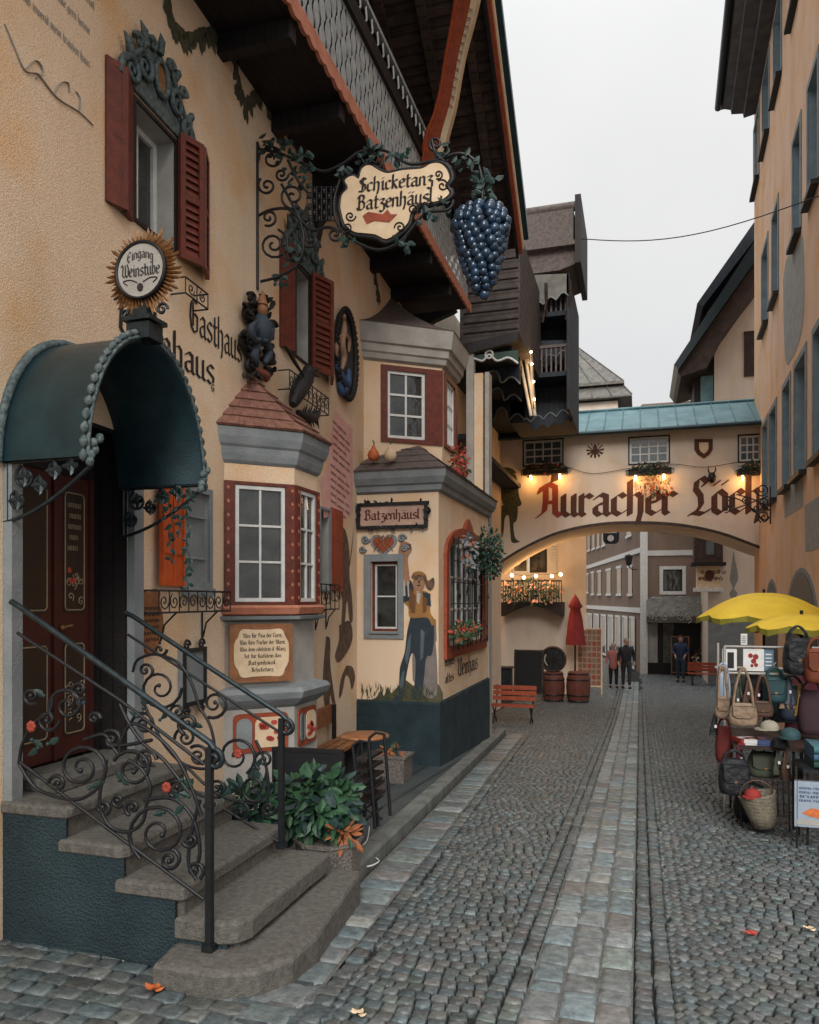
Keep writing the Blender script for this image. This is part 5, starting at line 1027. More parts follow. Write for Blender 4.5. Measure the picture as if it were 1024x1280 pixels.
# deeper tiers under it
for k, (Y, xa, xb, ya, yb) in enumerate(((14.7, 583, 650, 452, 486), (15.9, 590, 652, 476, 508), (17.4, 598, 656, 500, 532))):
    f = yfr(Y); n = 5; q = [f.uv(xa, ya), f.uv(xb, ya-6)]; 
    low = [(xb+(xa-xb)*t/20, yb-6+6*(1-t/20)*0-abs(sin(t/20*pi*3))*9-(8 if 8 <= t <= 12 else 0)) for t in range(21)]
    m = MB(); m.prism(f, q+[f.uv(*p) for p in low], -.06, .0); o = m.build('gallery_tier', A['navy'], h2)
    m = MB(); m.tube([f.px(*p, .02) for p in low], .018, 4); m.build('tier_edge', A['grey'], o)
m = MB(); m.box((-3.05, 17.4, 6.35), (1.6, 7.0, .12)); m.box((-3.4, 17.8, 4.9), (.5, 7.0, .1)); m.build('gallery_floor', A['navy'], h2)
# outer galleries: three stacked dark fronts with pale scalloped edges
Y1 = 16.4; f = yfr(Y1); X0, X1 = f.uv(652, 400)[0], f.uv(712, 400)[0]
zt_ = f.uv(680, 348)[1]; zbm = f.uv(680, 513)[1]
m = MB(); m.bf(f, X0-.4, X1-.06, zbm, zt_, -2.6, -1.0); m.bf(f, X1-.06, X1, zbm, zt_+.05, -2.6, .0); m.build('gallery_side', A['navy'], h2)
for (ya, yb, dd_) in ((352, 372, 0), (425, 442, -.5), (500, 512, -.9)):
    low = [(711+(656-711)*t/24, ya+ (yb-ya)*(t/24)+4-abs(sin(t/24*pi*3.5))*7+14) for t in range(25)]
    q = [f.uv(655, ya-8), f.uv(711, ya-10)]+[f.uv(*p) for p in low]; m = MB(); m.prism(f, q, dd_-.08, dd_); o = m.build('scalloped_board', A['lead'] if ya < 400 else A['navy'], h2); MB().tube([f.px(*p, dd_+.01) for p in low], .016, 4).build('board_edge', A['grey'], o)
for y in (392, 468): m = MB(); z = f.uv(680, y)[1]; m.bf(f, X0-.3, X1-.07, z, z+.10, -1.0, -.2); m.build('gallery_floor', A['navy'], h2)
m = MB(); a = f.uv(649, 266); b = f.uv(721, 304); m.bf(f, a[0], b[0]-.06, b[1], a[1]-.12, -1.8, .12); m.bf(f, a[0], b[0]+.05, b[1]-.09, b[1], -1.9, .18)
m.lathe([(.10, 0), (.10, b[0]-a[0]+.1)], f.p(a[0]-.05, a[1]-.06, .05), 10, ax=(V((0, 1, 0)), V((0, 0, 1)), V((1, 0, 0)))); m.prism(f, pl(Y1, [(649, 304), (719, 304), (722, 318), (719, 330), (700, 338), (649, 345)]), -1.6, .02)
m.build('eave_box', A['tileg'], h2)
m = MB(); m.bf(f, b[0]-.02, b[0]+.10, b[1]-.5, a[1]+.1, -1.9, .22); m.build('eave_end', A['wooddk'], h2)
m = MB()
for (xa, ya, xb, yb) in ((650, 348, 648, 470), (656, 350, 660, 455), (663, 440, 668, 512), (646, 430, 664, 520), (654, 430, 669, 520)): m.tube([yfr(15.2).px(xa, ya), yfr(15.2).px(xb, yb)], .035, 6)
m.build('pale_poles', A['greylt'], h2)
for (y0, y1) in ((392, 374), (468, 447)):
    m = MB(); z0, z1 = f.uv(680, y0)[1], f.uv(680, y1)[1]
    for k in range(10): x = X0+(X1-.1-X0)*k/9; m.bf(f, x-.018, x+.018, z0+.10, z0+.62, -.24, -.20)
    m.bf(f, X0-.1, X1-.07, z0+.62, z0+.68, -.26, -.18); m.build('gallery_rail', A['tileg'], h2)
m = MB()
for s2 in (0, .5): m.tube([f.p(X1-.08-s2, zt_-.9, -.1), f.p(X1+.02-s2, zt_-.5, .02), f.p(X1+.02-s2, zt_-.15, .12)], .035, 5)
m.build('curved_brackets', A['wood'], h2)
# strings of warm bulbs
def bulbs(pts, Y, label, r=.024, cord=True, halo=False):
    f = yfr(Y); t = thing('light_string', f.px(*pts[0]), label, 'string lights', 'strings of warm bulbs'); m = MB(); m.tube([f.px(*p)-V((0, 0, -.05)) for p in pts], .006, 4); m.build('cord', A['black'], t)
    for p in pts: MB().ball(f.px(*p), r, 8, 6).build('bulb', A['warm'], t)
bulbs([(664, 440), (665, 455), (667, 477), (668, 499)], 15.1, 'string of warm bulbs hanging down beside the pale poles')
for k, y in enumerate((455, 477, 499)):
    l = bpy.data.lights.new('bulb_light', 'POINT'); l.energy = 1.6; l.color = (1, .6, .25); l.shadow_soft_size = .05; o = bpy.data.objects.new('bulb_light', l); C.objects.link(o); o.location = yfr(15.0).px(667, y)
# ================= the bridge house over the street =================
YB_ = 21.0; F3 = yfr(YB_); br = thing('bridge_house', F3.p(0, -1.3), 'cream bridge house with a lettered wall and verdigris roof spanning the street on one arch', 'bridge house')
arch = [(605, 722), (628, 703), (660, 684), (700, 667), (750, 657), (800, 655), (850, 658), (900, 668), (950, 686), (975, 694)]
A3 = [F3.uv(*p) for p in bez(arch, 5)]
W = [(655, 703, 552, 582), (787, 836, 548, 580), (924, 960, 545, 577)]
wh = [(F3.uv(a, c)[0], F3.uv(b, c)[0], F3.uv(a, d)[1], F3.uv(a, c)[1]) for a, b, c, d in W]
zlo, zhi = 5.0, F3.uv(800, 538)[1]
m = MB(); ul, ur = A3[0][0], A3[-1][0]; zw = min(h[2] for h in wh)-.05
wall(m, F3, ul, ur, zw, zhi+.1, wh, .14)
for (a, b), (c, d) in zip(A3, A3[1:]): m.add([F3.p(a, b), F3.p(c, d), F3.p(c, zw), F3.p(a, zw)], [(0, 1, 2, 3)]); m.add([F3.p(a, b), F3.p(c, d), F3.p(c, d, -2.4), F3.p(a, b, -2.4)], [(0, 1, 2, 3)]); m.add([F3.p(a, b, -2.4), F3.p(c, d, -2.4), F3.p(c, zhi, -2.4), F3.p(a, zhi, -2.4)], [(0, 1, 2, 3)])
m.bf(F3, ul-1.5, ul, -1.5, zhi+.1, -2.4, 0); m.build('wall', A['cream2'], br, recalc=False)
m = MB(); m.loft([[F3.p(a, b-.002, .02), F3.p(a, b+.075, .02), F3.p(a, b+.075, -.01), F3.p(a, b-.002, -.01)] for a, b in A3]); m.build('arch_edge', A['wood'], br)
for h in wh: window(F3, br, (h[0]+.002, h[1]-.002, h[2]+.002, h[3]-.002), -.07, 4, 3, fw=.05, bw=.035, pm='glassb'); 
m = MB()
for h in wh: surround(F3, h, .035, .002, .015, m)
m.build('window_surround', A['wooddk'], br)
ev = F3.uv(800, 541)[1]; rg = yfr(22.3).uv(800, 511)[1]
m = MB(); xl_, xr_ = yfr(20.7).uv(604, 540)[0]-1.0, F3.uv(958, 540)[0]; m.loft([[(x, 20.62, ev), (x, 20.62, ev+.05), (x, 22.3, rg), (x, 23.9, ev), (x, 22.3, rg-.12)] for x in (xl_, xr_)]); 
for k in range(22):
    x = xl_+.1+k*.46; 
    if x < xr_: m.tube([(x, 20.63, ev+.065), (x, 22.3, rg+.015)], .016, 4)
m.tube([(xl_, 22.3, rg+.02), (xr_, 22.3, rg+.02)], .05, 6); m.build('roof', A['verd'], br)
m = MB(); m.tube([(xl_, 20.58, ev-.02), (xr_, 20.58, ev-.02)], .055, 8); m.build('gutter', A['hood'], br)
# lettering
m = MB(); a, b = F3.uv(701, 645), F3.uv(846, 644); xh = F3.uv(750, 619)[1]-F3.uv(750, 645)[1]; sl_a = atan2(0.0, 1)
write(m, F3, 'uracher', a[0], F3.uv(701, 645)[1], xh, b[0]-a[0], atan2(F3.uv(846, 642)[1]-F3.uv(701, 645)[1], b[0]-a[0])*1.0, nib=2.6)
a, b = F3.uv(860, 643), F3.uv(968, 640); write(m, F3, 'Löchl', a[0], a[1], xh*1.05, b[0]-a[0], 0, nib=2.6); m.build('lettering', A['brownink'], br)
m = MB(); a, b = F3.uv(672, 646), F3.uv(699, 646); write(m, F3, 'A', a[0]-.03, a[1], xh*.98, b[0]-a[0]+.12, 0, nib=2.6); m.build('red_initial', A['redink'], br)
# eagle, shield, painted archer
m = MB(); e = F3.uv(744, 563)
for s2 in (-1, 1):
    for k in range(6): a_ = R(70-k*32); m.prism(F3, [(e[0]+s2*.02, e[1]), (e[0]+s2*(.03+.2*cos(a_)), e[1]+.2*sin(a_)+.02), (e[0]+s2*(.01+.22*cos(a_-.14)), e[1]+.22*sin(a_-.14)), (e[0]+s2*.02, e[1]-.03)], .004+.002*k, .008+.002*k)
m.prism(F3, oval(e[0], e[1], .05, .17, 12), .017, .022); m.build('painted_eagle', A['brownink'], br)
sh = pl(YB_, [(868, 549), (891, 549), (891, 562), (887, 568), (880, 573), (872, 568), (868, 562)]); m = MB(); m.prism(F3, sh, .003, .03, 0); c_ = F3.uv(880, 560); m.prism(F3, [(c_[0]+(a-c_[0])*.5, c_[1]+(b-c_[1])*.6) for a, b in sh], .03, .04, 1); m.build('painted_shield', [A['brownink'], A['parch']], br)
sw_ = lambda polys, nm, mat_, d=.004: mural(F3, polys, nm, mat_, br, d)
sw_([[(631, 594), (643, 592), (647, 602), (649, 620), (652, 630), (645, 634), (632, 634), (626, 622), (620, 605)], [(627, 632), (646, 632), (646, 650), (642, 655), (644, 672), (650, 677), (640, 678), (638, 665), (636, 645), (631, 648), (629, 668), (622, 676), (626, 655)], [(624, 588), (630, 586), (641, 586), (642, 592), (638, 597), (627, 596)], [(622, 590), (622, 586), (633, 584), (642, 587), (645, 592), (633, 589)]], 'painted_archer', 'paint_gr')
sw_([[(654, 587), (662, 580), (668, 590), (660, 598)], [(690, 590), (700, 588), (698, 600), (688, 604)]], 'painted_birds', 'brownink', .005)
# horned trophy on the wall
tr = thing('horned_trophy', F3.px(890, 604), 'small dark horned trophy mounted on the bridge wall below the painted shield', 'trophy'); p = F3.px(890, 597, .10)
MB().ball(p, (.10, .10, .14), 10, 7).build('head', A['black'], tr)
for s2 in (-1, 1): MB().tube([p+V((s2*.04, 0, .10)), p+V((s2*.09, 0, .19)), p+V((s2*.08, 0, .30))], [.02, .018, .008], 5).build('horn', A['wooddk'], tr)
# planters with warm lamps under the windows
for k, (xa, xb, lbl) in enumerate(((652, 712, 'left of the eagle'), (783, 842, 'between eagle and shield'), (920, 962, 'next to the yellow house'))):
    f = yfr(20.86); a, b = f.uv(xa, 594), f.uv(xb, 594); t = thing('window_planter', f.p((a[0]+b[0])/2, a[1]), 'window box of greens with warm lamps beneath it, '+lbl, 'window box', 'window boxes on the bridge wall')
    m = MB(); m.bf(f, a[0]+.05, b[0]-.05, a[1]-.02, a[1]+.14, -.10, .12); m.build('box', A['wooddk'], t)
    m = MB(); m.tube([f.p(a[0], a[1]+.1, -.1), f.p(a[0], a[1]+.1, .14), f.p(b[0], a[1]+.1, .14), f.p(b[0], a[1]+.1, -.1)], .012, 4); m.tube([f.p(a[0]+.02, a[1]+.1, .14), f.p(a[0]+.02, a[1]-.05, .1)], .012, 4); m.build('rail', A['iron'], t)
    foliage('plants', f.p((a[0]+b[0])/2, a[1]+.15, .02), ((b[0]-a[0])*.42, .14, .15), 260, .09, ['leaf', 'leafd', 'dry'] if k else ['leaf', 'flower', 'leafd'], None, None, parent=t, seed=20+k)
    if k == 1: foliage('trailing_plants', f.p((a[0]+b[0])/2+.1, a[1]-.3, -.02), (.5, .06, .34), 150, .07, ['dry', 'leaf', 'oflow'], None, None, parent=t, seed=40, droop=1.5)
    for j in range(2):
        x = a[0]+(b[0]-a[0])*(.2+.6*j); MB().tube([f.p(x, a[1]-.03, .02), f.p(x, a[1]-.12, .02)], .025, 6).ball(f.p(x, a[1]-.135, .02), .022, 6, 4).build('lamp', A['warm'], t)
        l = bpy.data.lights.new('lamp_light', 'POINT'); l.energy = 4; l.color = (1, .5, .16); l.shadow_soft_size = .06; o = bpy.data.objects.new('lamp_light', l); C.objects.link(o); o.location = f.p(x, a[1]-.22, .16)
cb = MB(); cb.tube([F3.px(x, y, .05) for x, y in bez([(655, 588), (700, 582), (740, 592), (790, 585), (840, 580), (880, 584), (925, 577)], 4)], .008, 4); cb.build('wall_cable', A['iron'], br)
# iron bracket sign projecting from the right-hand house
sb = thing('scroll_bracket', yfr(14.9).px(955, 655), 'delicate wrought iron scroll bracket standing out from the yellow house in front of the lettering', 'bracket'); f = yfr(16.5); m = MB()
for (x, y, r, a0, cw) in ((953, 612, 9, 3, -1), (956, 628, 7, 1, 1), (955, 646, 8, 2, 1), (932, 625, 5, 0, 1), (912, 628, 7, 4, 1), (908, 636, 5, 2, -1), (945, 636, 5, 3, -1)): m.tube([f.px(a, b) for a, b in spiral(x, y, r, 1.6, a0, cw)], .014, 5)
for c_ in ([(963, 608), (963, 655)], [(905, 620), (925, 625), (945, 640), (955, 652), (963, 645)], [(912, 638), (935, 630), (960, 620)], [(920, 618), (935, 622), (950, 628), (962, 638)]): m.tube([f.px(*p) for p in (bez(c_, 5) if len(c_) > 2 else c_)], .014, 5)
m.build('scrollwork', A['iron'], sb)
# ================= right-hand house =================
def rw(Y): return 2.90+.033*(Y-21)
RH = Fr((rw(21.6), 21.6), (rw(7.0), 7.0)); rh = thing('yellow_house', (rw(14)+.5, 14, -1), 'tall salmon and yellow house with blue grey window reveals on the right side', 'house')
cols = [((954, 960, 524, 632), (963, 970.6, 507, 629), (979.5, 988, 480, 614), (994, 1007.6, 446, 594), (1018, 1034, 400, 560)),
        ((953, 960, 270, 420), (966, 973, 235, 390), (973.5, 980, 234, 350), (992, 1001, 156, 292), (1011, 1023, 81, 260)),
        ((943, 951, 150, 256), (954, 963, 81, 212), (968, 977, 12, 128), (989, 998, -80, 39))]
rows = [(3.95, 5.95), (8.25, 10.15), (12.55, 14.3)]; hs = []
for r_, (z0, z1) in zip(cols, rows):
    prev = -9
    for (a, b, c, d) in r_:
        ua, ub = sorted((RH.uv(a, c)[0], RH.uv(b, c)[0])); ub = ua+min(1.15, max(.6, ub-ua))
        if ua > prev+.15 and ub < RH.L-.1: hs.append((ua, ub, z0, z1)); prev = ub
ar = []
for (a, b) in ((958, 972), (984, 1022)):
    ua, ub = RH.uv(a, 750)[0], RH.uv(b, 750)[0]; ar.append((ua, ub, -1.2, 2.0))
m = MB(); wall(m, RH, 0, RH.L, -1.6, 15.0, hs, .28, 0, 1)
m.add([RH.p(0, -1.6), RH.p(0, 15), RH.p(0, 15, -9), RH.p(0, -1.6, -9)], [(0, 1, 2, 3)]); m.add([RH.p(RH.L, -1.6), RH.p(RH.L, 15), RH.p(RH.L, 15, -9), RH.p(RH.L, -1.6, -9)], [(0, 1, 2, 3)]); m.build('wall', [A['pink'], mt('blue_grey_reveal', (.29, .36, .40), (.21, .28, .32), .8, scale=4)], rh, recalc=False)
for h in hs: window(RH, rh, (h[0]+.002, h[1]-.002, h[2]+.002, h[3]-.002), -.25, 2, 3, fw=.06, bw=.04, fm='greylt', pm='glassb')
for h in hs: m = MB(); m.bf(RH, h[0]-.06, h[1]+.06, h[2]-.08, h[2]-.002, .0, .12); m.build('sill', A['black'], rh)
for h in hs: m = MB(); e = .12; m.bf(RH, h[0]-e, h[0], h[2], h[3]+e, .002, .02); m.bf(RH, h[1], h[1]+e, h[2], h[3]+e, .002, .02); m.bf(RH, h[0], h[1], h[3], h[3]+e, .002, .02); m.build('painted_surround', A['grey'], rh)
for (a, b, c, d) in ar:
    uc_, hw_ = (a+b)/2, (b-a)/2; q = [(a, c), (b, c)]+[(uc_+hw_*cos(pi*k/12), d-hw_*.6+hw_*.75*sin(pi*k/12)) for k in range(13)]; m = MB(); m.prism(RH, q, .006, .012, 0); q2 = [(uc_+(x-uc_)*1.14, y+.08*(y > 0)) for x, y in q]; m.prism(RH, q2, .001, .005, 1); m.build('arched_opening', [A['black'], A['grey']], rh)
m = MB(); mural(RH, [[(979, 350), (983, 325), (990, 315), (998, 305), (1004, 300), (1005, 390), (998, 430), (990, 448), (983, 455), (980, 420)]], 'painted_oval', 'greyp', rh)
mural(RH, [[(980, 608), (1004, 592), (1004, 632), (981, 648)]], 'painted_plaque', 'greyp', rh); mural(RH, [[(1006, 632), (1040, 610), (1040, 680), (1007, 690)]], 'painted_plaque', 'greyp', rh)
m = MB(); E_ = RH.o+RH.n*0; 
m.loft([[RH.p(u, 14.55, .0), RH.p(u, 14.5, .30), RH.p(u, 14.62, .32), RH.p(u, 14.66, .60), RH.p(u, 14.78, .62), RH.p(u, 14.84, .80), RH.p(u, 15.0, .82), RH.p(u, 15.1, 0)] for u in (-.2, RH.L)]); m.build('eaves', mt('grey_brown_eaves', (.11, .10, .10), (.06, .055, .055), .7, scale=4, bump=.2), rh)
m = MB(); m.tube([RH.p(-.3, 14.95, .92), RH.p(RH.L, 14.95, .92)], .09, 8); m.build('gutter', A['irong'], rh); m = MB(); m.loft([[RH.p(u, 14.95, .95), RH.p(u, 17.5, -2.5), RH.p(u, 14.95, -2.5)] for u in (-.4, RH.L)]); m.build('roof', A['tileg'], rh)
# ================= houses behind the bridge =================
# cream house with a flower balcony, left
YC = 25.2; F5 = yfr(YC); ch = thing('balcony_house', F5.p(-3.5, -1.4), 'cream house under the arch with a flower hung balcony above a stone barred door', 'house')
xr2 = F5.uv(733, 700)[0]; dh = (F5.uv(640, 700)[0], F5.uv(684, 700)[0], F5.uv(660, 716)[1], F5.uv(660, 672)[1])
m = MB(); wall(m, F5, -6.5, xr2, -1.7, 6.5, [dh], .25); m.add([F5.p(xr2, -1.7), F5.p(xr2, 6.5), F5.p(xr2-2.6, 6.5, -9), F5.p(xr2-2.6, -1.7, -9)], [(0, 1, 2, 3)]); m.build('wall', A['cream2'], ch, recalc=False)
window(F5, ch, (dh[0]+.01, dh[0]+(dh[1]-dh[0])*.46, dh[2]+.01, dh[3]), -.1, 1, 1, fw=.05); window(F5, ch, (dh[0]+(dh[1]-dh[0])*.5, dh[1]-.01, dh[2], dh[3]), -.1, 2, 1, fw=.06, fm='wooddk')
m = MB(); a, b = F5.uv(687, 700)[0], F5.uv(693, 700)[0]
for k in range(12): v = dh[2]+(dh[3]-dh[2])*k/12; m.bf(F5, a, b+.08, v, v+.06, .01, .05)
m.build('shutter', A['white'], ch)
m = MB(); a = F5.uv(630, 757); b = F5.uv(706, 757); zt2 = F5.uv(660, 727)[1]; m.prism(F5, [(a[0]+(b[0]-a[0])*k/16, a[1]-.35+.35*sin(pi*k/16)) for k in range(17)]+[(b[0], a[1]+.12), (a[0], a[1]+.12)], .0, 1.0, 0); m.build('balcony_floor', A['wooddk'], ch)
m = MB(); m.tube([F5.p(a[0], zt2, 1.0), F5.p(b[0], zt2, 1.0)], .03, 5)
for k in range(26): u = a[0]+(b[0]-a[0])*k/25; m.tube([F5.p(u, a[1]+.1, 1.0), F5.p(u, (a[1]+zt2)/2, 1.07), F5.p(u, zt2, 1.0)], .014, 4)
m.build('balcony_rail', A['iron'], ch); foliage('balcony_flowers', F5.p((a[0]+b[0])/2, a[1]+.45, 1.1), ((b[0]-a[0])*.5, .14, .42), 420, .12, ['leafd', 'leafd', 'leaf', 'dry', 'pinkp'], None, None, parent=ch, seed=31)
bulbs([(605, 712), (622, 716), (640, 719), (655, 722), (670, 720), (690, 720), (701, 718)], 23.8, 'string of warm bulbs over the flower balcony under the arch', .05)
for (x, y) in ((615, 713), (660, 720), (698, 718)):
    l = bpy.data.lights.new('bulb_light', 'POINT'); l.energy = 16; l.color = (1, .55, .2); l.shadow_soft_size = .06; o = bpy.data.objects.new('bulb_light', l); C.objects.link(o); o.location = yfr(23.6).px(x, y)
# brown house
bh0 = (.09, 33.5); bh1 = (.09-.192*22, 33.5+.981*22); BSd = Fr((bh1[0], bh1[1]), bh0); BFt = yfr(33.5); bh = thing('brown_house', (0, 36, -1.4), 'brown rendered house with white bands and dark windows seen through the arch', 'house')
hw2 = []
for (a, b, c, d) in ((735, 738, 662, 688), (741, 744, 660, 686), (747, 750, 656, 684), (753, 757, 653, 682), (784, 790, 640, 670), (734, 736, 719, 740), (740, 743, 717, 742), (748, 752, 716, 742), (759, 764, 714, 742), (772, 777, 711, 742), (786, 791, 710, 742)):
    u0, v1 = BSd.uv(a, c); u1 = BSd.uv(b, c)[0]; v0 = BSd.uv(a, d)[1]; hw2.append((u0, max(u1, u0+.25), v0, v1))
fw2 = []
for (a, b, c, d) in ((829, 853, 712, 739), (829, 853, 650, 661)): u0, v1 = BFt.uv(a, c); u1, v0 = BFt.uv(b, d); fw2.append((u0, u1, v0, v1))
m = MB(); wall(m, BSd, 0, BSd.L, -1.7, 10, [], .1); wall(m, BFt, .09, 4.5, -1.7, 10, fw2, .15); m.build('wall', A['brown'], bh, recalc=False)
for h in hw2: m = MB(); m.bf(BSd, h[0], h[1], h[2], h[3], .004, .03); m.build('window', A['glass'], bh)
m = MB()
for h in hw2: m.bf(BSd, h[0]-.1, h[1]+.1, h[3], h[3]+.12, .03, .07); m.bf(BSd, h[0]-.1, h[1]+.1, h[2]-.12, h[2], .03, .07)
for h in fw2: surround(BFt, h, .14, .003, .04, m)
for (ya, yb) in ((705, 688), (756, 763)):
    z = BSd.uv(800, yb)[1]; m.bf(BSd, 0, BSd.L, z-.11, z+.11, .003, .05)
zz_ = BFt.uv(830, 691)[1]; m.bf(BFt, .2, 4.4, zz_-.12, zz_+.10, .003, .05); m.build('white_bands', A['white'], bh)
for h in fw2: window(BFt, bh, (h[0]+.003, h[1]-.003, h[2]+.003, h[3]-.003), -.1, 2, 1, fw=.04, fm='black')
m = MB(); z1 = BFt.uv(800, 648)[1]; m.box((.16, 33.42, 3.5), (.30, .22, 10.0)); m.build('corner_post', A['white'], bh)
for k in range(7):
    a = 735+k*9; u0, v1 = BSd.uv(a, 768+k*.8); u1 = BSd.uv(a+5.5, 770)[0]; v0 = -1.2; m = MB(); m.bf(BSd, u0, u1, v0, v1, .004, .05); o = m.build('shop_window', A['glassb'], bh); m = MB(); surround(BSd, (u0, u1, v0, v1), .10, .05, .08, m); m.build('shop_frame', A['white'], o)
m = MB(); a, b = BFt.uv(808, 745), BFt.uv(885, 778)
m.loft([[BFt.p(u, a[1], .02), BFt.p(u, b[1]+.25, .9), BFt.p(u, b[1], .9), BFt.p(u, b[1], .02)] for u in (a[0], b[0])]); m.build('shop_canopy', A['lead'], bh)
m = MB(); 
for k in range(26): u = a[0]+(b[0]-a[0])*random.random(); m.tube([BFt.p(x, y, .96) for x, y in spiral(u, b[1]+.1+random.random()*.9, .16, 1.2, k, 1, n=9)], .02, 4)
m.build('canopy_ornament', A['greylt'], bh)
m = MB(); m.bf(BFt, BFt.uv(808, 790)[0], b[0], -1.4, b[1], .01, .06); m.build('shopfront', A['black'], bh)
for (xa, xb) in ((809, 822), (829, 842)): m = MB(); u0, u1 = BFt.uv(xa, 780)[0], BFt.uv(xb, 780)[0]; m.bf(BFt, u0, u1, BFt.uv(810, 828)[1], b[1]-.05, .061, .09); m.build('shop_panel', A['greylt'] if xa < 820 else A['lead'], bh)
# cream house with a wooden oriel, right behind the bridge
Y6 = 30.0; F6 = yfr(Y6); oh = thing('oriel_house', F6.p(4, -1.4), 'pale house with a red brown wooden oriel behind the arch on the right', 'house')
ul6 = F6.uv(893, 700)[0]; u5 = F6.uv(885, 700)[0]
m = MB(); m.bf(F6, u5, 6.5, -1.6, F6.uv(900, 400)[1]*.9, -4, 0); m.build('wall', A['cream2'], oh)
m = MB(); a = F6.uv(866, 655); b = F6.uv(901, 704); m.bf(F6, a[0], b[0], b[1], a[1], .01, .8); m.build('oriel', A['wood'], oh)
m = MB(); m.bf(F6, F6.uv(880, 660)[0], F6.uv(890, 660)[0], F6.uv(880, 695)[1], F6.uv(880, 660)[1], .8, .83); m.build('oriel_window', A['glassb'], oh)
m = MB(); c = F6.uv(870, 735); d = F6.uv(898, 708); m.bf(F6, c[0], d[0], c[1], d[1], .01, .6, 0); m.bf(F6, c[0]-.1, d[0]+.1, c[1]-.14, c[1]-.002, .01, .7, 1); m.bf(F6, a[0]-.1, b[0]+.1, b[1]-.12, b[1]-.002, .01, .9, 2); e = F6.uv(885, 720); m.prism(F6, oval(*e, .16, .2, 12), .60, .63, 3)
for k in range(10): m.tube([F6.p(x, y, .62) for x, y in spiral(c[0]+.1+.09*k, e[1]+(.12 if k % 2 else -.12), .08, 1.2, k, 1, n=8)], .015, 4, 3)
m.build('oriel_base', [A['parch'], A['white'], A['black'], A['brownink']], oh)
mural(F6, [[(912, 725), (916, 695), (917, 688), (919, 700), (923, 722), (918, 735), (922, 742), (917, 750), (912, 742), (916, 735)]], 'painted_ornament', 'greyp', oh)
m = MB(); f = F6; m.bf(f, u5, 6.5, -1.55, F6.uv(900, 770)[1], .004, .1); m.build('ground_floor', A['grey'], oh)
# upper storey and eaves showing above the bridge roof
Y7 = 26.5; F7 = yfr(Y7); eh = thing('eaves_house', F7.p(3, 4), 'cream house with wide dark timber eaves rising above the bridge roof', 'house')
m = MB(); q = pl(Y7, [(893, 530), (960, 530), (960, 300), (945, 330), (893, 405)]); m.prism(F7, q, -3, 0); m.build('wall', A['cream2'], eh)
m = MB(); q = pl(Y7, [(868, 530), (893, 530), (893, 440), (868, 465)]); m.prism(F7, q, -2, -.1); m.build('timber_wall', A['wood'], eh)
m = MB(); u0, v1 = F7.uv(876, 470); u1, v0 = F7.uv(892, 512); m.bf(F7, u0, u1, v0, v1, -.099, -.05); m.build('window', A['verd'], eh)
m = MB(); u0, v1 = F7.uv(930, 415); u1, v0 = F7.uv(944, 470); m.bf(F7, u0, u1, v0, v1, .004, .05); m.build('window', A['wood'], eh)
for (pp, d0, d1, mm_) in ((((841, 467), (846, 473), (960, 312), (960, 285)), -3, 1.0, 'irong'), (((846, 473), (850, 478), (880, 468), (900, 430), (925, 395), (960, 350), (960, 313)), -3, .7, 'wood'), (((871, 382), (878, 386), (960, 280), (960, 255)), -4, .2, 'navy'), (((885, 384), (900, 384), (945, 325), (960, 300), (960, 285)), -4, -.5, 'lead')):
    m = MB(); m.prism(F7, pl(Y7, pp), d0, d1); m.build('roof' if mm_ != 'wood' else 'eaves', A[mm_], eh)
# grey pavilion roof
Y8 = 52; F8 = yfr(Y8); ph = thing('pavilion_roof_house', F8.p(-1, 4), 'house with a steep weathered grey metal pavilion roof rising behind the bridge', 'house')
P4 = pl(Y8, [(700, 507), (790, 503), (780, 488), (700, 490)]); ap = pl(Y8, [(690, 395)])[0]
m = MB(); b1, b2 = pl(Y8, [(600, 507), (790, 503)]); s1, s2 = pl(Y8, [(620, 488), (778, 487)]); cx3 = (s1[0]+s2[0])/2; dp = 9
def rect(x0, x1, z, e): return [(x0, Y8-e, z), (x1, Y8-e, z), (x1, Y8+dp+e, z), (x0, Y8+dp+e, z)]
m.loft([rect(b1[0], b2[0], b1[1]-.1, 0), rect(b1[0], b2[0], b1[1], 0), rect(s1[0], s2[0]+.0, s1[1]-.05, -1.0)]); m.loft([rect(s1[0]-.05, s2[0]+.1, s1[1], -.7), rect(s1[0]-.05, s2[0]+.1, s1[1]+.2, -.7), rect(F8.uv(690, 395)[0]-.4, F8.uv(690, 395)[0]+.3, ap[1], -4.2)])
for k in range(9):
    t = k/8; a = V((s1[0]+(s2[0]-s1[0])*t, Y8+.7, s1[1]+.24)); b = V((F8.uv(690, 395)[0]-.3+.6*t, Y8+4.2, ap[1]+.03)); m.tube([a, b], .03, 4); m.tube([V((b1[0]+(b2[0]-b1[0])*t, Y8, b1[1]+.02)), V((s1[0]+(s2[0]-s1[0])*t, Y8+1.0, s1[1]))], .05, 4)
m.build('roof', A['lead'], ph); m = MB(); m.box(((b1[0]+s2[0])/2, Y8+dp/2, (b1[1]-.2-1.5)/2), (s2[0]-b1[0]-.6, dp-1.2, b1[1]-.2+1.5)); m.build('wall', A['cream2'], ph)
# cable across the street
m = MB(); a = yfr(16.3).px(722, 298); b = RH.px(1024, 245); pts = [a.lerp(b, k/16)-V((0, 0, .30*sin(pi*k/16))) for k in range(17)]; m.tube(pts, .010, 4); m.build('overhead_cable', A['iron'], None, label='thin dark cable strung across the street high above the bridge roof', cat='cable')
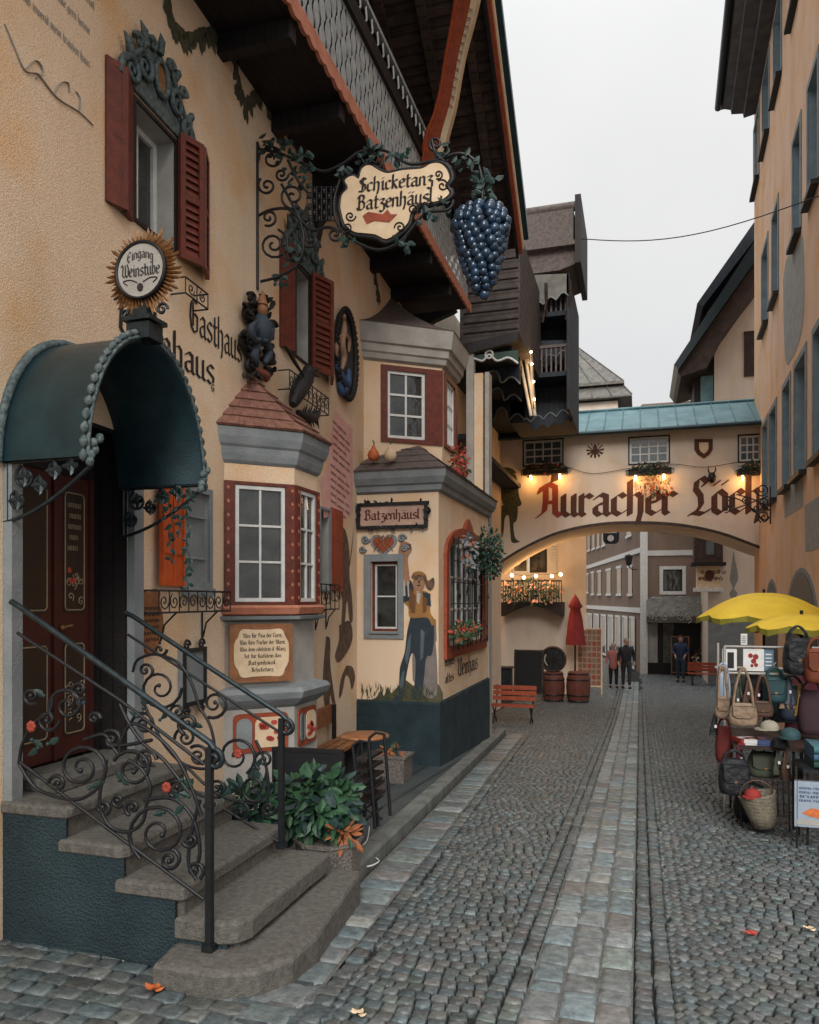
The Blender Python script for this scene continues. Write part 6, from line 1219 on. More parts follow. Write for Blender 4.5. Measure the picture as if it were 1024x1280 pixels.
# round shop sign beyond the arch
ss = thing('bracket_sign', yfr(27).px(764, 680), 'dark rounded hanging sign with a white badge seen through the arch', 'sign'); f = yfr(27); MB().prism(f, ogee(f.uv(754, 680)[0], f.uv(774, 680)[0], f.uv(754, 680)[1], f.uv(754, 661)[1], .16), -.05, .05).build('board', A['navy'], ss); m = MB(); e = f.uv(763.5, 673); m.prism(f, oval(*e, .11, .11, 14), .051, .06); m.bf(f, e[0]-.2, e[0]+.2, e[1]+.18, e[1]+.23, .051, .06); m.build('badge', A['white'], ss); m = MB(); m.tube([f.px(764, 661), f.px(764, 652)], .02, 4); m.build('hanger', A['iron'], ss)
# street lamp on the brown house corner
sl2 = thing('wall_lantern', yfr(33).px(786, 715), 'small black lantern on a bracket at the white corner of the brown house', 'lantern'); f = yfr(33); m = MB(); p = f.px(786, 703); m.lathe([(.02, .35), (.16, .28), (.16, .24), (.10, -.1), (.02, -.15)], p, 6, sm=False); m.build('lamp', A['black'], sl2); m = MB(); m.tube([f.px(797, 712), f.px(790, 712), p-V((0, 0, .15))], .02, 4); m.build('arm', A['black'], sl2)
# ================= people =================
def skinned(verts, edges, rad, lv=1):
    me = bpy.data.meshes.new('tmp'); me.from_pydata([tuple(v) for v in verts], edges, []); o = bpy.data.objects.new('tmp', me); C.objects.link(o)
    sk = o.modifiers.new('s', 'SKIN'); sk.use_smooth_shade = True; o.modifiers.new('d', 'SUBSURF').levels = lv
    for i, r in enumerate(rad): v = me.skin_vertices[0].data[i]; v.radius = r if isinstance(r, tuple) else (r, r); v.use_root = (i == 0)
    dg = bpy.context.evaluated_depsgraph_get(); m2 = bpy.data.meshes.new_from_object(o.evaluated_get(dg)); bpy.data.objects.remove(o)
    return [v.co.copy() for v in m2.vertices], [tuple(p.vertices) for p in m2.polygons]
def person(pos, H, face, label, top, legs, hair, hatlike=None, armpose=0, stride=.0, stout=1.0, skirt=False, lean=0):
    """standing figure; face = heading angle, 0 looks towards +X"""
    s = H/1.75; t = thing('person', pos, label, 'person'); T = Matrix.Rotation(face, 3, 'Z'); P = V(pos)
    def g_(x, y, z): return P+T @ V((x*s, y*s, z*s))        # x forward, y left
    st_ = stride
    J = dict(pel=(0, 0, .93), wai=(0, 0, 1.08), che=(.01, 0, 1.30), nec=(.0, 0, 1.46), hb=(.01, 0, 1.54), hd=(.015, 0, 1.62), ht=(.005, 0, 1.70))
    names = ['pel', 'wai', 'che', 'nec', 'hb', 'hd', 'ht']; V_ = [J[n] for n in names]; Rr = [(.115*stout, .085*stout), (.10*stout, .08*stout), (.12*stout, .085), .055, .068, .082, .06]; Ed = [(i, i+1) for i in range(6)]
    ix = lambda: len(V_)-1
    for sd in (-1, 1):
        V_.append((st_*sd*.3, sd*.095, .86)); Rr.append(.088*stout); Ed.append((0, ix())); 
        for q, r in (((st_*sd*.7+.01, sd*.10, .48), .058), ((st_*sd-.01, sd*.10, .09), .04), ((st_*sd+.07, sd*.115, .045), .036), ((st_*sd+.15, sd*.12, .035), .028)): V_.append(q); Rr.append(r); Ed.append((ix()-1, ix()))
        V_.append((0, sd*.175, 1.39)); Rr.append(.058); Ed.append((2, ix()))
        el = (-.03+.04*armpose, sd*(.25+.02*armpose), 1.12); wr = (.05+.16*armpose, sd*(.27-.14*armpose), .90+.16*armpose); ha_ = (.07+.20*armpose, sd*(.265-.16*armpose), .84+.18*armpose)
        for q, r in ((el, .042), (wr, .028), (ha_, .034)): V_.append(q); Rr.append(r); Ed.append((ix()-1, ix()))
        h_ = ix()
        for k in range(4): V_.append((ha_[0]+.02*(k-1.5), ha_[1]-.006*sd*k, ha_[2]-.065-.01*(1 if k in (1, 2) else 0))); Rr.append(.0095); Ed.append((h_, ix())); V_.append((V_[-1][0]+.012, V_[-1][1]-.008*sd, V_[-1][2]-.03)); Rr.append(.0085); Ed.append((ix()-1, ix()))
        V_.append((ha_[0]+.045, ha_[1]-.012*sd, ha_[2]-.02)); Rr.append(.010); Ed.append((h_, ix())); V_.append((V_[-1][0]+.008, V_[-1][1], V_[-1][2]-.03)); Rr.append(.009); Ed.append((ix()-1, ix()))
    vs, fs = skinned([g_(*v) for v in V_], Ed, [tuple(q*s for q in r) if isinstance(r, tuple) else r*s for r in Rr])
    m = MB(); m.add(vs, fs, 0, True); hc_ = g_(*J['hd'])
    m.ball(g_(.10, 0, 1.605), .018*s, 6, 4); 
    for sd in (-1, 1): m.ball(g_(.078, sd*.030, 1.63), .011*s, 6, 4, 1); m.ball(g_(.0, sd*.082, 1.615), (.018*s, .012*s, .028*s), 6, 4)
    m.tube([g_(.088, -.022, 1.572), g_(.092, 0, 1.570), g_(.088, .022, 1.572)], .006*s, 4, 2); m.build('body', [A['skin'], A['black'], A['redlt']], t, recalc=False)
    # jacket: torso and sleeves, slightly larger than the body
    tv = [(0, 0, .78 if not skirt else .68), (0, 0, 1.08), (.01, 0, 1.30), (0, 0, 1.44)]; tr = [(.175*stout, .135*stout), (.160*stout, .130*stout), (.180*stout, .14), (.085, .08)]; te = [(0, 1), (1, 2), (2, 3)]
    for sd in (-1, 1):
        tv.append((0, sd*.18, 1.385)); tr.append(.078); te.append((2, len(tv)-1))
        for q, r in (((-.03+.04*armpose, sd*(.255+.02*armpose), 1.12), .060), ((.045+.15*armpose, sd*(.27-.13*armpose), .93+.15*armpose), .045)): tv.append(q); tr.append(r); te.append((len(tv)-2, len(tv)-1))
    vs, fs = skinned([g_(*v) for v in tv], te, [tuple(q*s for q in r) if isinstance(r, tuple) else r*s for r in tr]); m = MB(); m.add(vs, fs, 0, True); m.lathe([(.075*s, 0), (.085*s, .03*s), (.07*s, .06*s)], g_(0, 0, 1.44), 10); m.build('jacket', top, t, recalc=False)
    lv = [(0, 0, .93), (0, 0, 1.04)]; lr = [(.142*stout, .115*stout), (.13*stout, .105*stout)]; le_ = [(0, 1)]
    for sd in (-1, 1):
        for j, (q, r) in enumerate((((st_*sd*.3, sd*.098, .84), .100*stout), ((st_*sd*.7+.01, sd*.10, .48), .072), ((st_*sd-.005, sd*.10, .11), .058))): lv.append(q); lr.append(r); le_.append((0 if j == 0 else len(lv)-2, len(lv)-1))
    vs, fs = skinned([g_(*v) for v in lv], le_, [tuple(q*s for q in r) if isinstance(r, tuple) else r*s for r in lr]); m = MB(); m.add(vs, fs, 0, True); m.build('trousers', legs, t, recalc=False)
    for sd in (-1, 1): m = MB(); m.ball(g_(st_*sd+.06, sd*.112, .05), (.055*s, .135*s, .055*s), 8, 5); m.build('shoe', A['black'], t, recalc=False)
    m = MB()
    rings = []
    for j in range(6):
        a_ = pi*.5*j/5; rings.append([g_(-.012+cos(2*pi*k/12)*.098*cos(a_)*(.75 if cos(2*pi*k/12) > .3 else 1.0), sin(2*pi*k/12)*.092*cos(a_), 1.635+(.02 if cos(2*pi*k/12) > .3 else -.05*(j == 0))+.105*sin(a_)) for k in range(12)])
    m.loft(rings, 0, False, True); m.build('hair', hair, t, recalc=False); return t
p = gp(767, 859); H1 = lambda px, yf, yh: (yf-yh)/FP*((gp(px, yf)-EYE).dot(FW))
greyh = col('grey_hair', (.35, .33, .31)); darkh = col('dark_hair', (.04, .03, .025))
person(gp(767, 860), H1(767, 860, 803), R(-75), 'woman in a pale pink and red jacket and dark trousers walking beside a man', col('pink_jacket', (.46, .17, .15), scale=14), A['black'], greyh, stride=.06, stout=1.1, skirt=True)
person(gp(783, 861), H1(783, 861, 797), R(-85), 'grey haired man in a black jacket and dark trousers walking with hands low', col('black_jacket', (.02, .02, .024)), col('charcoal_cloth', (.03, .03, .035)), greyh, stride=.09, stout=1.08)
person(gp(851, 853), H1(851, 853, 794), R(-100), 'dark haired man in a dark blue jacket and jeans standing by the orange easel board', col('blue_jacket', (.025, .045, .10)), col('dark_jeans', (.03, .055, .085)), darkh, stride=.05, armpose=.7)
# ================= terrace furniture on the left =================
G_ = lambda x, y, dz=.12: gp(x, y, dz)
def board_easel(name, px0, px1, ytop, ybot, Yp, label, mats, cat='menu board', lean=.10, legs=True):
    f = yfr(Yp); a, b = f.uv(px0, ytop), f.uv(px1, ybot); t = thing(name, f.p((a[0]+b[0])/2, b[1]), label, cat); fr = Tilt(f.p(0, b[1]), (1, 0, 0), V((0, lean, 1))); h = a[1]-b[1]
    e = .04; m = MB(); m.bf(fr, a[0], a[0]+e, 0, h, 0, .03); m.bf(fr, b[0]-e, b[0], 0, h, 0, .03); m.bf(fr, a[0]+e, b[0]-e, h-e, h, 0, .03); m.bf(fr, a[0]+e, b[0]-e, h*.12, h*.12+e, 0, .03); m.build('frame', mats[0], t)
    m = MB(); m.bf(fr, a[0]+e, b[0]-e, h*.12+e, h-e, .005, .02); o = m.build('panel', mats[1], t)
    m = MB()
    for x in (a[0]+.02, b[0]-.05): m.bf(Tilt(fr.p(0, h, -.0), (1, 0, 0), V((0, -.35, 1))), x, x+.03, -h*1.02, 0, -.02, 0)
    m.build('rear_leg', mats[0], t); return t, fr, (a[0]+e, b[0]-e, h*.12+e, h-e)
chalk = col('chalkboard', (.009, .010, .012), .8)
# black board turned edge on, behind the plants
t = thing('black_menu_board', G_(405, 1035), 'plain black standing board behind the potted plants on the terrace', 'menu board')
f = yfr(5.75); a, b = f.uv(362, 930), f.uv(438, 1008); fr = Tilt(f.p(0, b[1]), V((1, .10, 0)), (0, .0, 1)); h = a[1]-b[1]
m = MB(); m.bf(fr, a[0], b[0], 0, h, 0, .03); m.build('panel', chalk, t); m = MB(); m.bf(fr, a[0]-.02, b[0]+.02, h, h+.03, -.005, .035)
for x in (a[0]-.02, b[0]): m.bf(fr, x, x+.03, (gz(5.75)+.12)-b[1], h, .0, .03)
m.build('frame', A['black'], t)
# folding chair
t = thing('folding_chair', G_(455, 1045), 'dark folding metal chair standing side on next to the black board', 'chair')
f = yfr(5.6); m = MB()
for d in (0, -.38):
    m.tube([f.px(441, 933)+V((0, -d, 0)), f.px(453, 1050)+V((0, -d, 0))], .014, 5); m.tube([f.px(461, 928)+V((0, -d, 0)), f.px(469, 1036)+V((0, -d, 0))], .014, 5); m.tube([f.px(441, 933)+V((0, -d, 0)), f.px(450, 926)+V((0, -d, 0)), f.px(461, 928)+V((0, -d, 0))], .012, 5)
for y in (985, 1010, 1025): m.tube([f.px(458, y), f.px(458, y)+V((0, .38, 0))], .010, 5)
m.build('frame', A['iron'], t); m = MB()
for k in range(5): a = f.px(443+1.0*k, 950+13*k); m.box(a+V((.05, .19, 0)), (.11, .38, .02))
m.build('slats', A['wooddk'], t)
# round table
t = thing('round_table', G_(457, 985), 'small round table with a reddish brown top on the terrace', 'table'); p = yfr(6.7).px(456, 918)
MB().lathe([(.001, .0), (.22, .0), (.235, -.012), (.22, -.03), (.001, -.03)], p, 24).build('top', A['woodm'], t)
m = MB(); m.tube([p-V((0, 0, .03)), V((p.x, p.y, gz(p.y)+.14))], .02, 6)
for k in range(3): a = k*2.1; m.tube([V((p.x, p.y, gz(p.y)+.22)), V((p.x+.18*cos(a), p.y+.18*sin(a), gz(p.y)+.13))], .014, 5)
m.build('stand', A['iron'], t)
# bench along the wall
t = thing('wooden_bench', FA.p(7.2, gz(8)+.1, .3), 'worn orange brown bench with dark ends along the foot of the painted wall', 'bench')
m = MB()
for (d0, d1, z) in ((.10, .20, .55), (.22, .32, .55), (.34, .44, .55)): m.bf(FA, 6.25, 8.3, gz(8)+z-.06, gz(8)+z-.02, d0, d1)
m.bf(FA, 6.25, 8.3, gz(8)+.72, gz(8)+.95, .04, .08); m.build('planks', A['woodm'], t)
m = MB()
for u in (6.3, 8.15): m.bf(FA, u, u+.06, gz(8)+.10, gz(8)+.485, .08, .44); m.bf(FA, u, u+.06, gz(8)+.485, gz(8)+.95, .0821, .12)
m.build('ends', A['wooddk'], t)
# concrete troughs and pots
def trough(c, w_, d, h, label, n=4, rot=0, name='planter'):
    t = thing(name, c, label, 'planter'); m = MB(); pr = [(1, 0), (1.04, .9), (1.12, .92), (1.12, 1), (.98, 1), (.96, .86)]
    def rg(s_, z): 
        if n == 4: return [(c.x+x*w_/2*s_, c.y+y*d/2*s_, c.z+h*z) for x, y in ((-1, -1), (1, -1), (1, 1), (-1, 1))]
        return [(c.x+w_/2*s_*cos(2*pi*k/n+rot), c.y+d/2*s_*sin(2*pi*k/n+rot), c.z+h*z) for k in range(n)]
    m.loft([rg(*q) for q in pr]); m.build('trough', A['conc'], t); return t
c = V((-2.16, 5.10, tz(5.10))); t = trough(c, .46, .46, .24, 'octagonal pebble concrete pot overflowing with green leafy plants beside the steps', 8, .39)
foliage('plants', c+V((-.14, .04, .46)), (.32, .24, .25), 640, .11, ['leaf', 'leafd'], None, None, parent=t, seed=51, droop=.5, w=.26)
foliage('dry_leaves', c+V((.12, -.06, .30)), (.10, .10, .06), 45, .11, ['dry', 'leaf'], None, None, parent=t, seed=52, droop=.2, w=.16)
c2 = V((-2.85, 5.0, tz(5.0))); t = trough(c2, .5, .4, .25, 'second concrete pot with dark green plants half hidden behind the far railing', 8, .39)
foliage('plants', c2+V((.08, 0, .40)), (.30, .25, .22), 360, .11, ['leafd', 'leaf'], None, None, parent=t, seed=53, droop=.3, w=.3)
c = G_(488, 975); t = trough(c, .44, .34, .32, 'square pebble concrete planter in front of the blue corner plinth'); foliage('plants', c+V((0, 0, .34)), (.16, .12, .06), 60, .10, ['dry', 'leaf', 'leafd'], None, None, parent=t, seed=54, w=.12)
c = G_(466, 995); trough(c, .20, .24, .20, 'small pebble concrete box between the chair and the square planter')
m = MB(); pts = [gp(x, y, .125 if k < 8 else .04) for k, (x, y) in enumerate(bez([(462, 1035), (459, 1052), (452, 1062), (462, 1070), (474, 1078), (460, 1085), (440, 1083)], 4))]; m.tube([q+V((0, 0, .012)) for q in pts], .006, 5); m.build('white_cable', A['white'], None, label='thin white cable lying in a loop on the terrace slabs', cat='cable')
def leaf_litter(x, y, s_, mt_, label):
    p = gp(x, y, .03); m = MB(); r0 = random.Random(x)
    for k in range(5): a = 1.25*k+r0.random(); m.leaf(p+V((0, 0, .006*k)), V((cos(a), sin(a), .15))*s_, s_*.4, V((0, 0, 1)))
    m.build('fallen_leaf', A[mt_], None, recalc=False, label=label, cat='leaf')
leaf_litter(192, 1236, .055, 'oflow', 'orange fallen leaf on the setts in front of the bottom step'); leaf_litter(939, 1168, .05, 'flower', 'small reddish fallen leaf on the setts at the lower right')
leaf_litter(1012, 1162, .04, 'parch', 'pale fallen leaf on the setts by the right edge'); leaf_litter(448, 1268, .04, 'parch', 'pale scrap of leaf on the setts at the bottom centre')
# ================= things around the arch on the left =================
# red slatted bench
c = gp(640, 905); t = thing('red_bench', c, 'red slatted folding bench just past the blue corner', 'bench'); f = yfr(c.y); d = (c-EYE).dot(FW)/FP
m = MB(); w0 = (613-640)*d; w1 = (668-640)*d
for k in range(3): m.box((c.x+(w0+w1)/2, c.y+.12*k-.1, c.z+.42), (w1-w0, .10, .03))
for k in range(3): m.box((c.x+(w0+w1)/2, c.y+.30+.04*k, c.z+.55+.12*k), (w1-w0, .03, .095))
m.build('slats', A['redlt'], t)
m = MB()
for x in (w0+.08, w1-.08):
    m.tube([c+V((x, -.15, .0)), c+V((x, .32, .42)), c+V((x, .42, .85))], .018, 5); m.tube([c+V((x, .32, 0)), c+V((x, -.15, .41))], .018, 5)
m.build('frame', A['iron'], t)
def barrel(x, y, h, r, label):
    c = gp(x, y); t = thing('barrel', c, label, 'barrel', 'wine barrels by the arch'); MB().lathe([(r*.82, 0), (r*.95, h*.2), (r*1.03, h*.5), (r*.95, h*.8), (r*.82, h), (r*.76, h), (r*.74, h-.03), (.001, h-.03)], c, 20).build('staves', col('barrel_wood', (.15, .045, .03), wave=('X', 5, .4)), t)
    m = MB()
    for z, q in ((.06, .87), (.25, .975), (.75, .975), (.94, .87)): m.lathe([(r*q+.004, h*z-.022), (r*q+.010, h*z-.02), (r*q+.010, h*z+.02), (r*q+.004, h*z+.022)], c, 20)
    m.build('hoops', A['iron'], t); return c
c1 = barrel(692, 877, .90, .33, 'dark red wine barrel carrying the round tray, left one of the pair'); barrel(723, 878, .92, .35, 'browner wine barrel nearer the postcard board, right one of the pair')
t = thing('round_tray', c1+V((0, -.2, .9)), 'large round dark wheel with a pale curved streak standing on the left barrel', 'wheel'); p = c1+V((0, -.1, 1.28)); m = MB(); m.tube([p+V((.36*cos(a), 0, .36*sin(a))) for a in [2*pi*k/24 for k in range(24)]], .04, 6, closed=True)
for k in range(8): a = k*pi/4; m.tube([p, p+V((.36*cos(a), 0, .36*sin(a)))], .014, 4)
m.build('rim', A['wood'], t); MB().lathe([(.001, 0), (.33, 0), (.33, .03)], p+V((0, .05, 0)), 20, ax=ax_).build('disc', A['black'], t); m = MB(); m.tube([p+V((.25*cos(a), -.03, .25*sin(a))) for a in [pi*.8+k*.1 for k in range(16)]], .025, 5); m.build('pale_arc', A['greylt'], t)
Yb = gp(660, 872).y-1.2
board_easel('menu_easel', 642, 679, 812, 876, gp(660, 880).y, 'tall dark wooden framed menu board standing left of the barrels', [A['wood'], chalk])
# dark counter with a lantern and pots
c = gp(622, 872); t = thing('dark_counter', c, 'blue black box counter behind the red bench', 'counter'); m = MB(); m.box(c+V((0, .4, .45)), (.75, .5, .9)); m.build('cabinet', A['navy'], t); m = MB(); m.box(c+V((0, .38, .92)), (.85, .6, .04)); m.build('top', A['wooddk'], t)
c = gp(664, 862)+V((0, 2.0, 0)); t = thing('serving_counter', c, 'long wooden serving counter behind the menu board', 'counter'); m = MB(); m.box(c+V((0, 0, .5)), (2.2, .5, 1.0)); m.build('front', A['wood'], t); m = MB(); m.box(c+V((0, 0, 1.03)), (2.4, .65, .05)); m.build('top', A['woodm'], t)
t = thing('glass_lantern', c+V((-.35, 0, 1.06)), 'lit glass lantern with dark cap standing on the serving counter', 'lantern'); q = c+V((-.35, -.1, 1.06)); MB().lathe([(.12, 0), (.14, .05), (.14, .35), (.08, .42)], q, 10).build('glass', A['glassb'], t); MB().lathe([(.16, .42), (.05, .52), (.02, .58)], q, 10).build('cap', A['black'], t); MB().ball(q+V((0, -.145, .12)), .03).build('flame', A['warm'], t)
for k in range(5):
    q = c+V((-.8+.38*k+(.2 if k > 1 else 0), .05, 1.06)); t = thing('potted_flower', q, ('white flowers in a small pot at the left end of the serving counter', 'leafy pot on the serving counter beside the lantern', 'red flowers in a pot in the middle of the serving counter', 'dark green pot plant on the serving counter above the wheel', 'pink flowers in a pot at the right end of the serving counter')[k], 'pot plant', 'pots on the serving counter'); MB().lathe([(.07, 0), (.10, .14), (.09, .14)], q, 10).build('pot', A['woodm'], t); foliage('leaves', q+V((0, 0, .24)), (.14, .12, .13), 60, .09, [['white', 'leaf'], ['leaf', 'leafd'], ['flower', 'leaf'], ['leafd', 'leaf'], ['pinkp', 'leaf']][k], None, None, parent=t, seed=60+k)
# closed red parasol
c = gp(719, 866); c.y = min(c.y, 24.2); c.x = yfr(c.y).uv(719, 800)[0]; c.z = gz(c.y); d = (c-EYE).dot(FW)/FP; t = thing('closed_parasol', c, 'closed dark red parasol standing by the cream wall under the arch', 'parasol'); f = yfr(c.y); zt3 = f.uv(719, 743)[1]; zb3 = f.uv(719, 806)[1]; x3 = f.uv(719, 800)[0]
m = MB(); prof = []; n = 20
for z, r in ((zb3, .26), (zb3+.2, .25), ((zb3+zt3)/2, .19), (zt3-.45, .13), (zt3-.38, .19), (zt3-.15, .09), (zt3, .01)): prof.append([(x3+r*(1+.22*cos(7*2*pi*k/n))*cos(2*pi*k/n), c.y+r*(1+.22*cos(7*2*pi*k/n))*sin(2*pi*k/n), z) for k in range(n)])
m.loft(prof, 0, True, True); m.build('canopy', col('dark_red_canvas', (.24, .022, .022)), t); MB().tube([(x3, c.y, c.z), (x3, c.y, zb3+.1)], .03, 6).lathe([(.25, 0), (.25, .06), (.05, .1)], (x3, c.y, c.z), 12).build('pole', A['iron'], t)
# postcard board
pcY = gp(738, 870).y; t, fr, (u0, u1, v0, v1) = board_easel('postcard_stand', 721, 753, 785, 869, pcY, 'tall cream framed stand covered with rows of small brown picture cards', [A['parch'], col('rosy_card_back', (.42, .26, .19))], 'card stand', .04)
m = MB(); r0 = random.Random(12)
for j in range(10):
    for i in range(5):
        w_ = (u1-u0)/5; h_ = (v1-v0)/10; a, b = u0+w_*i, v0+h_*j; m.bf(fr, a+.015, a+w_-.015, b+.02, b+h_-.03, .021, .026, r0.choice([0, 0, 0, 2, 3]))
m.build('cards', [col('card_brown', (.24, .12, .08)), A['parch'], A['redlt'], col('card_green', (.22, .17, .10))], t)
# easel and low bench on the far right
bt, fr, q = board_easel('easel_board', 839, 862, 795, 848, gp(850, 847).y+.6, 'orange wooden easel board behind the man in the blue jacket', [A['woodm'], A['black']])
c = gp(888, 858); t = thing('orange_bench', c, 'orange brown slatted bench in front of the pale house at the right', 'bench'); m = MB()
for k in range(3): m.box(c+V((0, .11*k, .44)), (1.5, .09, .03)); m.box(c+V((0, .38, .56+.11*k)), (1.5, .03, .09))
m.build('slats', A['redlt'], t); m = MB()
for x in (-.6, .6): m.box(c+V((x, .1, .21)), (.05, .3, .42)); m.box(c+V((x, .41, .42)), (.05, .03, .84))
m.build('frame', A['iron'], t)
c = gp(880, 848)+V((0, .8, 0)); t = thing('flower_tub', c, 'round tub of reddish flowers standing behind the orange bench', 'planter'); MB().lathe([(.25, 0), (.32, .4), (.29, .4)], c, 14).build('tub', A['conc'], t); foliage('flowers', c+V((0, 0, .75)), (.38, .35, .38), 260, .11, ['leafd', 'dry', 'white'], None, None, parent=t, seed=71)
# ================= the souvenir stall on the right =================
def parasol(px, py_top, py_rim, Y, r, label, name='yellow_parasol', n=8):
    f = yfr(Y); x = f.uv(px, py_top)[0]; zt = f.uv(px, py_top)[1]; zr = f.uv(px, py_rim)[1]; t = thing(name, (x, Y, gz(Y)), label, 'parasol', 'yellow parasols over the stall'); m = MB(); N = n*4; rings = []
    for j in range(9):
        q = j/8; rr = r*q*(1-.0*q); z = zt-(zt-zr)*(q**1.9); rings.append([(x+rr*(1-.10*q*(1-abs(cos(n/2*2*pi*k/N))))*cos(2*pi*k/N), Y+rr*(1-.10*q*(1-abs(cos(n/2*2*pi*k/N))))*sin(2*pi*k/N), z+.05*q*(1-abs(cos(n/2*2*pi*k/N)))) for k in range(N)])
    m.loft(rings, 0, False, True); m.loft([rings[-1], [(a, b, c_-.07-.012*cos(k*pi)) for k, (a, b, c_) in enumerate(rings[-1])]], 1, False); m.build('canopy', [A['yell'], col('olive_valance', (.26, .24, .03))], t, recalc=False)
    m = MB()
    for k in range(n): a = 2*pi*k/n; m.tube([(x, Y, zt-.28), (x+r*.5*cos(a), Y+r*.5*sin(a), zt-(zt-zr)*.27-.02), (x+r*.97*cos(a), Y+r*.97*sin(a), zr-.005)], .006, 4)
    m.build('ribs', A['iron'], t); MB().tube([(x, Y, gz(Y)), (x, Y, zt+.05)], .02, 8).build('pole', A['iron'], t); MB().lathe([(.22, 0), (.22, .06), (.04, .09)], (x, Y, gz(Y)), 14).build('foot', A['conc'], t); return t
parasol(955, 741, 773, 12.0, .92, 'large open yellow parasol over the stall, the higher of the two')
parasol(1002, 768, 786, 10.4, .64, 'second open yellow parasol, lower and partly under the first')
YS = 8.15; fs_ = yfr(YS); xw = lambda px, Y=YS: yfr(Y).uv(px, 900)[0]; zw_ = lambda py, Y=YS, px=950: yfr(Y).uv(px, py)[1]; gS = gz(YS)
t = thing('stall_table', (1.5, 8.6, gS), 'low stall table with a reddish board top and thin metal legs', 'table'); zt4 = zw_(934); xa, xb = xw(916), 2.35
m = MB(); m.box(((xa+xb)/2, 8.65, zt4), (xb-xa, 1.1, .035)); m.build('top', A['wood'], t)
for (x, y) in ((xa+.08, 8.16), (xa+.55, 8.16), (xb-.1, 8.16), (xa+.08, 9.1), (xb-.1, 9.1)): MB().tube([(x, y, gz(y)), (x, y, zt4-.02)], .013, 5).build('leg', A['iron'], t)
t = thing('goods_rack', (1.5, 8.9, gS), 'metal rail rack behind the stall table with goods hung on it', 'rack'); zr4 = zw_(842, 8.7); m = MB(); xa2, xb2 = xw(902, 8.7), 2.4
m.tube([(xa2, 8.7, zr4), (xb2, 8.7, zr4)], .014, 6); m.tube([(xa2, 9.4, zr4), (xb2, 9.4, zr4)], .014, 6)
for x in (xa2+.03, xb2-.03):
    for y in (8.7, 9.4): m.tube([(x, y, gz(y)), (x, y, zr4+.28)], .014, 6)
m.tube([(xa2+.03, 8.7, zr4+.28), (xb2-.03, 8.7, zr4+.28)], .012, 6); m.tube([(xa2, 8.7, zr4), (xa2, 9.4, zr4)], .014, 6); m.build('rails', A['greylt'], t)
def sack(name, px, py, w_, h_, d_, Y, mat_, label, cat, strap=None, tilt=0, group='bags hung on the stall', flap=True):
    """soft bag: bulging body with a rounded flap, pocket, and handles looping up"""
    f = yfr(Y); c = f.px(px, py); t = thing(name, c-V((0, 0, h_/2)), label, cat, group); m = MB(); T = Matrix.Rotation(tilt, 3, 'Y'); N = 16; rings = []
    for j, (z, s_) in enumerate(((-.5, .72), (-.47, .90), (-.35, 1.02), (-.1, 1.06), (.15, 1.0), (.35, .90), (.46, .76), (.5, .60))):
        rings.append([c+T @ V((w_/2*s_*(abs(cos(a))**.6)*(1 if cos(a) > 0 else -1), d_/2*s_*(1.1-.5*z)*(abs(sin(a))**.7)*(1 if sin(a) > 0 else -1), h_*z)) for a in [2*pi*k/N+.01 for k in range(N)]])
    m.loft(rings, 0, True, True); m.build('body', mat_, t)
    if flap:
        m = MB(); F_ = Tilt(c+T @ V((0, -d_/2*1.18, 0)), T @ V((1, 0, 0)), T @ V((0, 0, 1))); q = [(-w_*.40, h_*.42), (w_*.40, h_*.42), (w_*.38, h_*.0), (w_*.25, -h_*.12), (-w_*.25, -h_*.12), (-w_*.38, 0)]; m.prism(F_, q, -.015, .008); m.tube([F_.p(a, b, .012) for a, b in q], .006, 4, closed=True); m.bf(F_, -.012, .012, -h_*.14, -h_*.06, .008, .015, 1); m.build('flap', [mat_, A['gold']], t)
    if strap:
        for y in ((-.03, .03) if flap else (0,)):
            pts = [c+T @ V((-w_*.36, y, h_*.40)), c+V((-w_*.28, y, h_*.5+strap*.45)), c+V((-.02, y, h_*.5+strap*.95)), c+V((.02, y, h_*.5+strap*.95)), c+V((w_*.28, y, h_*.5+strap*.45)), c+T @ V((w_*.36, y, h_*.40))]; MB().tube([V(q) for q in bez([tuple(q) for q in pts], 4)], .012, 5, flat=.4).build('handle', mat_, t)
    return t
tan = col('tan_leather', (.27, .19, .13), .7, scale=14, bump=.7, bs=16, bd=.04); blk = col('black_nylon', (.018, .02, .024), .6, scale=9, bump=.8, bs=14, bd=.05); olive = col('olive_cloth', (.06, .07, .05), .8, scale=9); brn = col('brown_leather', (.09, .05, .035), .5, scale=9); teal = col('teal_cloth', (.025, .065, .075), .7, scale=7, bump=.3); redc = col('red_cloth', (.28, .03, .025), .8); wht = A['white']
sack('handbag', 929, 893, .25, .22, .09, 8.05, tan, 'tan flap handbag with two long straps hanging at the front of the stall', 'handbag', .34)
sack('handbag', 903, 884, .13, .22, .08, 8.3, tan, 'small tan shoulder bag at the outer left corner of the stall', 'handbag', .30, .1)
sack('handbag', 953, 886, .20, .16, .09, 8.5, brn, 'brown leather bag half hidden behind the tan flap handbag', 'handbag', .26)
sack('backpack', 904, 858, .14, .28, .12, 8.6, col('blue_white_stripe', (.35, .42, .52), .7, wave=('X', 7, .15)), 'blue and white striped cloth bag hanging from the left end of the rail', 'bag', .10, flap=False)
sack('backpack', 915, 870, .17, .34, .14, 8.75, blk, 'slim black bag hanging between the striped bag and the tan handbag', 'bag', .12)
sack('backpack', 968, 862, .22, .26, .16, 8.65, col('dark_teal_nylon', (.02, .06, .07), .5), 'dark teal round backpack with a white tag hanging from the rail', 'backpack', .10)
sack('backpack', 942, 860, .18, .36, .14, 8.95, blk, 'black backpack hanging behind the long tan straps', 'backpack', .10)
sack('backpack', 997, 820, .26, .36, .2, 8.5, blk, 'large black backpack high on the right of the stall', 'backpack', .12)
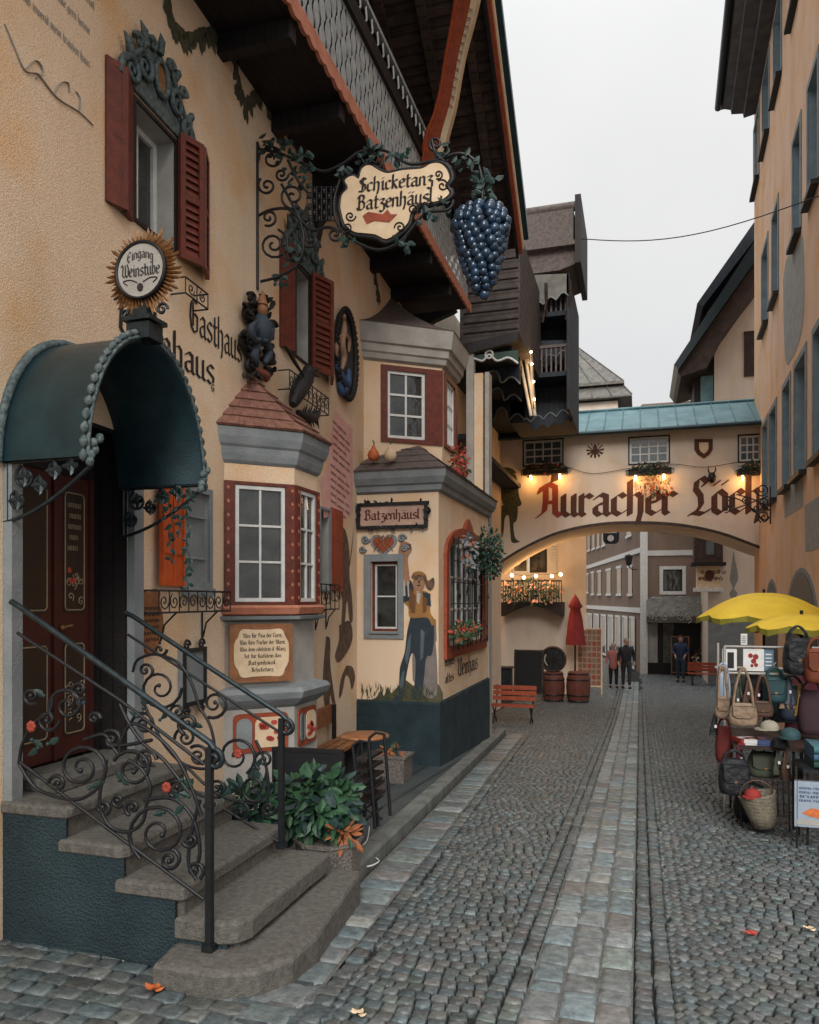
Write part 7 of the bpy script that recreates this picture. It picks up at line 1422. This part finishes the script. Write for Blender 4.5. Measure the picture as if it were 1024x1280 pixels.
sack('backpack', 1020, 832, .22, .34, .2, 8.4, col('rust_nylon', (.17, .045, .02), .7), 'rust red backpack high on the stall at the right edge', 'backpack', .10)
sack('backpack', 990, 878, .26, .36, .2, 8.75, col('navy_nylon', (.02, .028, .05), .6), 'navy backpack hanging in the middle of the rail', 'backpack', .10)
sack('backpack', 1014, 890, .24, .44, .18, 8.6, col('plum_cloth', (.05, .025, .035), .8), 'plum coloured long bag hanging at the right of the rail', 'bag', .10, flap=False)
sack('rucksack', 918, 970, .28, .34, .2, 8.05, blk, 'shiny black rucksack leaning low at the left front of the stall', 'rucksack', .08)
sack('rucksack', 955, 955, .30, .24, .2, 8.35, olive, 'dark olive rucksack under the stall table', 'rucksack', .06)
sack('rucksack', 905, 930, .16, .36, .14, 8.4, col('maroon_cloth', (.13, .018, .015), .8), 'dark red bag hanging off the left side of the stall table', 'bag', .08, flap=False)
sack('rucksack', 940, 1005, .34, .30, .2, 8.45, blk, 'black bag standing on the ground under the stall table', 'bag', .06)
# straw basket and red hat
f = yfr(7.9); c = f.px(951, 1012); t = thing('straw_basket', c, 'pale straw basket tipped forward at the foot of the stall', 'basket', 'baskets'); T = Matrix.Rotation(R(-14), 3, 'Y'); ax2 = (T @ V((1, 0, 0)), T @ V((0, 1, 0)), T @ V((0, 0, 1)))
MB().lathe([(.001, -.16), (.10, -.16), (.13, -.05), (.165, .14), (.17, .155), (.155, .15), (.12, -.04), (.001, -.13)], c, 20, ax=ax2).build('weave', mt('straw', (.26, .23, .17), (.15, .13, .10), .8, scale=30, bump=.6, wave=('Z', 9, .6, 1)), t); MB().tube([c+T @ V((.15*cos(a), 0, .14+.14*sin(a))) for a in [pi*k/10 for k in range(11)]], .008, 5).build('handle', brn, t)
def cap(px, py, r, Y, mat_, label, ang=0, on_=None):
    p = yfr(Y).px(px, py); t = thing('cap', p, label, 'cap', 'caps on the stall'); m = MB(); m.lathe([(r, 0), (r*1.02, r*.3), (r*.85, r*.75), (r*.45, r*1.0), (.001, r*1.06)], p, 16); m.ball(p+V((0, 0, r*1.06)), r*.09, 5, 4); m.build('crown', mat_, t)
    m = MB(); q = [(r*.95*cos(a)+0, r*.95*sin(a)) for a in [ang-1.1+2.2*k/8 for k in range(9)]]+[((r*1.75-.4*r*abs(k-4)/4)*cos(a), (r*1.75-.4*r*abs(k-4)/4)*sin(a)) for k, a in [(k, ang+.8-1.6*k/8) for k in range(9)]]; m.loft([[p+V((x, y, z)) for x, y in q] for z in (.0, .012)]); m.build('brim', mat_, t)
cap(962, 912, .085, 8.05, col('khaki_cloth', (.30, .28, .22), .8), 'khaki cap lying on the stall table beside the tan handbag', R(200)); cap(988, 922, .09, 8.0, teal, 'dark teal cap lying on the stall table at the right', R(250)); cap(941, 996, .075, 7.85, redc, 'bright red cap resting on the straw basket', R(240)); cap(975, 932, .08, 8.1, blk, 'black cap at the front edge of the stall table', R(270))
# books and small goods on the table
for k, (px, dx, mt_, lb) in enumerate(((938, .14, wht, 'white magazine lying on the stall table'), (952, .12, col('blue_book', (.05, .08, .18)), 'blue booklet lying beside the white magazine'), (927, .10, redc, 'small red box on the left edge of the stall table'))):
    p = yfr(8.15).px(px, 930); t = thing('booklet', p, lb, 'booklet', 'booklets on the stall'); m = MB(); m.box((p.x, 8.2, zt4+.018+.04), (dx, .18, .04), .2*k, 0); m.box((p.x+.01, 8.21, zt4+.018+.01), (dx, .18, .018), .1); m.build('cover', mt_, t); MB().box((p.x, 8.2, zt4+.018+.061), (dx*.6, .08, .002), .2*k).build('title_block', A['redlt'] if k != 2 else wht, t)
# picture panels standing on the rail
def panel(px0, px1, y0, y1, Y, mats, label, shape):
    f = yfr(Y); a, b = f.uv(px0, y0), f.uv(px1, y1); t = thing('picture_panel', f.p((a[0]+b[0])/2, b[1]), label, 'picture panel', 'picture panels on the rack'); MB().bf(f, a[0], b[0], b[1], a[1], -.01, .01).build('board', mats[0], t); m = MB(); w_, h_ = b[0]-a[0], a[1]-b[1]
    if shape == 0: m.bf(f, a[0]+w_*.35, b[0]-w_*.2, b[1]+h_*.1, a[1]-h_*.15, .011, .014)
    elif shape == 1:
        for (x, y, r) in ((.35, .7, .12), (.6, .65, .14), (.5, .45, .13), (.62, .28, .10), (.42, .25, .08)): m.prism(f, oval(a[0]+w_*x, b[1]+h_*y, r*w_, r*h_*.9, 9), .011, .014+.001*x)
    else:
        for k in range(4): m.bf(f, a[0]+w_*.15, b[0]-w_*.2, b[1]+h_*(.2+.17*k), b[1]+h_*(.26+.17*k), .011, .014)
    m.build('print', mats[1], t)
panel(903, 921, 811, 838, 8.72, [wht, A['black']], 'white panel with a dark upright picture at the left end of the rack', 0); panel(929, 955, 811, 839, 8.72, [wht, redc], 'white panel with a red blotched print in the middle of the rack', 1); panel(955, 967, 811, 838, 8.74, [col('blue_panel', (.12, .20, .28)), wht], 'narrow blue panel beside the red print panel', 2); panel(926, 934, 792, 806, 9.3, [wht, A['grey']], 'small pale notice fixed above the rack', 2)
# cloth pile and poster at the right edge
c = yfr(7.6).px(1016, 962); t = thing('front_table', (c.x+.2, 7.75, gz(7.7)), 'small front table at the right edge carrying folded teal cloths', 'table'); MB().box((c.x+.28, 7.75, c.z), (.75, .5, .03)).build('top', A['iron'], t)
for (x, y) in ((-.05, 7.55), (.6, 7.55), (-.05, 7.95), (.6, 7.95)): MB().tube([(c.x+x, y, gz(y)), (c.x+x, y, c.z-.01)], .012, 5).build('leg', A['iron'], t)
for k in range(3):
    q = (c.x+.22, 7.75, c.z+.05+.065*k); t = thing('folded_cloth', q, ('bottom dark green folded cloth in the pile on the front table', 'middle blue folded cloth in the pile on the front table', 'top bright teal folded cloth in the pile on the front table')[k], 'cloth', 'folded cloths'); m = MB(); m.loft([[(q[0]-.22+a, 7.75-.2, q[2]-.03+.06*sin(pi*a/.5)*.15), (q[0]-.22+a, 7.55-.02, q[2]), (q[0]-.22+a, 7.75-.2, q[2]+.03+.01*sin(9*a)), (q[0]-.22+a, 7.95, q[2]+.03+.01*sin(7*a+k)), (q[0]-.22+a, 7.97, q[2]), (q[0]-.22+a, 7.95, q[2]-.03)] for a in [.05*j for j in range(10)]], 0, True, True); m.build('fold', [col('bottle_green', (.02, .06, .045), .8), col('mid_blue_cloth', (.05, .12, .20), .8), col('bright_teal', (.06, .15, .18), .8)][k], t)
f = yfr(7.42); a, b = f.uv(993, 975), f.uv(1040, 1036); t = thing('stall_poster', f.p(a[0], b[1]), 'pale blue poster with an orange shape hung on the front table', 'poster'); MB().bf(f, a[0], b[0], b[1], a[1], -.008, .008).build('sheet', col('pale_blue_sheet', (.30, .36, .44)), t)
m = MB(); w_, h_ = b[0]-a[0], a[1]-b[1]; m.prism(f, [(a[0]+w_*x, b[1]+h_*y) for x, y in ((.2, .3), (.45, .42), (.8, .38), (.95, .28), (.7, .2), (.4, .24))], .009, .012, 0)
for k in range(4): write(m, f, ('unimu rinum', 'minu mur', 'irumi', 'numi run')[k], a[0]+w_*.12, b[1]+h_*(.82-.09*k), .018, w_*(.7-.08*(k % 2)), d=.010, mi=1)
m.bf(f, a[0]+.02, b[0]-.02, b[1]+.02, b[1]+h_*.16, .009, .011, 2); m.build('print', [A['oflow'], col('blue_ink', (.04, .07, .18)), A['greylt']], t); m = MB(); m.tube([f.p(a[0]+.02, a[1], 0), f.p(a[0]+.02, gz(7.42), -.0)], .01, 5); m.tube([f.p(b[0]-.05, a[1], 0), f.p(b[0]-.05, gz(7.42), -.0)], .01, 5); m.tube([f.p(a[0], a[1], 0), f.p(b[0], a[1], 0)], .01, 5); m.build('stand', A['iron'], t)
t = thing('wire_rack', (xw(975), 7.95, gS), 'thin dark wire rack between the straw basket and the poster', 'wire rack'); f = yfr(7.95); m = MB()
for x in (966, 972, 979, 986): m.tube([f.px(x, 975), f.px(x+1, 1040 if x in (966, 986) else 1020)], .006, 4)
for y in (976, 984, 992, 1005, 1020): m.tube([f.px(966, y), f.px(987, y)], .006, 4)
m.build('wires', A['iron'], t)
for k, (px, py, h_) in enumerate(((968, 845, .5), (985, 850, .6), (1005, 846, .7), (948, 846, .5))):
    f = yfr(9.4); t = thing('hanging_garment', f.px(px, py), ('dark green garment on the rear rail', 'black coat like garment on the rear rail', 'dark wine garment at the right of the rear rail', 'charcoal garment at the left of the rear rail')[k], 'garment', 'garments on the rear rail'); p = f.px(px, py); p.z = zr4
    m = MB(); rg = []
    for j, (z, w_) in enumerate(((0, .04), (-.05, .16), (-.1, .19), (-.3, .17), (-h_, .20))): rg.append([p+V((w_*cos(a), .06*sin(a)+.015*sin(5*a+j), z)) for a in [2*pi*q/14 for q in range(14)]])
    m.loft(rg, 0, True, True); m.build('cloth', [col('bottle_green', (.02, .06, .045), .8), blk, col('wine_cloth', (.10, .02, .03), .8), olive][k], t); MB().tube([p+V((0, 0, .0)), p+V((0, 0, .05)), p+V((.02, 0, .07))], .006, 4).build('hanger', A['greylt'], t)

# small dangling goods, tags and scarves that fill the stall
r0 = random.Random(33); gmats = [blk, olive, brn, col('wine_cloth', (.10, .02, .03), .8), teal, tan, col('slate_cloth', (.10, .12, .14), .8), col('mustard_cloth', (.30, .19, .05), .8)]
names_ = ['black', 'olive', 'brown', 'wine red', 'teal', 'tan', 'slate grey', 'mustard']
where = [(908, 868, 8.62, 'at the left end of the rail'), (921, 872, 8.62, 'behind the long bag straps'), (934, 864, 8.62, 'between the tan and brown bags'), (947, 866, 8.62, 'above the brown bag'), (958, 872, 8.62, 'left of the dark teal backpack'), (978, 868, 8.62, 'right of the dark teal backpack'), (986, 862, 8.62, 'above the navy backpack'), (999, 868, 8.62, 'left of the plum bag'), (893, 905, 8.3, 'on the outer left corner of the table'), (972, 950, 8.1, 'below the front edge of the table'), (983, 955, 8.1, 'beside the wire rack'), (925, 945, 8.1, 'under the left table edge')]
for k, (px, py, Y, w_) in enumerate(where):
    mi = k % 8; f = yfr(Y); p = f.px(px, py); t = thing('scarf', p, names_[mi]+' scarf hanging '+w_+(' of the stall' if 'table' in w_ else ''), 'scarf', 'scarves on the stall'); L = r0.uniform(.18, .34); wd = r0.uniform(.035, .06); m = MB(); top = p+V((0, 0, .12)); rg = []
    for j in range(7): q = j/6; rg.append([top+V((wd*(.4+.6*q)*x+.01*sin(3*q+k), .015*cos(4*x+6*q+k)+y, -L*q-.012*abs(x))) for x, y in ((-1, 0), (-.3, -.012), (.3, .008), (1, 0), (.3, .022), (-.3, .006))])
    m.loft(rg, 0, True, True); m.build('cloth', gmats[mi], t); MB().box(p+V((.01, -.03, -.02)), (.022, .002, .03), .2).build('price_tag', A['white'], t)
for o in bpy.data.objects:
    if '_w' in o: del o['_w']
